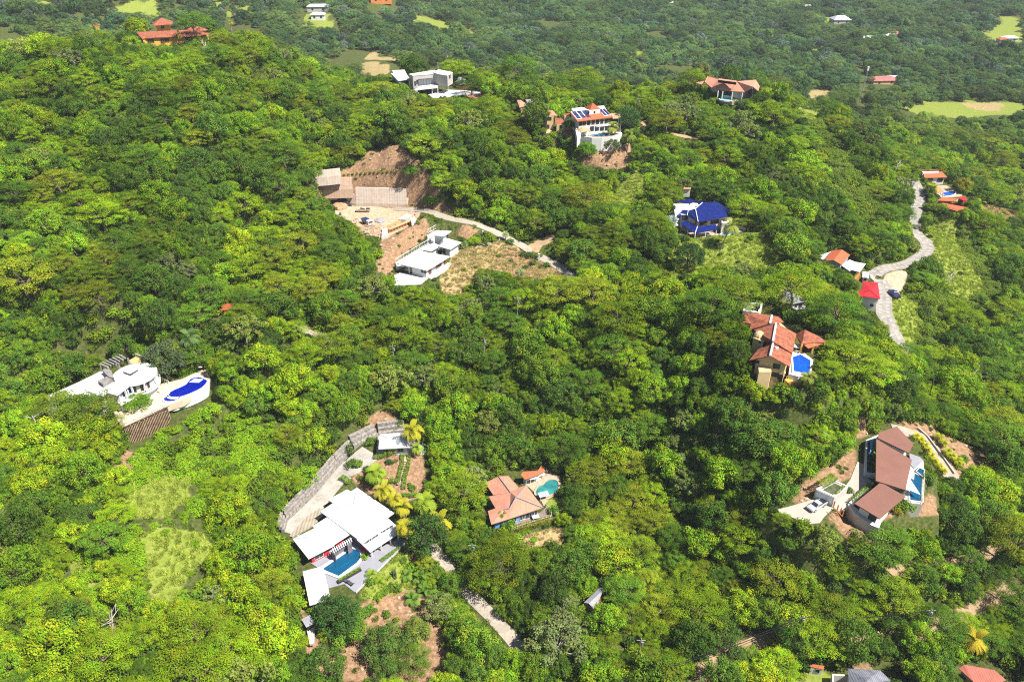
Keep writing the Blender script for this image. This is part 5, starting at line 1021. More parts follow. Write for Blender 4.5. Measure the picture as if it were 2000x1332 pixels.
# ---------------------------------------------------------------- brown-roofed modern house
z = LEVEL['brown']; h = House('hillside_house', 'modern house of three brown sheet roofs stepping down to a narrow blue pool', 'house', zB, z, (1030, 550))
R = h.rect((737,790), (950,918), (1145,735), 3.4); h.shed(R, [3.2, 3.2, 3.8, 3.8], BROWNROOF, .25); h.walls(R, 0, -1.5, 2.95, WHITE, .7); h.opening(0, 890, 920, 1.8, 1.6, 'window', DARK); h.opening(1, 1060, 850, 3.2, 2.0, 'window', DARK, bars=2)
h.roof([(920,248,4.6),(1222,425,4.2),(1168,682,3.8),(915,602,4.2)], [(0,1,2,3)], BROWNROOF, .28); h.walls([(920,248),(1222,425),(1168,682),(915,602)], 4.1, -.5, 3.5, WHITE, 1.0); h.opening(1, 1195, 560, 3.5, 2.1, 'window', DARK, bars=2); h.opening(2, 1080, 700, 2.2, 2.0, 'window', DARK)
h.roof([(940,195,5.0),(1095,142,5.2),(1235,290,4.8),(1197,368,4.6),(933,240,4.9)], [(0,1,2,3,4)], BROWNROOF, .28); h.walls([(940,195),(1095,142),(1235,290),(1197,368),(933,240)], 4.8, -.3, 4.3, WHITE, .8); h.opening(2, 1225, 350, 1.8, 1.8, 'window', DARK)
h.walls([(690,785),(740,820),(960,960),(945,1000),(880,975),(760,890),(680,800)], .8, -3.0, .6, PLAST)
d = House('side_terrace', 'sunken glazed side terrace left of the brown-roofed house', 'terrace', zB, z, (870, 400)); mb = MB(); P = d.poly([(845,262),(935,222),(925,540),(838,530)], 1.2); ring(mb, P, .35, z - .4, z + 1.2); d.fin(mb, 'parapet', WHITE); d.slab('floor', P, .3, .4, mat('green_turf', (.035,.075,.055), .6, .2)); d.slab('tank', [(870,260),(890,250),(888,345),(868,350)], 1.1, .8, BLUEW)
hedge('yellow-green planting along the side terrace', zB([(905,300),(903,400),(900,520)]), .7, .5, (.24,.26,.012), z + .6, dens=70)
d = House('entry_yard', 'pale concrete parking yard and entry court of the brown-roofed house', 'courtyard', zB, z, (500, 800)); d.slab('paving', [(50,855),(200,815),(420,750),(540,805),(700,590),(760,440),(830,470),(830,560),(880,610),(700,790),(690,830),(600,860),(560,830),(480,905),(440,960),(350,968)], .05, .6, mat('yard_concrete', (.37,.33,.28), .9, .08, .4))
g = House('garage', 'concrete garage with a planted roof and white door', 'garage', zB, z, (550, 670)); P = g.poly([(405,672),(566,742),(682,648),(560,598)], 3.0); g.walls(P, 0, -.4, 2.8, PLAST); mb = MB(); ring(mb, offset(P, .25), .25, z + 2.8, z + 3.05); g.fin(mb, 'parapet', WHITE); g.opening(0, 500, 750, 4.2, 2.1, 'garage_door', WHITE, mat('white_door', (.72,.72,.74), .6), bars=0)
g.slab('roof_pond', offset(P, .6), 2.9, .12, mat('roof_soil', (.09,.11,.05), .6, .3))
hedge('bushy plants on the garage roof', zB([(440,650),(500,620),(560,580)]), 1.8, 1.0, (.15,.25,.015), z + 2.9, name='roof_planting'); hedge('low plants along the garage roof edge', zB([(580,720),(650,650)]), .5, .3, (.18,.22,.015), z + 2.9, name='roof_planting')
hedge('planting along the entry ramp wall', zB([(710,780),(790,710),(880,630)]), .8, .5, (.14,.22,.02), z + 1.0); w = House('ramp_wall', 'white wall beside the entry ramp', 'wall', zB, z, (780, 700)); w.walls([(690,785),(880,608),(900,620),(725,805)], 1.0, -.5, 1.0, WHITE)
d = House('pool_deck', 'stone pool deck on a tall retaining wall right of the brown-roofed house', 'terrace', zB, z, (1240, 650)); d.slab('deck', [(1150,700),(1180,560),(1210,400),(1320,430),(1325,520),(1312,805),(1200,795),(1110,720)], .35, 4.5, PLAST); d.rail([(1325,520),(1314,805),(1205,795)], .35, .7, WHITE, 1.5, .05, 'glass_rail')
pool('narrow deep blue pool beside the brown-roofed house', zB, z, [(1232,535),(1308,572),(1298,778),(1208,766),(1200,640)], WATER, PLAST, .25, .1, .5); pool('small square spa above the narrow pool', zB, z, [(1262,522),(1288,495),(1322,515),(1312,562)], WATER, PLAST, .2, .1, .75, name='spa_pool')
for lb, tri in (('long white shade sail over the narrow pool', [(1190,560,3.0),(1172,668,2.6),(1295,722,1.6)]), ('small white shade sail at the head of the narrow pool', [(1205,515,3.0),(1243,545,2.4),(1240,590,1.8),(1190,575,2.8)])):
    V = [W(*zB([t[:2]])[0], z + t[2]) for t in tri]; c = V[0]; t = thing('shade_sail', lb, 'shade sail', c, 0, 'white shade sails'); MB().shell(V, [tuple(range(len(V)))], .03).build('cloth', WHITE, t, c)
    for v in V: MB().tube((v.x, v.y, z - .5), v, .05, .05, 5).build('mast', STEEL, t, c)
w = House('garden_terrace', 'grey paved garden terrace behind the pool', 'terrace', zB, z, (1260, 420)); w.slab('paving', [(1200,370),(1290,400),(1320,430),(1240,500),(1215,470)], .5, .6, DECKG)
w = House('track_wall', 'low stone wall beside the concrete ramp', 'wall', zB, z, (1400, 300)); 
for a, b in zip(zB([(1265,165),(1345,235),(1450,370),(1575,550)])[:-1], zB([(1265,165),(1345,235),(1450,370),(1575,550)])[1:]):
    a, b = G(*a), G(*b); u = (b - a).normalized(); s = Vector((-u.y, u.x, 0)) * .3; w.fin(MB().prism([a.xy, b.xy, (b + s).xy, (a + s).xy], [a.z - .6, b.z - .6, b.z - .6, a.z - .6], [a.z + .7, b.z + .7, b.z + .7, a.z + .7]), 'wall_section', CONCR)
for i, (x, y) in enumerate(((1250,250),(1290,280),(1330,330),(1355,370),(1380,420),(1410,460),(1440,500),(1480,540))): q = zB([(x, y)])[0]; palm(q[0], q[1], 1.2, 'small', (.33,.32,.012), f'yellow young palm on the bank above the pool, {["first","second","third","fourth","fifth","sixth","seventh","eighth"][i]} from the top', (0, 0), .85, group='yellow young palms left of the concrete ramp')
for i, (x, y) in enumerate(((1440,260),(1480,310),(1510,390),(1545,420),(1590,460),(1615,480))): q = zB([(x, y)])[0]; palm(q[0], q[1], 1.4, 'small', (.26,.28,.015), f'yellow-green young palm right of the concrete ramp, {["first","second","third","fourth","fifth","sixth"][i]} from the top', (0, 0), .95, group='young palms right of the concrete ramp')
for i, (x, y, r, tn, lb) in enumerate(((1150,850,1.9,(.11,.22,.016),'round green shrub below the pool deck'), (1100,880,1.2,(.24,.22,.015),'yellow shrub below the lower brown roof'), (1360,600,1.6,(.10,.2,.03),'shrub beside the pool retaining wall'), (1650,440,1.6,(.10,.2,.02),'leafy shrub on the bare bank'), (620,760,1.0,(.12,.18,.08),'agave-like shrub by the garage wall'), (690,700,1.1,(.12,.19,.06),'shrub along the entry ramp'), (1620,500,1.0,(.14,.24,.02),'small shrub beside the yellow palms'))): q = zB([(x, y)])[0]; shrub(q[0], q[1], r, tn, lb, 'bush', i)
gt = House('gate', 'rust-brown gate frame at the entry of the brown-roofed house', 'gate', zB, z, (600, 850))
for x, y in ((555,830),(585,860),(610,885),(630,905)): gt.post(x, y, 0, 0, 1.9, .22, ORANGEW, 'post')
gt.fin(MB().tube(gt.pt(555,830,1.8), gt.pt(630,905,1.8), .09, .09, 4), 'beam', ORANGEW)
# ---------------------------------------------------------------- yellow house with tile roofs
z = LEVEL['yellow']; h = House('tile_roof_house', 'cream house of weathered red tile roofs stepping down a spur', 'house', zY, z, (680, 650))
h.roof([(700,430,7.0),(662,645,7.0),(942,555,4.2),(895,785,4.2),(440,510,4.4),(560,645,4.4)], [(0,2,3,1),(0,1,5,4)], TILE, .25); h.roof([(667,660,6.2),(630,815,6.2),(893,795,3.8),(862,942,3.6),(490,738,3.8),(383,867,3.6)], [(0,2,3,1),(0,1,5,4)], TILE, .25)
h.roof([(650,340,6.0),(628,434,6.0),(792,415,4.6),(735,358,4.6),(330,308,5.0),(310,420,4.2),(405,432,4.2),(385,505,4.0),(490,318,5.4)], [(0,3,2,1),(0,1,7,6,5,4,8)], TILE, .25)
for a, b in (((700,430,7.1),(662,645,7.1)), ((667,660,6.3),(630,815,6.3)), ((650,340,6.1),(628,434,6.1))): h.fin(MB().tube(h.pt(*a), h.pt(*b), .28, .28, 5), 'ridge_cap', WHITE)
h.walls([(383,867),(862,942),(893,795),(895,785),(942,555),(792,415),(660,345),(330,308),(310,420),(440,510),(560,645),(490,738)], 3.7, -7.0, 3.35, CREAM, .75)
poly = h.walls_[-1]; a, b = poly[0], poly[1]; r = h.pt(632, 812, 6.2); u = (b - a).normalized(); nr = Vector((u.y, -u.x)); mid = a + u * ((r.xy - a).dot(u)); V = [(a.x, a.y, z + 3.3), (b.x, b.y, z + 3.3), (mid.x, mid.y, z + 5.8)]; n2 = Vector((-u.y, u.x)) * .3
h.fin(MB().add(V + [(v[0] + n2.x, v[1] + n2.y, v[2]) for v in V], [(0,1,2),(3,5,4),(0,3,4,1),(1,4,5,2),(2,5,3,0)]), 'gable_wall', CREAM)
for x, y, ww, hh in ((705,940,1.7,1.4),(460,885,.8,.8),(690,1040,1.7,1.3),(760,1100,.9,1.6),(590,1130,1.4,1.2),(800,1075,1.3,1.5)): h.opening(0, x, y, ww, hh, 'window', DARK)
h.walls([(500,870),(605,900),(650,985),(640,1000),(500,1000),(490,900)], 2.2, -6.5, 2.0, CREAM, 0, 'stair_tower')
bl = h.pt(655, 985, -.1); h.fin(MB().prism([h.pt(650,985,-.4).xy, h.pt(815,1005,-.4).xy, h.pt(810,1030,-.4).xy, h.pt(640,1015,-.4).xy], z - 1.2, z - .3), 'balcony', CREAM)
for x, y in ((705,678), (710,722)): p = h.pt(x, y, 6.0); h.fin(MB().box((p.x, p.y, p.z - .6), (.8, .6, .8)), 'air_conditioner', WHITE)
d = h; dm = MB(); c = h.pt(500, 585, 4.6)
for i in range(4):
    for j in range(10):
        f = lambda i, j: (c.x + 1.5 * math.cos(i * .39) * math.cos(j * .628), c.y + 1.5 * math.cos(i * .39) * math.sin(j * .628), c.z + 1.5 * math.sin(i * .39)); dm.add([f(i, j), f(i, j + 1), f(i + 1, j + 1), f(i + 1, j)], [(0, 1, 2, 3)])
h.fin(dm, 'dome', CREAM, None, True); h.walls([(430,610),(470,560),(590,580),(550,660)], 4.4, -4, 4.6, CREAM, 0, 'dome_block'); h.opening(0, 465, 640, .5, .5, 'window', DARK, wi=-1, bars=0); h.opening(3, 510, 655, .5, .5, 'window', DARK, wi=-1, bars=0)
t = House('roof_terrace', 'flat walled roof terrace with a black water tank behind the tile roofs', 'terrace', zY, z, (420, 250)); t.walls([(305,285),(335,195),(545,198),(500,312)], 5.2, -2, 4.6, CREAM); mb = MB(); ring(mb, offset(t.walls_[-1], .3), .3, z + 4.6, z + 5.3); t.fin(mb, 'parapet', WHITE); t.slab('floor', offset(t.walls_[-1], .35), 4.7, .1, GREYW)
p = t.pt(475, 275, 4.7); o = MB().tube((0,0,0), (0,0,1.5), .75, .75, 14).tube((0,0,1.5), (0,0,1.8), .7, .3, 14).build('water_tank', BLACK, None, (0,0,0)); o.location = (p.x, p.y, z + 4.72); tag(o, 'black round water tank on the cream roof terrace', 'water tank')
pv = House('tile_pavilion', 'open pavilion with a weathered tile hip roof beside the five-sided pool', 'pavilion', zY, z, (1110, 620)); pv.roof([(1040,507,5.2),(930,560,3.2),(1010,672,3.0),(1295,655,3.0),(1215,590,3.2)], [(0,1,2),(0,2,3,4),(0,4,1)], TILE, .22); pv.roof([(1035,690,2.8),(1250,630,2.9),(1295,660,2.5),(1080,728,2.4)], [(0,1,2,3)], TILEB, .15)
for x, y in ((1010,672),(1285,655),(1210,595),(935,562),(1150,665)): q = pv.pt(x, y, 3.0); pv.fin(MB().box((q.x, q.y, z - 3.5), (.4, .4, 6.3)), 'column', YELLOW)
pv.slab('floor', [(960,600),(1015,700),(1280,690),(1200,620)], .15, .6, TERRAC); pv.slab('lower_floor', [(1020,760),(1100,730),(1240,740),(1180,850),(1130,870)], -.2, .5, TERRAC)
d = House('pool_surround', 'white deck around the five-sided azure pool', 'terrace', zY, z, (1000, 900)); d.slab('deck', [(870,760),(940,740),(1030,780),(1140,865),(1115,1050),(960,1060),(850,1030),(865,940),(895,800)], .05, 5.0, WHITE)
pool('azure five-sided pool on the spur', zY, z, [(898,828),(985,798),(1108,872),(1094,1034),(912,1000)], WAZ, WHITE, .35, .1, .12); pool('small azure plunge basin below the five-sided pool', zY, z - 1, [(990,1040),(1080,1050),(1075,1075),(985,1070)], WAZ, WHITE, .25, .1, 0, name='plunge_pool')
sb = House('stair_block', 'mustard yellow stair block below the azure pool', 'outbuilding', zY, z - 4, (930, 1100)); sb.walls([(805,1080),(890,1050),(965,1050),(975,1100),(910,1110),(865,1130)], 3.0, -4, 2.6, YELLOW); sb.opening(0, 840, 1085, 1.0, 1.6, 'door', YELLOW, DARK, bars=0)
for i in range(8): q = sb.pt(940 - i * 2, 1075 + i * 14, 2.6 - i * .5); sb.fin(MB().box((q.x, q.y, q.z - .25), (1.3, .5, .25)), 'step', WHITE)
sd = sb.pt(945, 700, 0); q = W(*zY([(945, 705)])[0], z + 1.5); o = MB().tube((0,0,0), (0,0,.12), 1.0, 1.05, 16).tube((0,0,-1.5), (0,0,0), .06, .06, 6).build('satellite_dish', GREYW, None, (0,0,0)); o.location = q; tag(o, 'round grey dish between the tile roof and the pavilion', 'dish')
q = zY([(660, 1120)])[0]; palm(q[0], q[1] + 4, 3.0, 'small', (.10,.17,.04), 'small palm before the cream gable wall', (0, 0), 1.3); q = zY([(790, 1190)])[0]; shrub(q[0], q[1], 2.4, (.15,.24,.015), 'yellow-green bush at the foot of the cream gable wall', 'bush', 2); q = zY([(1060, 1170)])[0]; palm(q[0], q[1], 2.6, 'small', (.17,.2,.03), 'drooping palm below the plunge basin', (0, 0), 1.5)
# ---------------------------------------------------------------- small grey-roofed house
z = LEVEL['greyroof']; h = House('cottage', 'white cottage under a low grey gable roof with a red edge', 'house', zY, z, (880, 180)); h.roof([(660,78,4.2),(825,30,4.4),(1080,165,3.2),(872,210,3.0),(700,130,3.1)], [(0,1,2,3,4)], GREYROOF, .18); h.fin(MB().tube(h.pt(690,70,4.3), h.pt(825,28,4.5), .2, .2, 5), 'ridge_cap', SALMON); h.walls([(700,130),(825,60),(1070,165),(880,210)], 3.0, -1.2, 2.7, WHITE, .4); h.opening(2, 935, 225, 1.2, 1.6, 'window', WHITE, wi=-1); h.opening(2, 985, 215, 1.2, 1.6, 'window', WHITE, wi=-1)
h.slab('balcony', [(900,265),(1010,205),(1065,240),(1050,262),(985,275)], .2, 1.2, WHITE)
# ---------------------------------------------------------------- orange and white roofs, red roof by the road
z = LEVEL['orange_white']; h = House('gable_house', 'blue-grey gable house with an orange roof between two white lean-to roofs', 'house', zO, z, (740, 340)); h.roof([(690,255,4.3),(790,243,5.6),(872,297,4.3),(787,396,4.2),(710,350,5.5),(605,358,4.2)], [(0,1,4,5),(1,2,3,4)], TILEB, .18); h.walls([(690,262),(872,300),(787,390),(612,360)], 4.2, -.6, 3.9, mat('blue_grey_plaster', (.30,.40,.55), .8, .08), .25)
poly = h.walls_[-1]; a, b = poly[2], poly[3]; r = h.pt(712, 352, 5.4); V = [(a.x, a.y, z + 3.9), (b.x, b.y, z + 3.9), ((a.x+b.x)/2, (a.y+b.y)/2, z + 5.1)]; u = (b - a).normalized(); n2 = Vector((u.y, -u.x)) * .2; h.fin(MB().add(V + [(v[0] - n2.x, v[1] - n2.y, v[2]) for v in V], [(0,1,2),(3,5,4),(0,3,4,1),(1,4,5,2),(2,5,3,0)]), 'gable_wall', MATS['blue_grey_plaster'])
h.roof([(430,340,2.9),(560,302,3.2),(685,262,3.6),(605,362,3.3),(560,405,2.8)], [(0,1,2,3,4)], WROOF, .15, 'lean_to_roof'); h.walls([(440,345),(680,275),(600,365),(560,400)], 2.9, -.6, 2.7, PLAST, .2)
h.roof([(868,345,3.2),(787,402,3.2),(870,460,2.7),(925,368,2.9)], [(0,1,2,3)], WROOF, .15, 'lean_to_roof'); h.roof([(922,366,3.0),(1030,385,2.8),(970,468,2.6),(872,445,2.7)], [(0,1,2,3)], WROOF, .15, 'porch_roof'); h.walls([(860,350),(795,402),(865,452),(920,372)], 2.8, -.5, 2.6, PLAST, .2)
h.walls([(915,520),(965,470),(975,478),(930,545)], 2.0, -.6, 1.9, ORANGEW, 0, 'fence_panel'); w = House('grey_panel_fence', 'tall grey panel fence behind the orange-roofed house', 'fence', zO, z, (660, 260))
for i in range(6):
    a = w.pt(588 + i * 26.5, 288 - i * 12.5, 0); b = w.pt(588 + (i + .94) * 26.5, 288 - (i + .94) * 12.5, 0); u = (b - a).normalized(); s = Vector((-u.y, u.x, 0)) * .08; w.fin(MB().prism([a.xy, b.xy, (b+s).xy, (a+s).xy], z - .5, z + 2.0), 'panel', GREYW)
g = House('white_kiosk', 'small white flat-roofed store beside the road bend', 'shed', zO, LEVEL['redroof'] + 1.5, (1030, 490)); R = g.rect((998,462), (995,522), (1058,522), 2.2); g.shed(R, [2.2]*4, WROOF, .15); g.walls(R, 0, -2, 2.05, WHITE, .15); g.opening(1, 1025, 535, .9, 1.4, 'door', GREYW, bars=0)
z = LEVEL['redroof']; h = House('red_roof_house', 'white two-storey house under a bright red sheet roof beside the road', 'house', zO, z, (1060, 660)); h.roof([(1000,563,5.9),(1150,575,5.9),(1172,735,5.4),(948,705,5.4),(945,650,5.6),(992,652,5.9),(1080,650,6.6)], [(0,1,6),(1,2,6),(2,3,4,5,6),(5,0,6)], REDROOF, .18); h.walls([(1000,563),(1150,575),(1172,735),(948,705),(945,655),(992,655)], 5.4, -2.5, 5.2, WHITE, .4)
for x, y in ((985,715),(975,790),(1090,800)): h.opening(2, x, y, 1.0, .9, 'window', DARK)
h.opening(1, 1145, 770, 1.0, 1.0, 'window', DARK)
w = House('white_terrace', 'small white walled terrace below the red-roofed house', 'terrace', zO, z - 1, (1170, 940)); w.slab('floor', [(1110,925),(1190,900),(1270,985),(1200,985)], .1, 2, PLAST); w.rail([(1110,930),(1200,905),(1275,985)], .1, .9, BLACK, 1.2); w.rail([(1080,955),(1180,1035)], .1, .6, WHITE, 2, .1, 'wall_cap')
# ---------------------------------------------------------------- cobalt-roofed house
z = LEVEL['blue']; h = House('cobalt_house', 'two-storey white house under cobalt blue tile roofs above a mown slope', 'house', zU, z, (760, 430))
h.roof([(655,318,7.0),(745,240,7.6),(925,228,7.6),(1080,425,5.0),(690,490,5.0),(1010,270,6.0)], [(0,1,2,5,3,4)], BLUEROOF, .2); h.roof([(560,345,6.4),(655,318,7.0),(690,490,5.0),(545,405,5.0)], [(0,1,2,3)], BLUEROOF, .2); h.roof([(398,388,4.4),(500,332,5.4),(565,338,5.6),(548,412,4.4),(430,415,4.3)], [(0,1,2,3,4)], BLUEROOF, .2)
h.roof([(392,222,5.6),(480,205,6.2),(590,190,6.6),(668,222,6.2),(560,250,5.6)], [(0,1,2,3,4)], BLUEROOF, .2); h.roof([(668,222,6.2),(720,215,6.8),(800,245,6.8),(715,290,5.8)], [(0,1,2,3)], BLUEROOF, .2); h.roof([(1000,283,5.4),(1105,308,4.6),(1130,355,4.2),(1045,372,4.4)], [(0,1,2,3)], BLUEROOF, .2)
h.roof([(460,512,2.9),(532,465,3.5),(682,548,3.5),(922,525,3.5),(942,590,2.8),(650,640,2.6)], [(0,1,2,5),(2,3,4,5)], BLUEROOF, .18, 'porch_roof')
for a, b in (((655,318,7.1),(690,488,5.1)), ((560,345,6.5),(548,408,5.1)), ((655,318,7.1),(745,240,7.7)), ((682,548,3.6),(650,640,2.7))): h.fin(MB().tube(h.pt(*a), h.pt(*b), .14, .14, 5), 'ridge_cap', WHITE)
h.walls([(420,400),(545,405),(690,488),(1075,425),(1050,330),(925,240),(600,220),(410,300)], 4.9, -.6, 4.6, WHITE, .9)
for x, y, ww in ((755,510,3.2),(905,490,3.4)): h.opening(2, x, y, ww, 1.5, 'window', ORANGEW, bars=2)
h.opening(1, 660, 505, 1.0, 1.4, 'window', ORANGEW); h.opening(0, 520, 440, 2.0, 1.4, 'window', DARK)
for x, y in ((655,640),(790,622),(930,592),(560,575),(475,515)): q = h.pt(x, y, 2.7); h.fin(MB().box((q.x, q.y, z - .5), (.28, .28, 3.0)), 'column', WHITE)
h.slab('porch_floor', [(470,590),(630,690),(640,712),(950,680),(960,640),(700,560),(560,520)], .1, 1.0, STONE); h.rail([(640,700),(900,680)], .1, .8, WHITE, 1.0, .06)
h.walls([(368,250),(565,270),(660,240),(650,290),(500,340),(390,385)], 5.2, -.6, 5.0, WHITE, 0, 'side_block'); h.walls([(400,285),(570,270),(575,250),(375,250)], 6.4, 4.5, 6.2, WHITE, 0, 'parapet_block')
rb = h.slab('right_block', [(990,440),(1080,430),(1140,450),(1130,540),(1000,520)], 3.6, 4, WHITE); h.walls([(1000,430),(1080,425),(1090,520),(1000,530)], 3.6, -.5, 3.62, PLAST); h.opening(2, 1040, 460, 1.8, 1.3, 'window', ORANGEW)
d = House('poolside', 'white pool terrace right of the cobalt-roofed house', 'terrace', zU, z, (1150, 640)); d.slab('paving', [(960,640),(1100,590),(1240,600),(1310,640),(1290,665),(1000,690)], .08, 1.0, WHITE); pool('small pale blue pool behind the leaning palm', zU, z, [(985,655),(1040,625),(1110,610),(1130,640),(1060,670)], WAZ, WHITE, .25, .08, .12)
w = House('curved_stone_wall', 'low grey stone wall curving round the pool terrace', 'wall', zU, z, (1300, 600)); pts = [w.pt(x, y, 0) for x, y in ((1130,545),(1230,580),(1330,610),(1430,640),(1520,650))]
for a, b in zip(pts[:-1], pts[1:]): u = (b - a).normalized(); s = Vector((-u.y, u.x, 0)) * .5; w.fin(MB().prism([a.xy, b.xy, (b+s).xy, (a+s).xy], z - 1, z + .9), 'wall_section', GREYW)
hedge('yellow-flecked shrubs along the curved stone wall', zU([(1150,510),(1280,545),(1400,590),(1510,620)]), 2.2, 1.8, (.20,.22,.02), dens=30, leaf=.35)
d = House('garden_path', 'pale curved path left of the cobalt-roofed house', 'path', zU, z, (360, 720)); d.slab('paving', [(260,780),(300,720),(440,660),(480,630),(520,650),(500,690),(400,720),(330,770)], .06, .6, PLAST); d.root['kind'] = 'structure'; d2 = House('steps', 'orange brick steps at the corner of the cobalt-roofed house', 'stairs', zU, z, (570, 740))
for i in range(4): q = d2.pt(590 - i * 12, 722 + i * 12, 0 - i * .1); d2.fin(MB().box((q.x, q.y, z - .7 - i * .25), (1.8, .5, .7)), 'step', TERRAC)
q = zU([(978, 862)])[0]; palm(q[0], q[1], 8.6, 'coconut', (.19,.23,.03), 'tall leaning coconut palm on the mown slope', (2.6, 0.4), 1.2)
SILV = (.42, .48, .46)
for x, y, hh, sc, lb in ((325,620,3.4,1.3,'big silver fan palm left of the cobalt-roofed house'), (210,350,2.2,1.0,'silver fan palm up the bank behind the cobalt-roofed house'), (-20,640,2.0,.9,'small silver fan palm among trees left of the lawn'), (-60,780,2.5,.9,'silver fan palm lowest left of the lawn')): q = zU([(x, y)])[0]; palm(q[0], q[1], hh, 'fan', SILV, lb, (0, 0), sc, group='silver fan palms')
q = zU([(360, 230)])[0]; palm(q[0], q[1], 2.5, 'small', (.22,.27,.12), 'pale feathery palm behind the cobalt-roofed house', (0, 0), 1.5)
for i, (x, y, r, tn, lb) in enumerate(((500,740,1.6,(.05,.11,.02),'round dark shrub at the path end'), (400,780,2.0,(.12,.22,.015),'bright shrub beside the curved path'), (330,1110,1.4,(.05,.11,.02),'dark shrub alone on the lower lawn'), (1370,720,1.4,(.08,.17,.015),'small shrub on the upper lawn'), (560,1110,5.0,(.045,.095,.022),'dark round tree at the lower edge of the mown slope'))):
    q = zU([(x, y)])[0]; shrub(q[0], q[1], r, tn, lb, 'bush' if r < 3 else 'dense', i, None, 'shrub' if r < 3 else 'evergreen_tree', 'shrub' if r < 3 else 'tree', None)
# ---------------------------------------------------------------- white flat-roofed house
z = LEVEL['modern']; h = House('flat_roof_house', 'white modern house of low flat roofs below the building site', 'house', zM, z, (1300, 950))
h.roof([(1018,1018,3.5),(1300,1088,3.2),(1518,955,3.5),(1240,905,3.9),(1130,965,4.0),(1410,1022,3.7)], [(0,1,5,4),(4,5,2,3)], WROOF, .25); h.walls([(1018,1018),(1300,1088),(1518,955),(1240,905)], 3.3, -.3, 3.0, WHITE, .7)
h.roof([(1240,893,3.2),(1365,828,3.2),(1430,858,3.2),(1340,908,3.2)], [(0,1,2,3)], WROOF, .22); h.walls([(1250,890),(1362,835),(1425,862),(1340,905)], 3.0, -.3, 2.95, WHITE, .4)
h.roof([(1408,862,3.6),(1500,790,3.9),(1622,825,3.7),(1518,893,3.5)], [(0,1,2,3)], WROOF, .22); h.walls([(1408,862),(1500,790),(1622,825),(1518,893)], 3.5, -.3, 3.25, WHITE, .6); h.opening(3, 1465, 910, .9, 1.9, 'door', DARK, bars=0); h.opening(3, 1420, 900, 1.1, 1.1, 'window', DARK)
h.roof([(1328,757,6.0),(1392,714,6.2),(1532,720,6.0),(1462,768,5.8)], [(0,1,2,3)], WROOF, .22); h.walls([(1340,757),(1395,720),(1525,722),(1460,765)], 5.8, 0, 5.6, WHITE, .45); h.opening(2, 1495, 770, .9, 1.0, 'window', DARK)
for x, y, ww, hh, k in ((1060,1080,1.0,2.2,'door'),(1110,1080,1.8,2.0,'window'),(1260,1095,.8,.9,'window'),(1285,1100,.8,.9,'window'),(1155,1085,.9,2.2,'door')): h.opening(0, x, y, ww, hh, k, DARK, bars=0 if k == 'door' else 1, wi=0)
for x, y, ww in ((1330,1095,1.6),(1410,1035,3.2),(1470,1005,1.0)): h.opening(1, x, y, ww, 2.0, 'window', ORANGEW, wi=0, bars=2)
h.slab('terrace', [(1000,1130),(1060,1105),(1290,1150),(1310,1160),(1240,1215),(1000,1222)], .1, 2.5, WHITE); h.slab('side_terrace', [(1310,1150),(1440,1060),(1500,1010),(1530,1030),(1470,1090),(1350,1170)], .1, 1.6, WHITE)
pool('small square plunge pool beside the white flat-roofed house', zM, z, [(1355,1078),(1400,1058),(1420,1078),(1375,1102)], WTEAL, WHITE, .25, .08, .3, name='plunge_pool')
f = House('balustrade', 'long white balustrade running up behind the flat roofs', 'balustrade', zM, z, (1180, 900))
def balu(f, a, b, n, hh, ha, hb):
    for i in range(n):
        p = f.pt(a[0] + (b[0] - a[0]) * i / n, a[1] + (b[1] - a[1]) * i / n, ha + (hb - ha) * i / n); q = f.pt(a[0] + (b[0] - a[0]) * (i + 1) / n, a[1] + (b[1] - a[1]) * (i + 1) / n, ha + (hb - ha) * (i + 1) / n); up = Vector((0, 0, hh)); mb = MB()
        mb.tube(p, p + up, .09, .09, 4).tube(p + up, q + up, .07, .07, 4).tube(p + up * .1, q + up * .1, .07, .07, 4)
        for k in (1, 2, 3): w = p.lerp(q, k / 4); mb.tube(w + up * .1, w + up, .025, .025, 4)
        f.fin(mb, 'railing_panel', WHITE)
balu(f, (1012,1018), (1358,812), 14, 1.5, 2.2, 2.6); balu(f, (1312,742), (1390,700), 3, 1.5, 4.0, 4.2); w = House('stepped_wall', 'white retaining wall under the balustrade', 'retaining wall', zM, z, (1190, 950)); w.walls([(1010,1020),(1358,815),(1366,822),(1020,1030)], 2.2, -.5, 2.2, WHITE); w.walls([(1300,760),(1392,712),(1398,722),(1308,770)], 4.0, -.5, 4.0, WHITE)
w = House('gate', 'dark leaf gate with white posts at the drive of the white flat-roofed house', 'gate', zE, z, (430, 330)); g0, g1 = G(*zE([(415, 300)])[0]), G(*zE([(448, 380)])[0])
for p in (g0, g1): w.fin(MB().box((p.x, p.y, p.z - .3), (.45, .45, 2.1)), 'post', WHITE)
u = (g1 - g0).normalized(); s = Vector((-u.y, u.x, 0)) * .1; w.fin(MB().prism([(g0 + u * .3).xy, (g1 - u * .3).xy, (g1 - u * .3 + s).xy, (g0 + u * .3 + s).xy], [g0.z + .1, g1.z + .1, g1.z + .1, g0.z + .1], [g0.z + 1.7, g1.z + 1.7, g1.z + 1.7, g0.z + 1.7]), 'leaf', BLACK)
d = House('drive', 'pale drive between the dark gate and the white flat-roofed house', 'driveway', zE, z, (350, 360)); P = [G(*q) for q in zE([(200,380),(330,375),(430,370),(470,335),(590,335),(560,365),(440,400),(300,410)])]; d.fin(MB().shell([p + Vector((0, 0, .12)) for p in P], [tuple(range(8))], .4), 'paving', CONC); d.root['kind'] = 'structure'
g = G(*zE([(960, 545)])[0]); o = MB().box((0,0,-.3), (.5,.5,2.8)).box((0,0,2.5), (.7,.7,.15)).build('marker_post', WHITE, None, (0,0,0)); o.location = g; tag(o, 'white marker post beside the concrete lane', 'post')
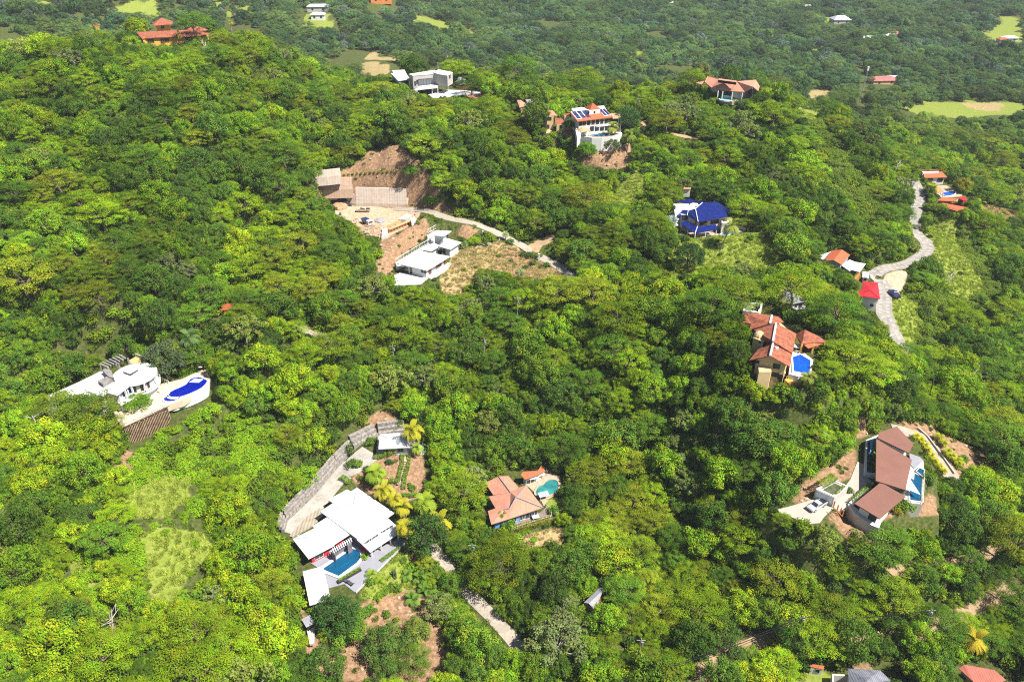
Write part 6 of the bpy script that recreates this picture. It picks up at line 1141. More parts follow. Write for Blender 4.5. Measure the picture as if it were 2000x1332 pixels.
for i, (x, y, r, tn, lb) in enumerate(((170,430,2.0,(.17,.22,.08),'pale shrub right of the white flat roof'), (240,410,1.7,(.16,.22,.06),'pale shrub near the drive'), (380,390,1.3,(.2,.26,.06),'pale yellow shrub below the dark gate'), (680,380,1.6,(.09,.17,.05),'spiky shrub beside the concrete lane'), (800,500,1.3,(.07,.13,.03),'dark shrub on the stubble slope, uppermost'), (870,510,1.6,(.07,.13,.03),'dark shrub on the stubble slope near the marker post'), (920,520,1.2,(.09,.16,.02),'shrub left of the marker post'), (905,580,1.3,(.1,.17,.03),'shrub in the middle of the stubble slope'), (830,620,1.0,(.06,.12,.02),'small dark shrub low on the stubble slope'), (1038,600,1.3,(.08,.17,.02),'round shrub beside the lane below the marker post'), (980,610,.9,(.08,.15,.02),'small shrub between marker post and lane'), (630,590,.9,(.14,.24,.02),'small bright plant on the stubble slope'), (690,560,1.0,(.12,.17,.05),'grey-green plant on the stubble slope'), (780,680,1.6,(.26,.32,.14),'pale silvery shrub at the foot of the stubble slope'))): q = zE([(x, y)])[0]; shrub(q[0], q[1], r, tn, lb, 'bush', i, group='shrubs on the stubble slope')
q = zE([(635, 350)])[0]; palm(q[0], q[1], 2.6, 'small', (.22,.28,.10), 'pale papaya-like tree beside the concrete lane', (0, 0), .9, 'papaya_tree', 'tree')
# ---------------------------------------------------------------- building site
z = LEVEL['site']
def tier(name, label, pts, zs, hh, th, lean, rows, m, group):
    """battered block retaining wall built of panels; pts photo pixels of the foot line"""
    P = [W(p[0], p[1], q) for p, q in zip(pts, zs)]; t = thing(name, label, 'retaining wall', P[0], 0, group); o = P[0].copy()
    for a, b, hv in zip(P[:-1], P[1:], hh):
        u = (b - a).normalized(); s = Vector((-u.y, u.x, 0)).normalized(); n = max(1, int((b - a).length / 3.2)); nr = max(1, int(round(hv / rows)))
        for r in range(nr):
            for i in range(n):
                q0, q1 = a.lerp(b, i / n) + u * .015, a.lerp(b, (i + 1) / n) - u * .015; z0 = hv * r / nr - (2.0 if r == 0 else 0); z1 = hv * (r + 1) / nr - .035; j = .03 * ((i * 7 + r * 3) % 4)
                f0, f1 = s * (lean * r + j), s * (lean * (r + 1) - .06 + j); bk = s * (lean * nr + th); V = [q0 + f0 + Vector((0,0,z0)), q1 + f0 + Vector((0,0,z0)), q1 + f1 + Vector((0,0,z1)), q0 + f1 + Vector((0,0,z1)), q0 + bk + Vector((0,0,z0)), q1 + bk + Vector((0,0,z0)), q1 + bk + Vector((0,0,z1)), q0 + bk + Vector((0,0,z1))]
                MB().add(V, [(0,1,2,3),(4,7,6,5),(0,4,5,1),(3,2,6,7),(0,3,7,4),(1,5,6,2)]).build('wall_panel', m, t, o)
    return t
BLOCK = mat('pale_block', (.46, .40, .34), .9, .12, .6, col2=(.40, .32, .26), stripes=('X', 1.0, .12), fine=.12); BLOCKT = mat('tan_block', (.42, .31, .23), .9, .14, .6, col2=(.38, .25, .18), stripes=('X', 1.0, .12), fine=.12); GRP = 'terraced retaining walls of the building site'
tier('retaining_wall', 'longest pale block retaining wall, behind the tan pickup', zM([(580,480),(640,490),(1110,500)]), [z, z, z], [4.2, 6.6], .8, .42, 1.1, BLOCK, GRP)
tier('retaining_wall', 'low stepped end of the pale retaining wall beside the lane', zM([(1115,500),(1175,495),(1230,490)]), [z, z, z], [3.2, 2.4], .8, .4, 1.1, BLOCK, GRP)
tier('retaining_wall', 'tan block retaining wall left of the soil bank', zM([(290,375),(440,372),(610,368)]), [z + 5.2, z + 5.2, z + 5.2], [5.2, 5.2], .8, .55, 1.2, BLOCKT, GRP); tier('retaining_wall', 'low pale wall course under the tan block wall', zM([(290,410),(450,405),(600,400)]), [z + 3.2, z + 3.2, z + 3.2], [1.8, 1.8], .8, .4, .9, BLOCK, GRP)
tier('retaining_wall', 'small top block wall above the row of yellow shrubs', zM([(240,260),(380,250),(510,235)]), [z + 11.2, z + 11.2, z + 11.2], [3.6, 3.6], .7, .45, 1.2, BLOCK, GRP)
for i in range(22):
    x, y = (150 + i * 18, 262 - i * 1.0) if i < 20 else (0, 0); t = i / 21; x = 170 + 850 * t; y = 268 - 95 * t - (20 * math.sin(t * 3.1) if t > .4 else 0); q = zM([(x, y)])[0]; shrub(q[0], q[1], .62, (.20,.24,.02), f'small yellow-green shrub in the row above the retaining walls, {["first","second","third","fourth","fifth","sixth","seventh","eighth","ninth","tenth","eleventh","twelfth","thirteenth","fourteenth","fifteenth","sixteenth","seventeenth","eighteenth","nineteenth","twentieth","twenty-first","last"][i]} from its left end', 'bush', i, group='row of shrubs above the retaining walls')
q = zM([(1170, 200)])[0]; shrub(q[0], q[1], 3.2, (.08,.18,.015), 'bright shrub clump on the soil bank beside the tall trees', 'broadleaf', 0, None, 'bank_shrub', 'shrub', None, .6); q = zM([(1330, 470)])[0]; shrub(q[0], q[1], 2.6, (.10,.22,.015), 'bright shrub beside the end of the pale retaining wall', 'bush', 1); q = zM([(1400, 455)])[0]; shrub(q[0], q[1], 2.2, (.10,.22,.015), 'bright shrub under the tall trees by the lane', 'bush', 2)
# formwork beam, scaffolding, piles
h = House('formwork', 'long timber formwork trough with concrete end walls on the building site', 'formwork', zM, z, (1040, 680)); a, b = h.pt(945, 725, .4), h.pt(1150, 640, .4); u = (b - a).normalized(); s = Vector((-u.y, u.x, 0))
for k, off in (('front_board', 0), ('back_board', 2.4)): p, q = a + s * off, b + s * off; h.fin(MB().prism([p.xy, q.xy, (q + s * .15).xy, (p + s * .15).xy], z - .3, z + 1.5), k, TIMBER)
h.fin(MB().prism([a.xy, b.xy, (b - s * 1.0).xy, (a - s * 1.0).xy], z + 1.3, z + 1.42), 'walkway', TIMBER)
for i in range(9): p = a.lerp(b, i / 8) - s * .8; h.fin(MB().box((p.x, p.y, z - 1.5), (.15, .15, 2.8)), 'prop', TIMBER)
h.walls([(1035,610),(1110,560),(1165,570),(1105,615)], 1.8, -.3, 1.8, CONCR, 0, 'concrete_wall'); h.walls([(1150,620),(1190,580),(1195,620),(1160,640)], 1.8, -1, 1.9, WHITE, 0, 'concrete_wall'); h.walls([(890,690),(935,690),(940,760),(880,780)], 1.0, -1, 1.0, CONCR, 0, 'concrete_wall')
sc = House('timber_scaffold', 'tangle of timber scaffold poles at the edge of the building site', 'scaffold', zM, z, (740, 730)); rr = random.Random(3)
for i in range(46):
    x, y = rr.uniform(640, 880), rr.uniform(670, 770); p = sc.pt(x, y, 0); hh = rr.uniform(1.2, 3.2); sc.fin(MB().tube((p.x, p.y, z - 3.5), (p.x + rr.uniform(-.3,.3), p.y + rr.uniform(-.3,.3), z + hh - .8), .08, .07, 5), 'pole', TIMBER if i % 3 else PLAST)
for i in range(60):
    x, y = rr.uniform(620, 890), rr.uniform(655, 760); p = sc.pt(x, y, rr.uniform(.2, 2.2)); an = rr.choice((.35, 1.9, .5, 2.1)) + rr.uniform(-.2, .2); l = rr.uniform(.8, 2.2); d = Vector((math.cos(an), math.sin(an), rr.uniform(-.15, .15))) * l; sc.fin(MB().tube(p - d, p + d, .06, .06, 4), 'pole', TIMBER if i % 3 else PLAST)
def heap(px, py, zz, r, hh, m, label, name):
    me = bpy.data.meshes.new(name); bm = bmesh.new(); bmesh.ops.create_uvsphere(bm, u_segments=22, v_segments=12, radius=1); rr = random.Random(name + str(px))
    for v in bm.verts: n = 1 + .12 * math.sin(v.co.x * 5 + 1) * math.cos(v.co.y * 6) + rr.uniform(-.05, .05); v.co = Vector((v.co.x * r * n, v.co.y * r * n, max(-.1, v.co.z) ** 1 * hh * n if v.co.z > 0 else -.2))
    bm.to_mesh(me); bm.free(); me.materials.append(m); o = link(name, me, None, W(px, py, zz)); return tag(o, label, 'heap')
heap(*zM([(490,500)])[0], z, 3.0, 1.7, mat('tan_earth', (.42,.26,.15), .95, .25, 1, fine=.3), 'heap of tan earth left of the pickup', 'earth_heap'); heap(*zM([(868,625)])[0], z, 2.0, .7, mat('grey_gravel', (.36,.36,.38), .95, .3, 3, fine=.5), 'small heap of grey gravel on the building site', 'gravel_heap')
V = [zM([(x, y)])[0] for x, y in ((300,400),(400,405),(450,425),(540,405),(570,450),(605,470))]; t = thing('black_sheet', 'black plastic sheeting hung below the tan retaining wall', 'plastic sheet', W(*V[0], z + 1.5)); o = W(*V[0], z + 1.5); top = [W(*p, z + q) for p, q in zip(V, (3.0, 3.0, 2.2, 3.2, 1.4, .6))]; bot = [Vector((p.x + .1, p.y - .8, z + q)) for p, q in zip(top, (1.2, 1.0, .8, 1.2, .4, 0))]; mb = MB()
for i in range(5): mb.add([top[i], top[i+1], bot[i+1], bot[i]], [(0,1,2,3)])
mb.build('cloth', BLACK, t, o)
for i in range(9):
    x, y = rr.uniform(620, 700), rr.uniform(590, 650); p = W(*zM([(x, y)])[0], z); o = MB().box((0,0,0), (rr.uniform(1.2,2.4), .18, .12)).build('plank', TIMBER if i % 2 else CONCR, None, (0,0,0)); o.location = (p.x, p.y, z + .04 + .02 * i); o.rotation_euler = (0, 0, rr.uniform(0, 3)); tag(o, 'loose plank in the scatter left of the tipper truck, ' + ['first','second','third','fourth','fifth','sixth','seventh','eighth','ninth'][i] + ' from the bottom', 'plank', 'loose planks on the building site')
p = W(*zM([(500, 570)])[0], z); o = MB().tube((0,0,0), (0,0,.9), .4, .4, 12).build('barrel', mat('teal_barrel', (.03,.16,.2), .5), None, (0,0,0)); o.location = p; tag(o, 'teal barrel near the edge of the building site', 'barrel')
# ---------------------------------------------------------------- round-ended white house
z = LEVEL['round']; h = House('round_house', 'long white house with a round flat roof end and curved balcony', 'house', zC, z, (900, 480)); top = 6.2
c = h.pt(1068, 372, top).xy; ex = (h.pt(1285, 372, top).xy - c).length; DISC = [Vector((c.x + ex * math.cos(k * .1964), c.y + ex * math.sin(k * .1964))) for k in range(32)]
h.fin(MB().prism(DISC, z + top - .35, z + top), 'round_roof', WROOF); LONG = h.poly([(185,590),(480,458),(740,330),(870,400),(1030,480),(880,590),(780,560),(560,720),(230,830),(165,780)], top - .1); h.fin(MB().prism(LONG, z + top - .45, z + top - .12), 'roof', WROOF)
h.walls(offset(LONG, 1.0), 0, -1.5, top - .47, WHITE); D2 = [c + (p - c) * .80 for p in DISC]; h.walls(D2, 0, -1, top - .4, WHITE, 0, 'round_wall')
BAL = [c + (p - c) * 1.04 for p in DISC]; h.fin(MB().prism(BAL, z + 2.7, z + 3.1), 'balcony', WHITE); rb = MB()
for k in range(32):
    p, q = BAL[k], BAL[(k + 1) % 32]; rb.tube((p.x, p.y, z + 3.9), (q.x, q.y, z + 3.9), .09, .09, 4)
    for j in (0, .5): w = p.lerp(q, j); rb.tube((w.x, w.y, z + 3.1), (w.x, w.y, z + 3.9), .07, .07, 4)
h.fin(rb, 'balcony_rail', WHITE)
for k in range(0, 32, 4): p = c + (DISC[k] - c) * .97; h.fin(MB().tube((p.x, p.y, z - 1), (p.x, p.y, z + top - .35), .2, .2, 8), 'column', WHITE)
for k in range(17, 31, 2):
    p, q = D2[k], D2[k + 1]; u = (q - p).normalized(); nr = Vector((u.y, -u.x)); m_ = (p + q) / 2 + nr * .06; o = h.fin(MB().box((m_.x, m_.y, z + 3.1), ((q - p).length * .9, .12, 2.2), math.atan2(u.y, u.x)), 'window', ORANGEW); m_ = m_ + nr * .08; h.fin(MB().box((m_.x, m_.y, z + 3.25), ((q - p).length * .72, .06, 1.9), math.atan2(u.y, u.x)), 'pane', GLASS, o)
# front loggia with blue glazing
h.slab('loggia_floor', [(880,640),(1050,560),(1085,600),(920,690)], 3.0, .4, WHITE); h.rail([(905,665),(1075,590)], 3.0, .85, WHITE, .8, .07); a, b = h.pt(905, 640, 3.0), h.pt(1040, 575, 3.0); u = (b - a).normalized(); h.fin(MB().prism([a.xy, b.xy, (b + Vector((-u.y, u.x, 0)) * .2).xy, (a + Vector((-u.y, u.x, 0)) * .2).xy], z + 3.1, z + 5.4), 'window', mat('blue_glazing', (.03,.10,.28), .2))
for t in (0, .5, 1): p = a.lerp(b, t) - Vector((-u.y, u.x, 0)) * 1.0; h.fin(MB().box((p.x, p.y, z - 1.0), (.4, .4, 6.8)), 'column', WHITE)
h.fin(MB().prism([h.pt(950,345,top+.1).xy, h.pt(1020,372,top+.1).xy, h.pt(1105,325,top+.1).xy, h.pt(1100,338,top+.1).xy, h.pt(1022,388,top+.1).xy, h.pt(955,362,top+.1).xy], z + top, z + top + .12), 'roof_vent', DARK)
for pts in (((560,528),(700,480),(706,488),(566,536)), ((590,545),(680,580),(676,588),(588,554)), ((815,520),(920,460),(926,468),(820,530))): h.fin(MB().prism(h.poly(pts, top), z + top - .13, z + top + .25), 'roof_curb', GREYW)
OLDC = mat('old_concrete', (.25, .235, .22), .95, .25, .8, fine=.2)
fr = House('rooftop_frame', 'weathered grey concrete frame on the roof of the round-ended house', 'rooftop structure', zC, z, (850, 330)); [fr.slab('beam', [(700 + k * 33, 265 - k * 15.7), (714 + k * 33, 258 - k * 15.7), (800 + k * 30, 293 - k * 15), (786 + k * 30, 300 - k * 15)], 8.3, .25, OLDC) for k in range(7)]
for x, y in ((715,270),(930,165),(995,200),(790,298),(860,230),(895,250)): q = fr.pt(x, y, 8.3); fr.fin(MB().box((q.x, q.y, z + top - .2), (.4, .4, 2.1)), 'column', OLDC)
fr.walls([(735,330),(790,300),(830,340),(855,410),(800,400)], 7.6, 5.8, 7.6, OLDC); fr.slab('stair_block', [(690,440),(790,390),(850,410),(740,475)], 7.2, 1.2, OLDC)
d = House('balustraded_terrace', 'small balustraded terrace behind the round roof', 'terrace', zC, z, (1090, 220)); d.slab('floor', [(1010,230),(1080,190),(1165,230),(1150,260),(1020,260)], 4.5, 5, mat('ochre_floor', (.55,.36,.15), .8)); d.rail([(1080,190),(1170,225),(1172,262)], 4.5, 1.0, WHITE, .8, .1)
d = House('pool_plaza', 'pale paved terrace below the round-ended house', 'terrace', zC, z, (1200, 650)); d.slab('paving', [(850,760),(960,690),(1100,620),(1290,480),(1480,440),(1560,420),(1750,330),(1800,320),(1850,430),(1780,500),(1560,640),(1430,680),(940,915),(900,860)], .05, 2.0, mat('cream_paving', (.54,.45,.32), .85, .1, .5)); d.rail([(1290,395),(1340,440),(1420,470)], .05, 1.0, WHITE, .7, .08); d.rail([(950,905),(1430,690)], .05, .9, WHITE, 1.4, .07)
pool('cobalt blue pool with curved edges below the round-ended house', zC, z, [(1420,600),(1435,550),(1520,510),(1600,470),(1640,420),(1720,400),(1800,430),(1812,450),(1760,510),(1640,570),(1520,610),(1450,615)], WCOB, WHITE, .55, .12, .15, 3.5, smooth_n=2); pool('small cobalt basin at the end of the curved pool', zC, z, [(1365,630),(1390,600),(1440,615),(1515,615),(1480,645),(1400,652)], WCOB, WHITE, .4, .1, .1, 3, smooth_n=2, name='plunge_pool')
q = W(*zC([(1697, 440)])[0], z + .1); o = MB().prism([(-1.6,-.9),(1.2,-1.1),(1.9,.6),(-.6,1.1)], 0, .12).build('pool_island', mat('pale_stone', (.45,.52,.42), .8), None, (0,0,0)); o.location = q; tag(o, 'pale stone shelf inside the cobalt curved pool', 'pool shelf')
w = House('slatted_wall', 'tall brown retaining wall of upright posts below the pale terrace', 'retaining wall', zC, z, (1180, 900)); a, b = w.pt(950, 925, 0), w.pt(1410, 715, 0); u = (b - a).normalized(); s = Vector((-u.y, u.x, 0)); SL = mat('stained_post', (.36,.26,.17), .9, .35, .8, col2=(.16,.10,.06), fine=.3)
w.fin(MB().prism([a.xy, b.xy, (b + s * .3).xy, (a + s * .3).xy], z - 6.0, z), 'backing', mat('dark_back', (.07,.045,.03), .95, .3, .8))  # backing coloured dark to make dark gaps between the posts
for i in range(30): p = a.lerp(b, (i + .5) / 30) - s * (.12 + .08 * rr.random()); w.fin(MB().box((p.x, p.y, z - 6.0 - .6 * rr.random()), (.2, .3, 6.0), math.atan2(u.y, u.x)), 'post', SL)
q = zC([(1105, 720)])[0]; shrub(q[0], q[1] - 2, 3.4, (.13,.25,.015), 'round bright tree on the pale terrace before the round-ended house', 'broadleaf', 2, z, 'terrace_tree', 'tree', None, .55); q = zC([(1600, 370)])[0]; hedge('leafy border behind the cobalt pool', zC([(1510,400),(1600,370),(1700,330)]), 1.8, 1.0, (.10,.22,.015), dens=40); q = zC([(1430,380)])[0]; shrub(q[0], q[1], 6.2, (.085,.12,.05), 'grey-green round tree between the round house and the pool', 'dense', 2, None, 'evergreen_tree', 'tree', None, .9)
q = zC([(1720, 290)])[0]; palm(q[0], q[1], 9.5, 'coconut', (.10,.17,.05), 'tall grey palm behind the cobalt pool', (-.6, 0), 1.15); w = House('white_gate', 'white arched garden gate behind the cobalt pool', 'gate', zC, z, (1745, 270))
for x in (1728, 1760): w.post(x, 300, 0, 0, 2.4, .5, WHITE, 'post')
w.fin(MB().tube(w.pt(1728, 300, 2.3), w.pt(1760, 300, 2.3), .2, .2, 6), 'arch', WHITE)

for i, (x, y, r, lb) in enumerate(((640,1010,7.5,'wide feathery tree covering the lower roof of the round-ended house'), (330,930,6.5,'feathery tree before the far end of the round-ended house'), (820,1010,4.0,'feathery tree beside the slatted wall'))): q = zC([(x, y)])[0]; shrub(q[0], q[1], r, (.13,.19,.014), lb, 'feathery', i, None, 'feathery_tree', 'tree', None, .95)
# ---------------------------------------------------------------- solar-panel house
z = LEVEL['solar']; h = House('solar_house', 'white three-level house with solar panels and a small red-capped tower', 'house', zS, z, (1200, 480)); V = [(865,372,8.4),(1395,325,8.4),(1520,452,6.3),(985,520,6.3)]; h.roof(V, [(0,1,2,3)], TILEB, .22); h.walls([(865,380),(1395,335),(1520,455),(985,520)], 6.2, -1.0, [7.9, 7.9, 5.9, 5.9], WHITE, .5)
c0, c1, c2, c3 = [h.pt(*v) for v in V]; nrm = (c1 - c0).cross(c3 - c0).normalized(); nrm = nrm if nrm.z > 0 else -nrm
def onroof(u, v, up=.0): return c0.lerp(c1, u).lerp(c3.lerp(c2, u), v) + nrm * up
def quadslab(h, pts, t, name, m, parent=None): return h.fin(MB().shell(pts, [(0,1,2,3)], t), name, m, parent)
PV = mat('solar_cell', (.012, .022, .10), .2, .15, 2, .6)
for u0, u1, nc in ((.03, .44, 3), (.80, .985, 2)):
    base = quadslab(h, [onroof(u0, 0.0, .06), onroof(u1, 0.0, .06), onroof(u1, .80, .06), onroof(u0, .80, .06)], .05, 'panel_frame', WHITE); du = (u1 - u0) / nc
    for i in range(nc):
        for j in range(5):
            a, b = u0 + du * (i + .12), u0 + du * (i + .9); v0, v1 = .05 + .145 * j, .05 + .145 * (j + .84); quadslab(h, [onroof(a, v0, .16), onroof(b, v0, .16), onroof(b, v1, .16), onroof(a, v1, .16)], .05, 'solar_panel', PV, base)
h.walls([(1100,335),(1165,352),(1325,335),(1260,310)], 9.2, 5, 9.0, WHITE, 0, 'tower'); h.opening(0, 1150, 385, .7, .8, 'window', DARK, bars=0); h.opening(1, 1240, 382, .7, .8, 'window', DARK, bars=0); h.roof([(1213,240,11.6),(1087,312,9.2),(1170,352,9.0),(1330,332,9.2),(1255,295,9.3)], [(0,1,2),(0,2,3),(0,3,4),(0,4,1)], TILEB, .18, 'tower_roof')
h.slab('gallery_floor', [(960,600),(990,580),(1605,535),(1615,560),(960,625)], 3.0, .35, WHITE); h.rail([(985,585),(1605,540)], 3.0, .9, mat('dark_rail', (.12,.07,.05), .7), 1.2, .05)
for k in range(8): h.opening(2, 1020 + k * 66, 553 - k * 6.5, 1.5, 1.8, 'window', ORANGEW if k % 2 else DARK, wi=0)
for k in range(4): h.opening(2, 1200 + k * 75, 630 - k * 4, 1.8, 1.9, 'door', DARK, wi=0)
for k in range(6): p = h.pt(990 + k * 122, 580 - k * 9, 3.0); h.fin(MB().box((p.x, p.y, z + 3.0), (.22, .22, 3.0)), 'column', WHITE)
h.walls([(955,640),(950,600),(990,590),(1030,690),(980,760)], 2.6, -1.5, 2.4, WHITE, 0, 'side_wall')
t = House('thatch_shelter', 'thatched shelter left of the crescent pool terrace', 'pavilion', zS, z, (1060, 640)); t.roof([(1060,598,3.6),(955,632,2.6),(1030,682,2.5),(1182,658,2.5),(1150,615,2.7)], [(0,1,2),(0,2,3),(0,3,4),(0,4,1)], THATCH, .2)
for x, y in ((970,632),(1035,680),(1170,655)): t.post(x, y, 2.5, -.2, 2.5, .25, WHITE)
t = House('thatch_awning', 'thatched awning at the end of the upper gallery', 'pavilion', zS, z, (1560, 430)); t.roof([(1470,402,6.6),(1610,388,6.6),(1645,465,5.8),(1515,478,5.8)], [(0,1,2,3)], THATCH, .22); 
for x, y in ((1600,460),(1640,465)): t.post(x, y, 5.8, 0, 5.7, .25, WHITE)
d = House('crescent_terrace', 'white curved pool terrace standing on a tall round wall', 'terrace', zS, z, (1350, 740)); q = [W(*p, z) for p in zS([(960,690),(1200,680),(1600,640),(1655,700),(1620,735),(1500,755),(1350,765),(1200,765),(1060,745),(985,735)])]; d.fin(MB().prism([p.xy for p in q], z - 6.5, z + .05), 'wall', WHITE); d.slab('paving', [(1180,690),(1200,670),(1590,630),(1610,690),(1500,690),(1350,700)], .12, .2, STONE)
pool('dark blue crescent pool of the solar-panel house', zS, z, [(1165,725),(1250,710),(1400,700),(1540,695),(1605,708),(1500,738),(1350,748),(1230,745)], WATER, STONE, .35, .08, .2)
for x, y, hh, sc, lb, tn in ((1465,930,9,1.05,'tall palm before the crescent pool wall',(.2,.24,.03)), (1730,980,7,1.1,'palm on the bare slope below the solar-panel house',(.15,.2,.03))): q = zS([(x, y)])[0]; palm(q[0], q[1], hh, 'coconut', tn, lb, (.6, 0), sc)
for i, (x, y, r, kd, tn, lb) in enumerate(((1285,905,2.2,'open',(.14,.22,.04),'small open tree before the round white wall'), (1090,880,2.6,'broadleaf',(.10,.19,.03),'leafy tree at the left end of the round white wall'), (1130,1060,3.4,'broadleaf',(.11,.24,.012),'bright green tree below the bare slope'), (1500,1020,3.6,'open',(.11,.15,.05),'grey-green tree on the bare slope'), (850,660,2.6,'broadleaf',(.11,.23,.012),'bright round tree between the cream house and the solar-panel house'), (1700,640,5.6,'dense',(.05,.11,.03),'dark dense tree right of the solar-panel house'))): q = zS([(x, y)])[0]; shrub(q[0], q[1], r, tn, lb, kd, i, None, 'slope_tree', 'tree', 'trees around the solar-panel house', .9)
a = House('annex', 'small red-tiled annex behind the solar-panel house', 'outbuilding', zS, z, (820, 450)); a.roof([(765,408,5.2),(870,400,5.4),(870,432,4.6),(780,432,4.6)], [(0,1,2,3)], TILEB, .15); a.walls([(770,415),(868,408),(868,435),(780,435)], 4.7, -1, 4.5, PLAST, .2)
# ---------------------------------------------------------------- cream two-storey house
z = LEVEL['cream']; h = House('cream_house', 'cream two-storey house with small red hip roofs, half behind a tree', 'house', zS, z, (620, 520)); h.roof([(545,348,7.2),(610,352,7.2),(685,430,5.8),(520,432,5.8),(450,400,6.0)], [(0,1,2,3,4)], SALMON, .2); h.walls([(460,400),(540,360),(640,370),(640,432),(520,435)], 5.9, -1.5, 5.6, CREAM, .3); h.opening(3, 560, 480, 1.8, 1.3, 'window', DARK); h.opening(3, 540, 600, 1.0, 1.6, 'window', DARK)
h.roof([(640,475,4.2),(740,465,4.6),(820,555,3.0),(655,560,3.0)], [(0,1,2,3)], TILE, .2); h.walls([(650,485),(740,475),(810,555),(655,558)], 3.2, -2, 2.9, CREAM, .3); h.opening(2, 735, 600, 1.0, 1.4, 'window', DARK); h.slab('porch', [(500,640),(590,640),(600,680),(510,690)], 0, 2.5, CREAM)
h = House('red_gable_house', 'salmon gable roofs showing above the trees on the ridge', 'house', zS, 54, (180, 250)); h.roof([(75,200,6.0),(130,200,6.2),(240,275,4.6),(115,310,4.4),(60,240,4.6)], [(0,1,2,3,4)], SALMON, .2); h.walls([(85,215),(140,215),(230,275),(120,305)], 4.6, -2, 4.2, CREAM, .4); h.roof([(200,190,6.0),(310,186,6.0),(340,235,5.2),(235,250,5.2)], [(0,1,2,3)], GREYROOF, .15)
q = zS([(360, 640)])[0]; shrub(q[0], q[1], 6.0, (.10,.16,.02), 'broad-crowned tree standing before the cream two-storey house', 'broadleaf', 3, None, 'broadleaf_tree', 'tree', None, 1.05)
# ---------------------------------------------------------------- grey cubic house
z = LEVEL['grey']; h = House('cubic_house', 'grey modern cubic house with white roofs, balcony and ridge pool', 'house', zG, z, (780, 480)); P = h.poly([(600,345),(1050,310),(980,250),(540,320)], 8.0); h.walls(P, 0, -1.5, 7.8, GREYW); h.slab('roof', offset(P, -.1), 8.0, .2, WHITE)
h.opening(0, 820, 465, 6.5, 3.2, 'window', DARK, wi=0, bars=4, pane=mat('grey_glazing', (.16,.17,.19), .15)); 
for x, y in ((645,485),(680,460),(1037,405)): h.opening(0, x, y, .7, 1.9, 'window', DARK, wi=0, bars=0)
h.opening(0, 820, 620, 6.8, 2.2, 'window', DARK, wi=0, bars=2, pane=DARK); h.slab('balcony', [(690,560),(700,535),(1000,500),(1060,510),(1040,545),(640,590)], 3.4, .6, WHITE)
for x, y in ((625,585),(945,560),(1045,545)): q = h.pt(x, y, 3.0); h.fin(MB().box((q.x, q.y, z - .5), (.45, .45, 3.4)), 'column', PLAST)
P = h.poly([(1060,320),(1215,345),(1308,290),(1060,240),(965,285)], 8.6); h.walls(P, 0, 3.6, 8.4, GREYW); h.slab('roof', offset(P, -.1), 8.6, .2, WHITE); h.opening(1, 1255, 370, 2.4, 2.0, 'window', WHITE, wi=-1)
for x, y in ((1230,490),(1135,500)): q = h.pt(x, y, 3.6); h.fin(MB().box((q.x, q.y, z - .5), (.4, .4, 4.2)), 'column', WHITE)
h.roof([(212,305,7.4),(470,290,7.4),(550,405,5.6),(340,440,5.4)], [(0,1,2,3)], WROOF, .25); h.walls([(215,310),(470,295),(550,405),(340,440)], 5.4, -1.5, [6.9, 6.9, 5.2, 5.1], GREYW, .25); h.opening(2, 460, 480, 3.6, 2.0, 'window', DARK, bars=2); h.opening(3, 260, 435, .8, .9, 'window', DARK); h.opening(3, 300, 455, .6, .8, 'window', DARK)
h.fin(MB().tube(h.pt(1052,240,8.6), h.pt(1050,165,8.6) * 0 + h.pt(1052,240,8.6) + Vector((0,0,3.2)), .08, .05, 5), 'antenna', WHITE)
d = House('ridge_pool_terrace', 'white pool terrace in front of the grey cubic house', 'terrace', zG, z, (1400, 640)); d.slab('paving', [(830,700),(990,650),(1200,600),(1280,600),(1860,630),(1760,680),(1500,690),(1100,740),(960,745)], .1, 1.6, WHITE); pool('slim pale blue pool on the ridge terrace', zG, z, [(1140,690),(1430,655),(1460,668),(1160,702)], WPALE, WHITE, .4, .08, .2)
d = House('terracotta_terrace', 'terracotta terrace at the tip of the ridge', 'terrace', zG, z, (1740, 700)); d.slab('wall', [(1540,690),(1700,670),(1900,665),(1935,690),(1900,740),(1620,750)], .2, 1.8, TERRAC); d.slab('floor', [(1640,690),(1760,680),(1780,715),(1660,720)], .26, .2, GREYW)
for x, y, lb, hh in ((155,690,'silver fan palm left of the grey cubic house',2.4), (1455,560,'silver fan palm behind the ridge pool',2.2), (440,130,'silver fan palm on the slope behind the grey cubic house',2)): q = zG([(x, y)])[0]; palm(q[0], q[1], hh, 'fan', (.42,.48,.46), lb, (0, 0), 1.2, group='silver fan palms')
hedge('red-orange flowering border behind the ridge pool', zG([(1380,575),(1500,590),(1640,600),(1700,610)]), 1.5, 1.0, (.40,.14,.05), dens=30)
# ---------------------------------------------------------------- boomerang-roofed house
z = LEVEL['curved']; h = House('boomerang_house', 'hilltop house under a wide salmon roof bent like a boomerang', 'house', zT, z, (900, 500)); V = [(185,425,4.6),(360,382,5.6),(330,462,4.2),(425,292,7.2),(365,400,6.0),(450,500,4.2),(640,345,7.6),(990,395,7.6),(740,405,7.2),(715,570,4.0),(520,525,4.1),(1145,600,4.0),(1360,362,6.8),(1320,505,6.6),(1440,490,4.6),(1410,578,4.0),(900,585,4.0)]
h.roof(V, [(0,1,2),(3,6,8,10,5,4),(8,10,9),(6,7,16,9,8),(7,11,16),(7,13,11),(7,12,14,13),(13,14,15)], SALMON, .2); h.roof([(620,362,8.3),(645,338,8.5),(990,383,8.5),(985,412,8.2)], [(0,1,2,3)], SALMON, .18, 'ridge_vent_roof'); h.fin(MB().prism(h.poly([(625,375),(650,360),(985,405),(980,418)], 8.0), z + 7.0, z + 8.0), 'ridge_vent', DARK)
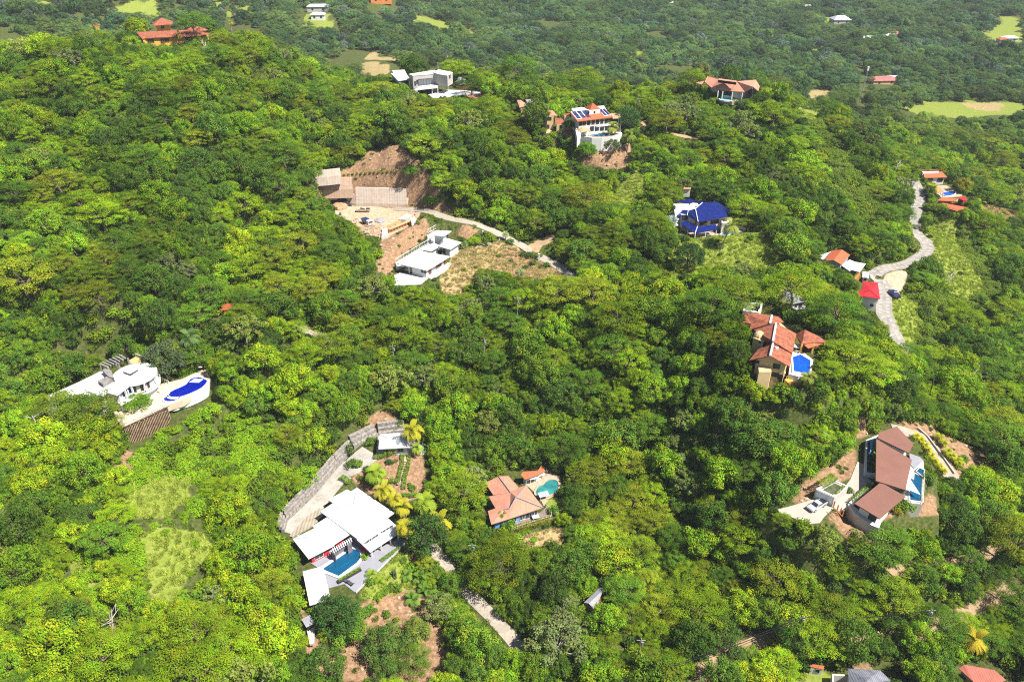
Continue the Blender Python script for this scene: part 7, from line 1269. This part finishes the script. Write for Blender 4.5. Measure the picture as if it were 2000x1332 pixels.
h.walls([(420,300),(640,352),(990,400),(1350,375),(1430,495),(1400,570),(1320,510),(1140,590),(900,580),(720,565),(520,520),(450,490)], 4.1, -1, 3.8, PLAST, 1.2)
for x, y, ww in ((800,620,3.5),(960,630,3.5),(1060,640,2.5),(660,600,2.2)): h.opening(8 if x > 900 else 9, x, y, ww, 2.4, 'window', DARK, bars=2)
h.opening(6, 1230, 600, 3.4, 2.6, 'window', WHITE, bars=2)
for x, y in ((720,580),(910,595),(1105,605),(1310,560),(630,570)): q = h.pt(x, y, 3.8); h.fin(MB().box((q.x, q.y, z - .4), (.45, .45, 4.0)), 'column', WHITE)
d = House('hilltop_pool_terrace', 'pale pool terrace before the boomerang-roofed house', 'terrace', zT, z, (950, 720)); d.slab('paving', [(600,670),(760,690),(1100,690),(1400,650),(1380,680),(1200,720),(1110,775),(900,790),(700,760),(620,720)], .06, 1.6, STONE); pool('light blue oval pool before the boomerang-roofed house', zT, z, [(660,735),(720,720),(860,725),(960,745),(940,765),(800,768),(700,758)], WPALE, WHITE, .5, .08, .15, smooth_n=2)
hedge('clipped hedge below the hilltop pool', zT([(680,815),(830,825),(940,815),(1100,820),(1290,780)]), 1.4, 1.4, (.08,.18,.015), dens=35)
for i, (x, y) in enumerate(((1650,720), (1870,770))): q = zT([(x, y)])[0]; shrub(q[0], q[1], 7.5, (.11,.15,.02), ('golden-green umbrella tree nearer the boomerang roof', 'golden-green umbrella tree farther right of the boomerang roof')[i], 'feathery', i, None, 'umbrella_tree', 'tree', 'umbrella trees beside the boomerang roof', 1.35)
q = zT([(280, 420)])[0]; shrub(q[0], q[1], 6.5, (.14,.16,.03), 'olive round tree behind the left wing of the boomerang roof', 'broadleaf', 1, None, 'broadleaf_tree', 'tree', None, 1.2)
# ---------------------------------------------------------------- hilltop tile-roofed house
z = LEVEL['hill']; h = House('hacienda', 'long yellow hilltop house with clay tile roofs and a square tower', 'house', zH, z, (550, 270)); h.roof([(145,242,4.5),(250,238,4.7),(690,218,4.9),(860,240,4.3),(960,262,3.6),(780,288,3.4),(500,296,3.4),(245,308,3.4),(215,322,3.3)], [(0,1,7,8),(1,2,6,7),(2,3,4,5,6)], TILE, .22); h.roof([(770,170,6.2),(700,215,4.8),(860,240,4.2),(930,215,4.6),(850,185,5.6)], [(0,1,2),(0,2,3,4)], TILE, .22)
h.walls([(170,250),(700,225),(940,262),(780,285),(500,293),(245,306),(215,318)], 3.4, -2, 3.15, YELLOW, .12)
for x, y, ww, hh in ((305,340,2.8,1.6),(433,340,1.6,2.0),(540,330,2.8,1.6)): h.opening(4, x, y, ww, hh, 'window', ORANGEW, wi=0, bars=2)
h.opening(3, 725, 315, 3.0, 1.8, 'window', ORANGEW, wi=0, bars=1);
R = h.rect((325,168), (545,155), (545,130), 7.3); a, b = R[0], R[1]; u = (b - a).normalized(); v = Vector((-u.y, u.x)); Lr = (b - a).length; R = [a, b, b + v * Lr, a + v * Lr]; h.hip(R, 7.2, 9.5, TILE, .1, .22, name='tower_roof'); TW = offset(R, .9); h.walls(TW, 0, 2, 7.0, YELLOW, 0, 'tower'); h.opening(0, 435, 188, 1.6, 1.5, 'window', WHITE, wi=-1)
p = h.pt(615, 265, 4.8); h.fin(MB().box((p.x, p.y, z + 3), (1.1, 1.1, 3.4)), 'chimney', YELLOW); h.slab('porch', [(240,370),(500,392),(660,360),(650,345),(240,340)], 0, 2.5, YELLOW)
for x, y, kind, hh, sc, tn, lb in ((1195,235,'coconut',6.5,.9,(.30,.28,.02),'golden palm on the skyline right of the hilltop house'), (850,150,'coconut',4,.9,(.07,.12,.03),'dark palm behind the hilltop house'), (255,235,'small',3,1.3,(.25,.27,.03),'yellowish palm left of the hilltop tower')): q = zH([(x, y)])[0]; palm(q[0], q[1] + (3 if y < 200 else 0), hh, kind, tn, lb, (0, 0), sc)
h = House('ridge_cottage', 'small tile-roofed cottage on the ridge left of the hilltop house', 'house', Zm(2.857, 0, 0), G(185.5, 53).z - .6, (530, 150)); h.roof([(505,135,4.2),(530,128,4.6),(560,140,3.4),(530,152,3.2)], [(0,1,2,3)], TILE, .2); h.walls([(510,138),(530,132),(555,142),(530,150)], 3.4, -3, 3.1, YELLOW, .2)
# ---------------------------------------------------------------- valley pool house
z = LEVEL['valley']; h = House('valley_house', 'orange-roofed house with a raised ridge strip beside the upper road', 'house', zF, z, (700, 370)); h.roof([(530,318,5.0),(775,300,5.2),(830,292,5.4),(918,388,3.6),(545,398,3.6)], [(0,1,2,3,4)], TILEB, .2); h.roof([(385,265,6.2),(830,258,6.2),(832,275,5.6),(430,285,5.6)], [(0,1,2,3)], TILEB, .18, 'ridge_roof'); h.fin(MB().prism(h.poly([(500,300),(780,295),(775,310),(520,318)], 5.2), z + 3.5, z + 5.4), 'clerestory', WHITE); h.walls([(540,320),(830,300),(905,388),(545,398)], 3.6, -.6, 3.3, WHITE, .5); h.opening(2, 640, 430, 2.2, 1.8, 'window', DARK); h.opening(2, 800, 430, 2.6, 2.0, 'window', DARK)
d = House('pool_court', 'pale court with pool between the orange roofs', 'terrace', zF, z, (900, 620)); d.slab('paving', [(720,520),(900,520),(1060,600),(1160,640),(1150,700),(820,720),(730,640)], .06, .6, STONE); pool('bright azure pool between the orange roofs', zF, z, [(830,650),(890,625),(1010,618),(1045,640),(1020,670),(930,690),(860,675)], WAZ, WHITE, .4, .08, .15, smooth_n=2)
t = House('pointed_pavilion', 'small pointed red pavilion beside the azure pool', 'pavilion', zF, z, (790, 590)); t.roof([(785,535,4.6),(725,640,2.4),(870,635,2.4),(830,595,2.5),(740,600,2.5)], [(0,1,2),(0,2,3),(0,3,4),(0,4,1)], SALMON, .15)
for x, y in ((740,640),(860,635)): t.post(x, y, 2.4, -.2, 2.4, .2, WHITE)
for lb, V in (('low orange-tiled roof below the azure pool, upper of two', [(745,765,1.6),(850,715,2.2),(1080,730,2.2),(1000,780,1.6)]), ('low orange-tiled roof below the azure pool, lower of two', [(780,820,1.4),(850,805,1.8),(1250,880,1.8),(1190,965,1.2),(960,890,1.2)])):
    t = House('low_roof_range', lb, 'outbuilding', zF, z, V[0][:2]); t.roof(V, [tuple(range(len(V)))], TILEB, .15); t.walls([v[:2] for v in V], 1.5, -1, 1.1, TERRAC, .3)
t = House('red_cabin', 'dark red-roofed cabin at the edge of the pool court', 'cabin', zF, z, (1160, 760)); t.roof([(1085,715,3.4),(1190,700,3.6),(1260,760,2.8),(1180,768,2.8)], [(0,1,2,3)], REDROOF, .15); t.walls([(1090,720),(1190,705),(1250,760),(1180,765)], 2.9, -.5, 2.6, ORANGEW, .2); t.opening(3, 1130, 790, 1.0, 1.8, 'door', DARK, bars=0)
for x, y, hh, sc, tn, lb in ((660,690,3.0,1.1,(.30,.29,.02),'golden palm between the road and the azure pool'), (620,640,2.6,.9,(.22,.26,.02),'yellow-green palm beside the upper road'), (1330,960,3.6,1.2,(.16,.24,.02),'arching palm below the orange roofs'), (1400,940,3.2,1.1,(.2,.26,.02),'arching palm farther right below the orange roofs')): q = zF([(x, y)])[0]; palm(q[0], q[1], hh, 'coconut', tn, lb, (0, 0), sc, group='palms of the valley pool house')
q = zF([(1140, 640)])[0]; shrub(q[0], q[1], 3.6, (.22,.22,.015), 'yellow-leaved tree behind the azure pool', 'broadleaf', 0, None, 'broadleaf_tree', 'tree', None, 1.0); hedge('red-flowering shrubs between the low orange roofs', zF([(850,800),(980,830),(1150,830)]), 1.8, 1.0, (.22,.12,.05), dens=30)
for x, y, lb in ((640,780,'round dark bush on the road edge below the golden palm'),): q = zF([(x, y)])[0]; shrub(q[0], q[1], 1.4, (.05,.11,.015), lb, 'bush', 0)
# ---------------------------------------------------------------- small half-hidden roofs
h = House('water_block', 'small brick block half hidden above the cobalt-roofed house', 'outbuilding', zU, 44, (540, 80)); h.walls([(505,60),(590,60),(590,45),(505,45)], 2.2, -1, 2.2, PLAST); h.slab('top', [(500,62),(595,62),(592,42),(503,42)], 2.35, .15, TERRAC)
h = House('tin_shelter', 'small pale tin shelter among trees below the white flat-roofed house', 'shelter', zM, 31, (655, 1240)); h.roof([(610,1250,2.4),(640,1212,2.6),(700,1215,2.5),(690,1255,2.3)], [(0,1,2,3)], GREYROOF, .1); [h.post(x, y, 2.3, -.5, 2.3, .12, STEEL, 'post') for x, y in ((615,1248),(690,1252),(642,1216),(697,1218))]
h = House('rust_roof_cabin', 'rust-red cabin roof deep in shade among the trees', 'cabin', Zm(2.857, 0, 433), G(442, 606).z - .8, (1265, 480)); h.roof([(1225,495,3.0),(1250,460,3.6),(1305,455,3.4),(1290,490,2.6)], [(0,1,2,3)], mat('rust_sheet', (.36,.06,.03), .7, .2), .12); h.walls([(1230,492),(1252,465),(1300,460),(1288,488)], 3.0, -1, 2.4, ORANGEW, .3)
# ---------------------------------------------------------------- far houses on the plain and slopes
def far_house(px, py, zz, L, wd, hh, rz, m, wm, label, n=2):
    g = G(px, py); t = thing('far_house', label, 'house', (g.x, g.y, g.z), rz, 'distant houses beyond the ridge')
    def part(mb, nm, mm, par=None): o = mb.build(nm, mm, None, (0,0,0)); o.parent = par or t; return o
    part(MB().box((0,0,-1), (L, wd, hh + 1)), 'wall', wm); V = [(-L/2-.6,-wd/2-.6,hh),(L/2+.6,-wd/2-.6,hh),(L/2+.6,wd/2+.6,hh),(-L/2-.6,wd/2+.6,hh),(-L/2+wd*.3,0,hh+wd*.22),(L/2-wd*.3,0,hh+wd*.22)]; part(MB().shell(V, [(0,1,5,4),(1,2,5),(2,3,4,5),(3,0,4)], .2), 'roof', m)
    for i in range(n): w = part(MB().box((-L/2 + L * (i + .5) / n, -wd/2 - .03, hh * .3), (1.6, .12, hh * .45)), 'window', DARK); part(MB().box((-L/2 + L * (i + .5) / n, -wd/2 - .08, hh * .35), (1.3, .08, hh * .35)), 'pane', GLASS, w)
PINK = mat('far_red_roof', (.42,.13,.12), .8, .15, .3); FW = mat('far_white_roof', (.62,.62,.62), .6, .1, .3); FG = mat('far_grey_roof', (.42,.44,.5), .6, .1, .3)
for a in ((1722,163,0,20,11,3.2,.1,PINK,CREAM,'long dull red roof beside the pale one on the plain'), (1748,161,0,16,9,3.2,-.2,FG,WHITE,'pale grey roof right of the dull red roof on the plain'), (1640,45,0,18,16,4,0,FG,GREYW,'grey pyramid-roofed house in a far clearing'), (1745,72,0,12,8,3,0,PINK,WHITE,'far red roof among trees on the plain'), (1738,76,0,11,8,3,.2,FW,WHITE,'far white roof beside the small red roof'),
          (1695,79,0,16,7,3,.1,FW,WHITE,'low white far roof at the edge of the tree belt'), (1802,65,0,13,9,3,.2,TILEB,WHITE,'far orange roof standing alone among dark trees'), (1970,80,0,13,8,3,0,FW,WHITE,'far white roof below the pale field'), (1957,83,0,9,7,3,0,TILEB,WHITE,'far orange roof left of the white roof below the pale field'), (1410,6,0,20,11,5,.1,STONE,CREAM,'cream villa on the far slope near the upper edge'), (1316,12,0,9,7,3,0,FW,WHITE,'white cube house on the far slope near the upper edge'),
          (1318,12,0,5,5,3,0,FW,WHITE,'tiny white outbuilding on the far slope') , (622,22,0,18,8,4,.1,FG,PLAST,'grey-roofed house on the far cleared slope'), (622,38,0,11,7,4,.1,FW,WHITE,'white house on the far cleared slope, lower of two'), (744,5,0,20,14,7,.2,ORANGEW,mat('orange_plaster',(.62,.22,.06),.8),'orange three-storey house at the upper edge'), (1850,20,0,13,8,3,0,FW,WHITE,'far white roof near the upper edge'), (1865,24,0,9,7,3,0,TILEB,WHITE,'tiny far orange roof near the upper edge'), (1577,18,0,10,7,3,0,FW,WHITE,'small far white roof left of the grey pyramid roof')): far_house(*a)
# ---------------------------------------------------------------- vehicles
def wheel(parent, x, y, r=.38, w=.26):
    o = MB().tube((0, -w/2, 0), (0, w/2, 0), r, r, 14).build('wheel', mat('tyre_rubber', (.02,.02,.02), .9), None, (0,0,0)); o.parent = parent; o.location = (x, y, r); q = MB().tube((0, -w/2 - .02, 0), (0, w/2 + .02, 0), r * .58, r * .58, 10).build('rim', STEEL, None, (0,0,0)); q.parent = o
def pickup(loc, rz, paint, label, suv=False, name='pickup_truck', cat='pickup truck'):
    """double-cab pickup: nose towards +x"""
    t = thing(name, label, cat, loc, rz); L, hw = 2.65, .92
    def extr(prof, y0, y1, nm, m, par=None, taper=0):
        n = len(prof); mb = MB(); V = [(x, y0 + (taper if zz > 1.1 else 0), zz) for x, zz in prof] + [(x, y1 - (taper if zz > 1.1 else 0), zz) for x, zz in prof]; mb.add(V, [tuple(range(n)), tuple(range(n, 2*n))[::-1]] + [(i, (i+1) % n, n + (i+1) % n, n + i) for i in range(n)]); o = mb.build(nm, m, None, (0,0,0)); o.parent = par or t; bv = o.modifiers.new('bevel', 'BEVEL'); bv.width = .05; bv.segments = 2; bv.limit_method = 'ANGLE'; return o
    body = extr([(-L,.42),(L-.1,.42),(L,.62),(L-.02,.92),(L-.25,1.02),(1.15,1.08),(-.95,1.08),(-.95,1.08 if suv else 1.05),(-L,1.05)], -hw, hw, 'body', paint)
    xe = -L + .15 if suv else -1.0
    cab = extr([(1.2,1.06),(.45,1.62),(.2,1.68),(xe + .35,1.68),(xe,1.06)], -hw + .04, hw - .04, 'cab', paint, None, .12)
    for s in (-1, 1):
        y = s * (hw - .075); o = MB().add([(.95,y,1.14),(.42,y * .94,1.52),(xe + .38,y * .94,1.52),(xe + .12,y,1.14)], [(0,1,2,3)]).build('side_window', GLASS, None, (0,0,0)); o.parent = cab; o.location = (0, s * .03, 0)
        for x in (1.62, -1.62): wheel(t, x, s * (hw - .1))
        o = MB().box((L - .06, s * .66, .74), (.1, .36, .18)).build('headlight', WHITE, None, (0,0,0)); o.parent = t; o = MB().box((-L + .02, s * .8, .75), (.1, .16, .28)).build('tail_light', REDW, None, (0,0,0)); o.parent = t
    o = MB().add([(1.2,-.72,1.10),(.5,-.64,1.60),(.5,.64,1.60),(1.2,.72,1.10)], [(0,1,2,3)]).build('windscreen', GLASS, None, (0,0,0)); o.parent = cab; o.location = (.03, 0, .03)
    if not suv:
        o = MB().box((-1.82, 0, 1.0), (1.45, 1.5, .1)).build('bed_liner', BLACK, None, (0,0,0)); o.parent = t
    return t
sil = mat('silver_paint', (.55,.57,.60), .3, .05, 1, .6, metal=.4); tan = mat('tan_paint', (.42,.33,.24), .4, .08, 1, .5); blu = mat('navy_paint', (.015,.035,.14), .25, .1, 1, .6)
p0, p1 = W(*zB([(352, 862)])[0], LEVEL['brown'] + .06), W(*zB([(470, 795)])[0], LEVEL['brown'] + .06); d = p0 - p1; pickup((p0 + p1) / 2, math.atan2(d.y, d.x), sil, 'silver double-cab pickup on the pale parking yard')
p = W(*zM([(712, 538)])[0], LEVEL['site'] + .0); pickup(p, math.pi + .02, tan, 'tan pickup parked before the long retaining wall')
p = G(*zO([(1312, 705)])[0]); pickup(p + Vector((0, 0, .1)), math.radians(95), blu, 'dark blue pickup on the pale turning area', name='pickup_truck')
# dump trailer on the site
z = LEVEL['site']; p = W(*zM([(745, 655)])[0], z); t = thing('dump_truck', 'small white truck with a dark blue tipper bed on the building site', 'truck', p, math.radians(-52)); 
for nm, mb, m in (('bed', MB().prism([(-2.2,-1.0),(1.2,-1.0),(1.2,1.0),(-2.2,1.0)], .9, 1.9), blu), ('cab', MB().prism([(1.4,-.95),(2.9,-.95),(2.9,.95),(1.4,.95)], .5, 2.1), WHITE), ('chassis', MB().box((0,0,.5), (5.2,.8,.3)), BLACK), ('windscreen', MB().box((2.9,0,1.3), (.06,1.6,.6)), GLASS)): o = mb.build(nm, m, None, (0,0,0)); o.parent = t
for x in (-1.4, 2.0):
    for y in (-.9, .9): wheel(t, x, y, .45)
# ---------------------------------------------------------------- workers
def person(loc, rz, shirt, hat, label, bend=0):
    t = thing('person', label, 'person', loc, rz, 'site workers'); me = bpy.data.meshes.new('body'); b = bend
    V = [(0,0,.95),(0,b*.3,1.2),(0,b*.55,1.42),(0,b*.65,1.55),(0,b*.7,1.68),(.11,0,.9),(.14,.06,.5),(.14,0,.06),(.14,.16,.03),(-.11,0,.9),(-.14,-.08,.5),(-.14,-.12,.06),(-.14,.06,.03),(.2,b*.55,1.4),(.28,b*.6+.08,1.12),(.26,b*.6+.28,.95),(-.2,b*.55,1.4),(-.28,b*.6+.06,1.12),(-.24,b*.6+.26,.98)]
    E_ = [(0,1),(1,2),(2,3),(3,4),(0,5),(5,6),(6,7),(7,8),(0,9),(9,10),(10,11),(11,12),(2,13),(13,14),(14,15),(2,16),(16,17),(17,18)]; me.from_pydata(V, E_, []); o = link('body', me, t); o.modifiers.new('skin', 'SKIN'); rad = [.15,.15,.14,.06,.10,.10,.075,.05,.04,.10,.075,.05,.04,.07,.055,.045,.07,.055,.045]
    for sv, r in zip(me.skin_vertices[0].data, rad): sv.radius = (r, r)
    me.skin_vertices[0].data[0].use_root = True; ss = o.modifiers.new('sub', 'SUBSURF'); ss.levels = 1; ss.render_levels = 1
    m = bpy.data.materials.new('worker_' + label[:8]); nt = nodes_of(m); N, L = nt.nodes, nt.links; out = N.new('ShaderNodeOutputMaterial'); bs = N.new('ShaderNodeBsdfPrincipled'); L.new(bs.outputs[0], out.inputs[0]); tc = N.new('ShaderNodeTexCoord'); sx = N.new('ShaderNodeSeparateXYZ'); L.new(tc.outputs['Object'], sx.inputs[0]); mr = N.new('ShaderNodeMath'); mr.operation = 'DIVIDE'; L.new(sx.outputs[2], mr.inputs[0]); mr.inputs[1].default_value = 2; rp = N.new('ShaderNodeValToRGB'); rp.color_ramp.interpolation = 'CONSTANT'; e = rp.color_ramp.elements
    e[0].position = 0; e[0].color = (.03,.03,.04,1); e[1].position = .46; e[1].color = (*shirt, 1)
    for q, c in ((.75, (.30,.17,.10)),): k = e.new(q); k.color = (*c, 1)
    L.new(mr.outputs[0], rp.inputs[0]); L.new(rp.outputs[0], bs.inputs['Base Color']); me.materials.append(m)
    hb = MB().tube((0, b*.7, 1.72), (0, b*.7, 1.82), .14, .08, 10).tube((0, b*.7+.03, 1.70), (0, b*.7+.03, 1.73), .18, .18, 10).build('helmet', mat('helmet_' + label[:6], hat, .4), None, (0,0,0)); hb.parent = t
person(W(*zM([(967, 715)])[0], z + .3), .4, (.05,.14,.45), (.7,.55,.05), 'worker in a yellow helmet at the left end of the formwork', .25)
person(W(*zM([(1018, 690)])[0], z + .4), 1.0, (.04,.16,.55), (.8,.8,.8), 'worker in a blue shirt leaning over the formwork trough', .5)
person(W(*zM([(1113, 635)])[0], z + .4), .2, (.05,.05,.09), (.3,.2,.1), 'worker in dark clothes at the concrete end wall', .1)
person(W(*zM([(1190, 600)])[0], z + .1), -.5, (.55,.04,.04), (.3,.25,.2), 'worker in a red shirt beside the lane end of the formwork', .1)
# ---------------------------------------------------------------- poles, wires, mast
PW = mat('weathered_pole', (.30,.27,.24), .9, .2, 1); 
def pole(px, py, hh, label, tall=False):
    g = G(px, py); t = thing('utility_pole', label, 'utility pole', g, 0, 'utility poles'); o = MB().tube((0,0,-1), (0,0,hh), .16, .11, 8).build('shaft', PW, None, (0,0,0)); o.parent = t; o = MB().box((0,0,hh-.6), (1.9,.12,.12)).build('crossarm', PW, None, (0,0,0)); o.parent = t
    o = MB().tube((.35,0,hh-2.0), (.35,0,hh-1.1), .24, .24, 10).build('transformer', STEEL, None, (0,0,0)); o.parent = t; return g + Vector((0, 0, hh - .45))
def wire(a, b, sag, label, off=(0, 0)):
    pts = [a.lerp(b, t / 14) + Vector((off[0], off[1], -sag * 4 * (t/14) * (1 - t/14))) for t in range(15)]; o = MB().path(pts, [.055] * 15, 4).build('power_line', BLACK, None, tuple(a)); tag(o, label, 'cable', 'overhead cables')
T1 = pole(*zL([(728, 1112)])[0], 9, 'utility pole beside the earth road'); T2 = pole(*zL([(1425, 1075)])[0], 9, 'utility pole by the earth road under the golden palm'); T3 = pole(947, 722, 11, 'utility pole rising from the forest hollow'); T4 = pole(772, 735, 11, 'utility pole between the dark feathery trees'); T5 = pole(*zS([(1875, 545)])[0], 11, 'utility pole beside the ridge road bend'); T6 = pole(*zV([(1060, 770)])[0], 8, 'utility pole beside the villa lane'); T7 = pole(1246, 1300, 9, 'utility pole near the bottom edge below the tin hut'); T8 = pole(1010, 640, 11, 'utility pole in the forest above the hollow'); T9 = pole(1420, 285, 10, 'utility pole on the ridge below the boomerang roof')
Lw = G(1150, 1400) + Vector((0, 0, 9))
for k, o in enumerate(((-.6, 0), (.6, 0))): w = ('upper', 'lower')[k]; wire(T1, T2, 1.2, f'{w} power line along the earth road', o); wire(T1, Lw, 1.5, f'{w} power line running down to the bottom edge', o)
wire(T3, T4, 1.0, 'power line across the forest hollow'); wire(T3, T8, .8, 'power line climbing out of the hollow'); wire(T6, T7, 2.0, 'power line following the villa lane downhill'); wire(T2, G(1990, 1100) + Vector((0, 0, 9)), 1.5, 'power line toward the upper earth track')
g = G(1678, 206); t = thing('radio_mast', 'tall slender pale mast rising over the plain', 'mast', g); hm = 26
for k in range(3): a = k * 2.094; o = MB().tube((.5*math.cos(a), .5*math.sin(a), -1), (.42*math.cos(a)+.6, .42*math.sin(a), hm), .09, .07, 5).build('leg', STEEL, None, (0,0,0)); o.parent = t
for i in range(20):
    zz = i * hm / 20; sft = .6 * i / 20; a = i * 2.094; o = MB().tube((.48*math.cos(a)+sft, .48*math.sin(a), zz), (.48*math.cos(a+2.094)+sft, .48*math.sin(a+2.094), zz + 1.3), .05, .05, 4).build('brace', STEEL, None, (0,0,0)); o.parent = t
o = MB().box((.6,0,hm-2.4), (1.2,1.2,2.6)).build('antenna_panel', WHITE, None, (0,0,0)); o.parent = t
# fallen and bare branches
def snag(px, py, hh, label, seed):
    g = G(px, py); rr = random.Random(seed); mb = MB(); top = Vector((rr.uniform(-1,1), rr.uniform(-1,1), hh)); mb.tube((0,0,-.5), top, .22, .1, 6)
    for i in range(9): a = top * rr.uniform(.35, 1); e = a + Vector((rr.uniform(-2.4,2.4), rr.uniform(-2.4,2.4), rr.uniform(.3, 2.2))); mb.tube(a, e, .09, .03, 5); mb.tube(a.lerp(e, .6), e + Vector((rr.uniform(-1,1), rr.uniform(-1,1), .6)), .05, .02, 4)
    o = mb.build('dead_tree', mat('bleached_wood', (.46,.42,.37), .9, .15), None, (0,0,0)); o.location = g; tag(o, label, 'dead tree', 'bare bleached trees')
for i, (x, y, hh, lb) in enumerate(((400,118,7,'bleached bare tree below the hilltop house'), (1580,335,7,'bleached bare tree on the spur slope'), (1745,345,6,'bare tree above the upper road'), (1895,760,7,'bare grey tree on the right-hand slope'), (90,860,8,'bare branching tree before the round-ended house'), (1850,560,5,'bare small tree beside the grassy slope'), (220,1235,4,'bare pale branches in the lower left clearing'), (1615,880,5,'bare tree by the soil cut above the garage'))): snag(x, y, hh, lb, i)
# ---------------------------------------------------------------- air
def haze():
    m = bpy.data.materials.new('haze'); nt = nodes_of(m); out = nt.nodes.new('ShaderNodeOutputMaterial'); pv = nt.nodes.new('ShaderNodeVolumePrincipled')
    pv.inputs['Color'].default_value = (.80, .88, 1.0, 1); pv.inputs['Density'].default_value = .00008; nt.links.new(pv.outputs[0], out.inputs['Volume'])
    mb = MB().prism([(-4200, -900), (4200, -900), (4200, 7600), (-4200, 7600)], -14, 162); o = mb.build('haze', m); tag(o, 'thin pale air over the valley', kind='stuff')
haze()
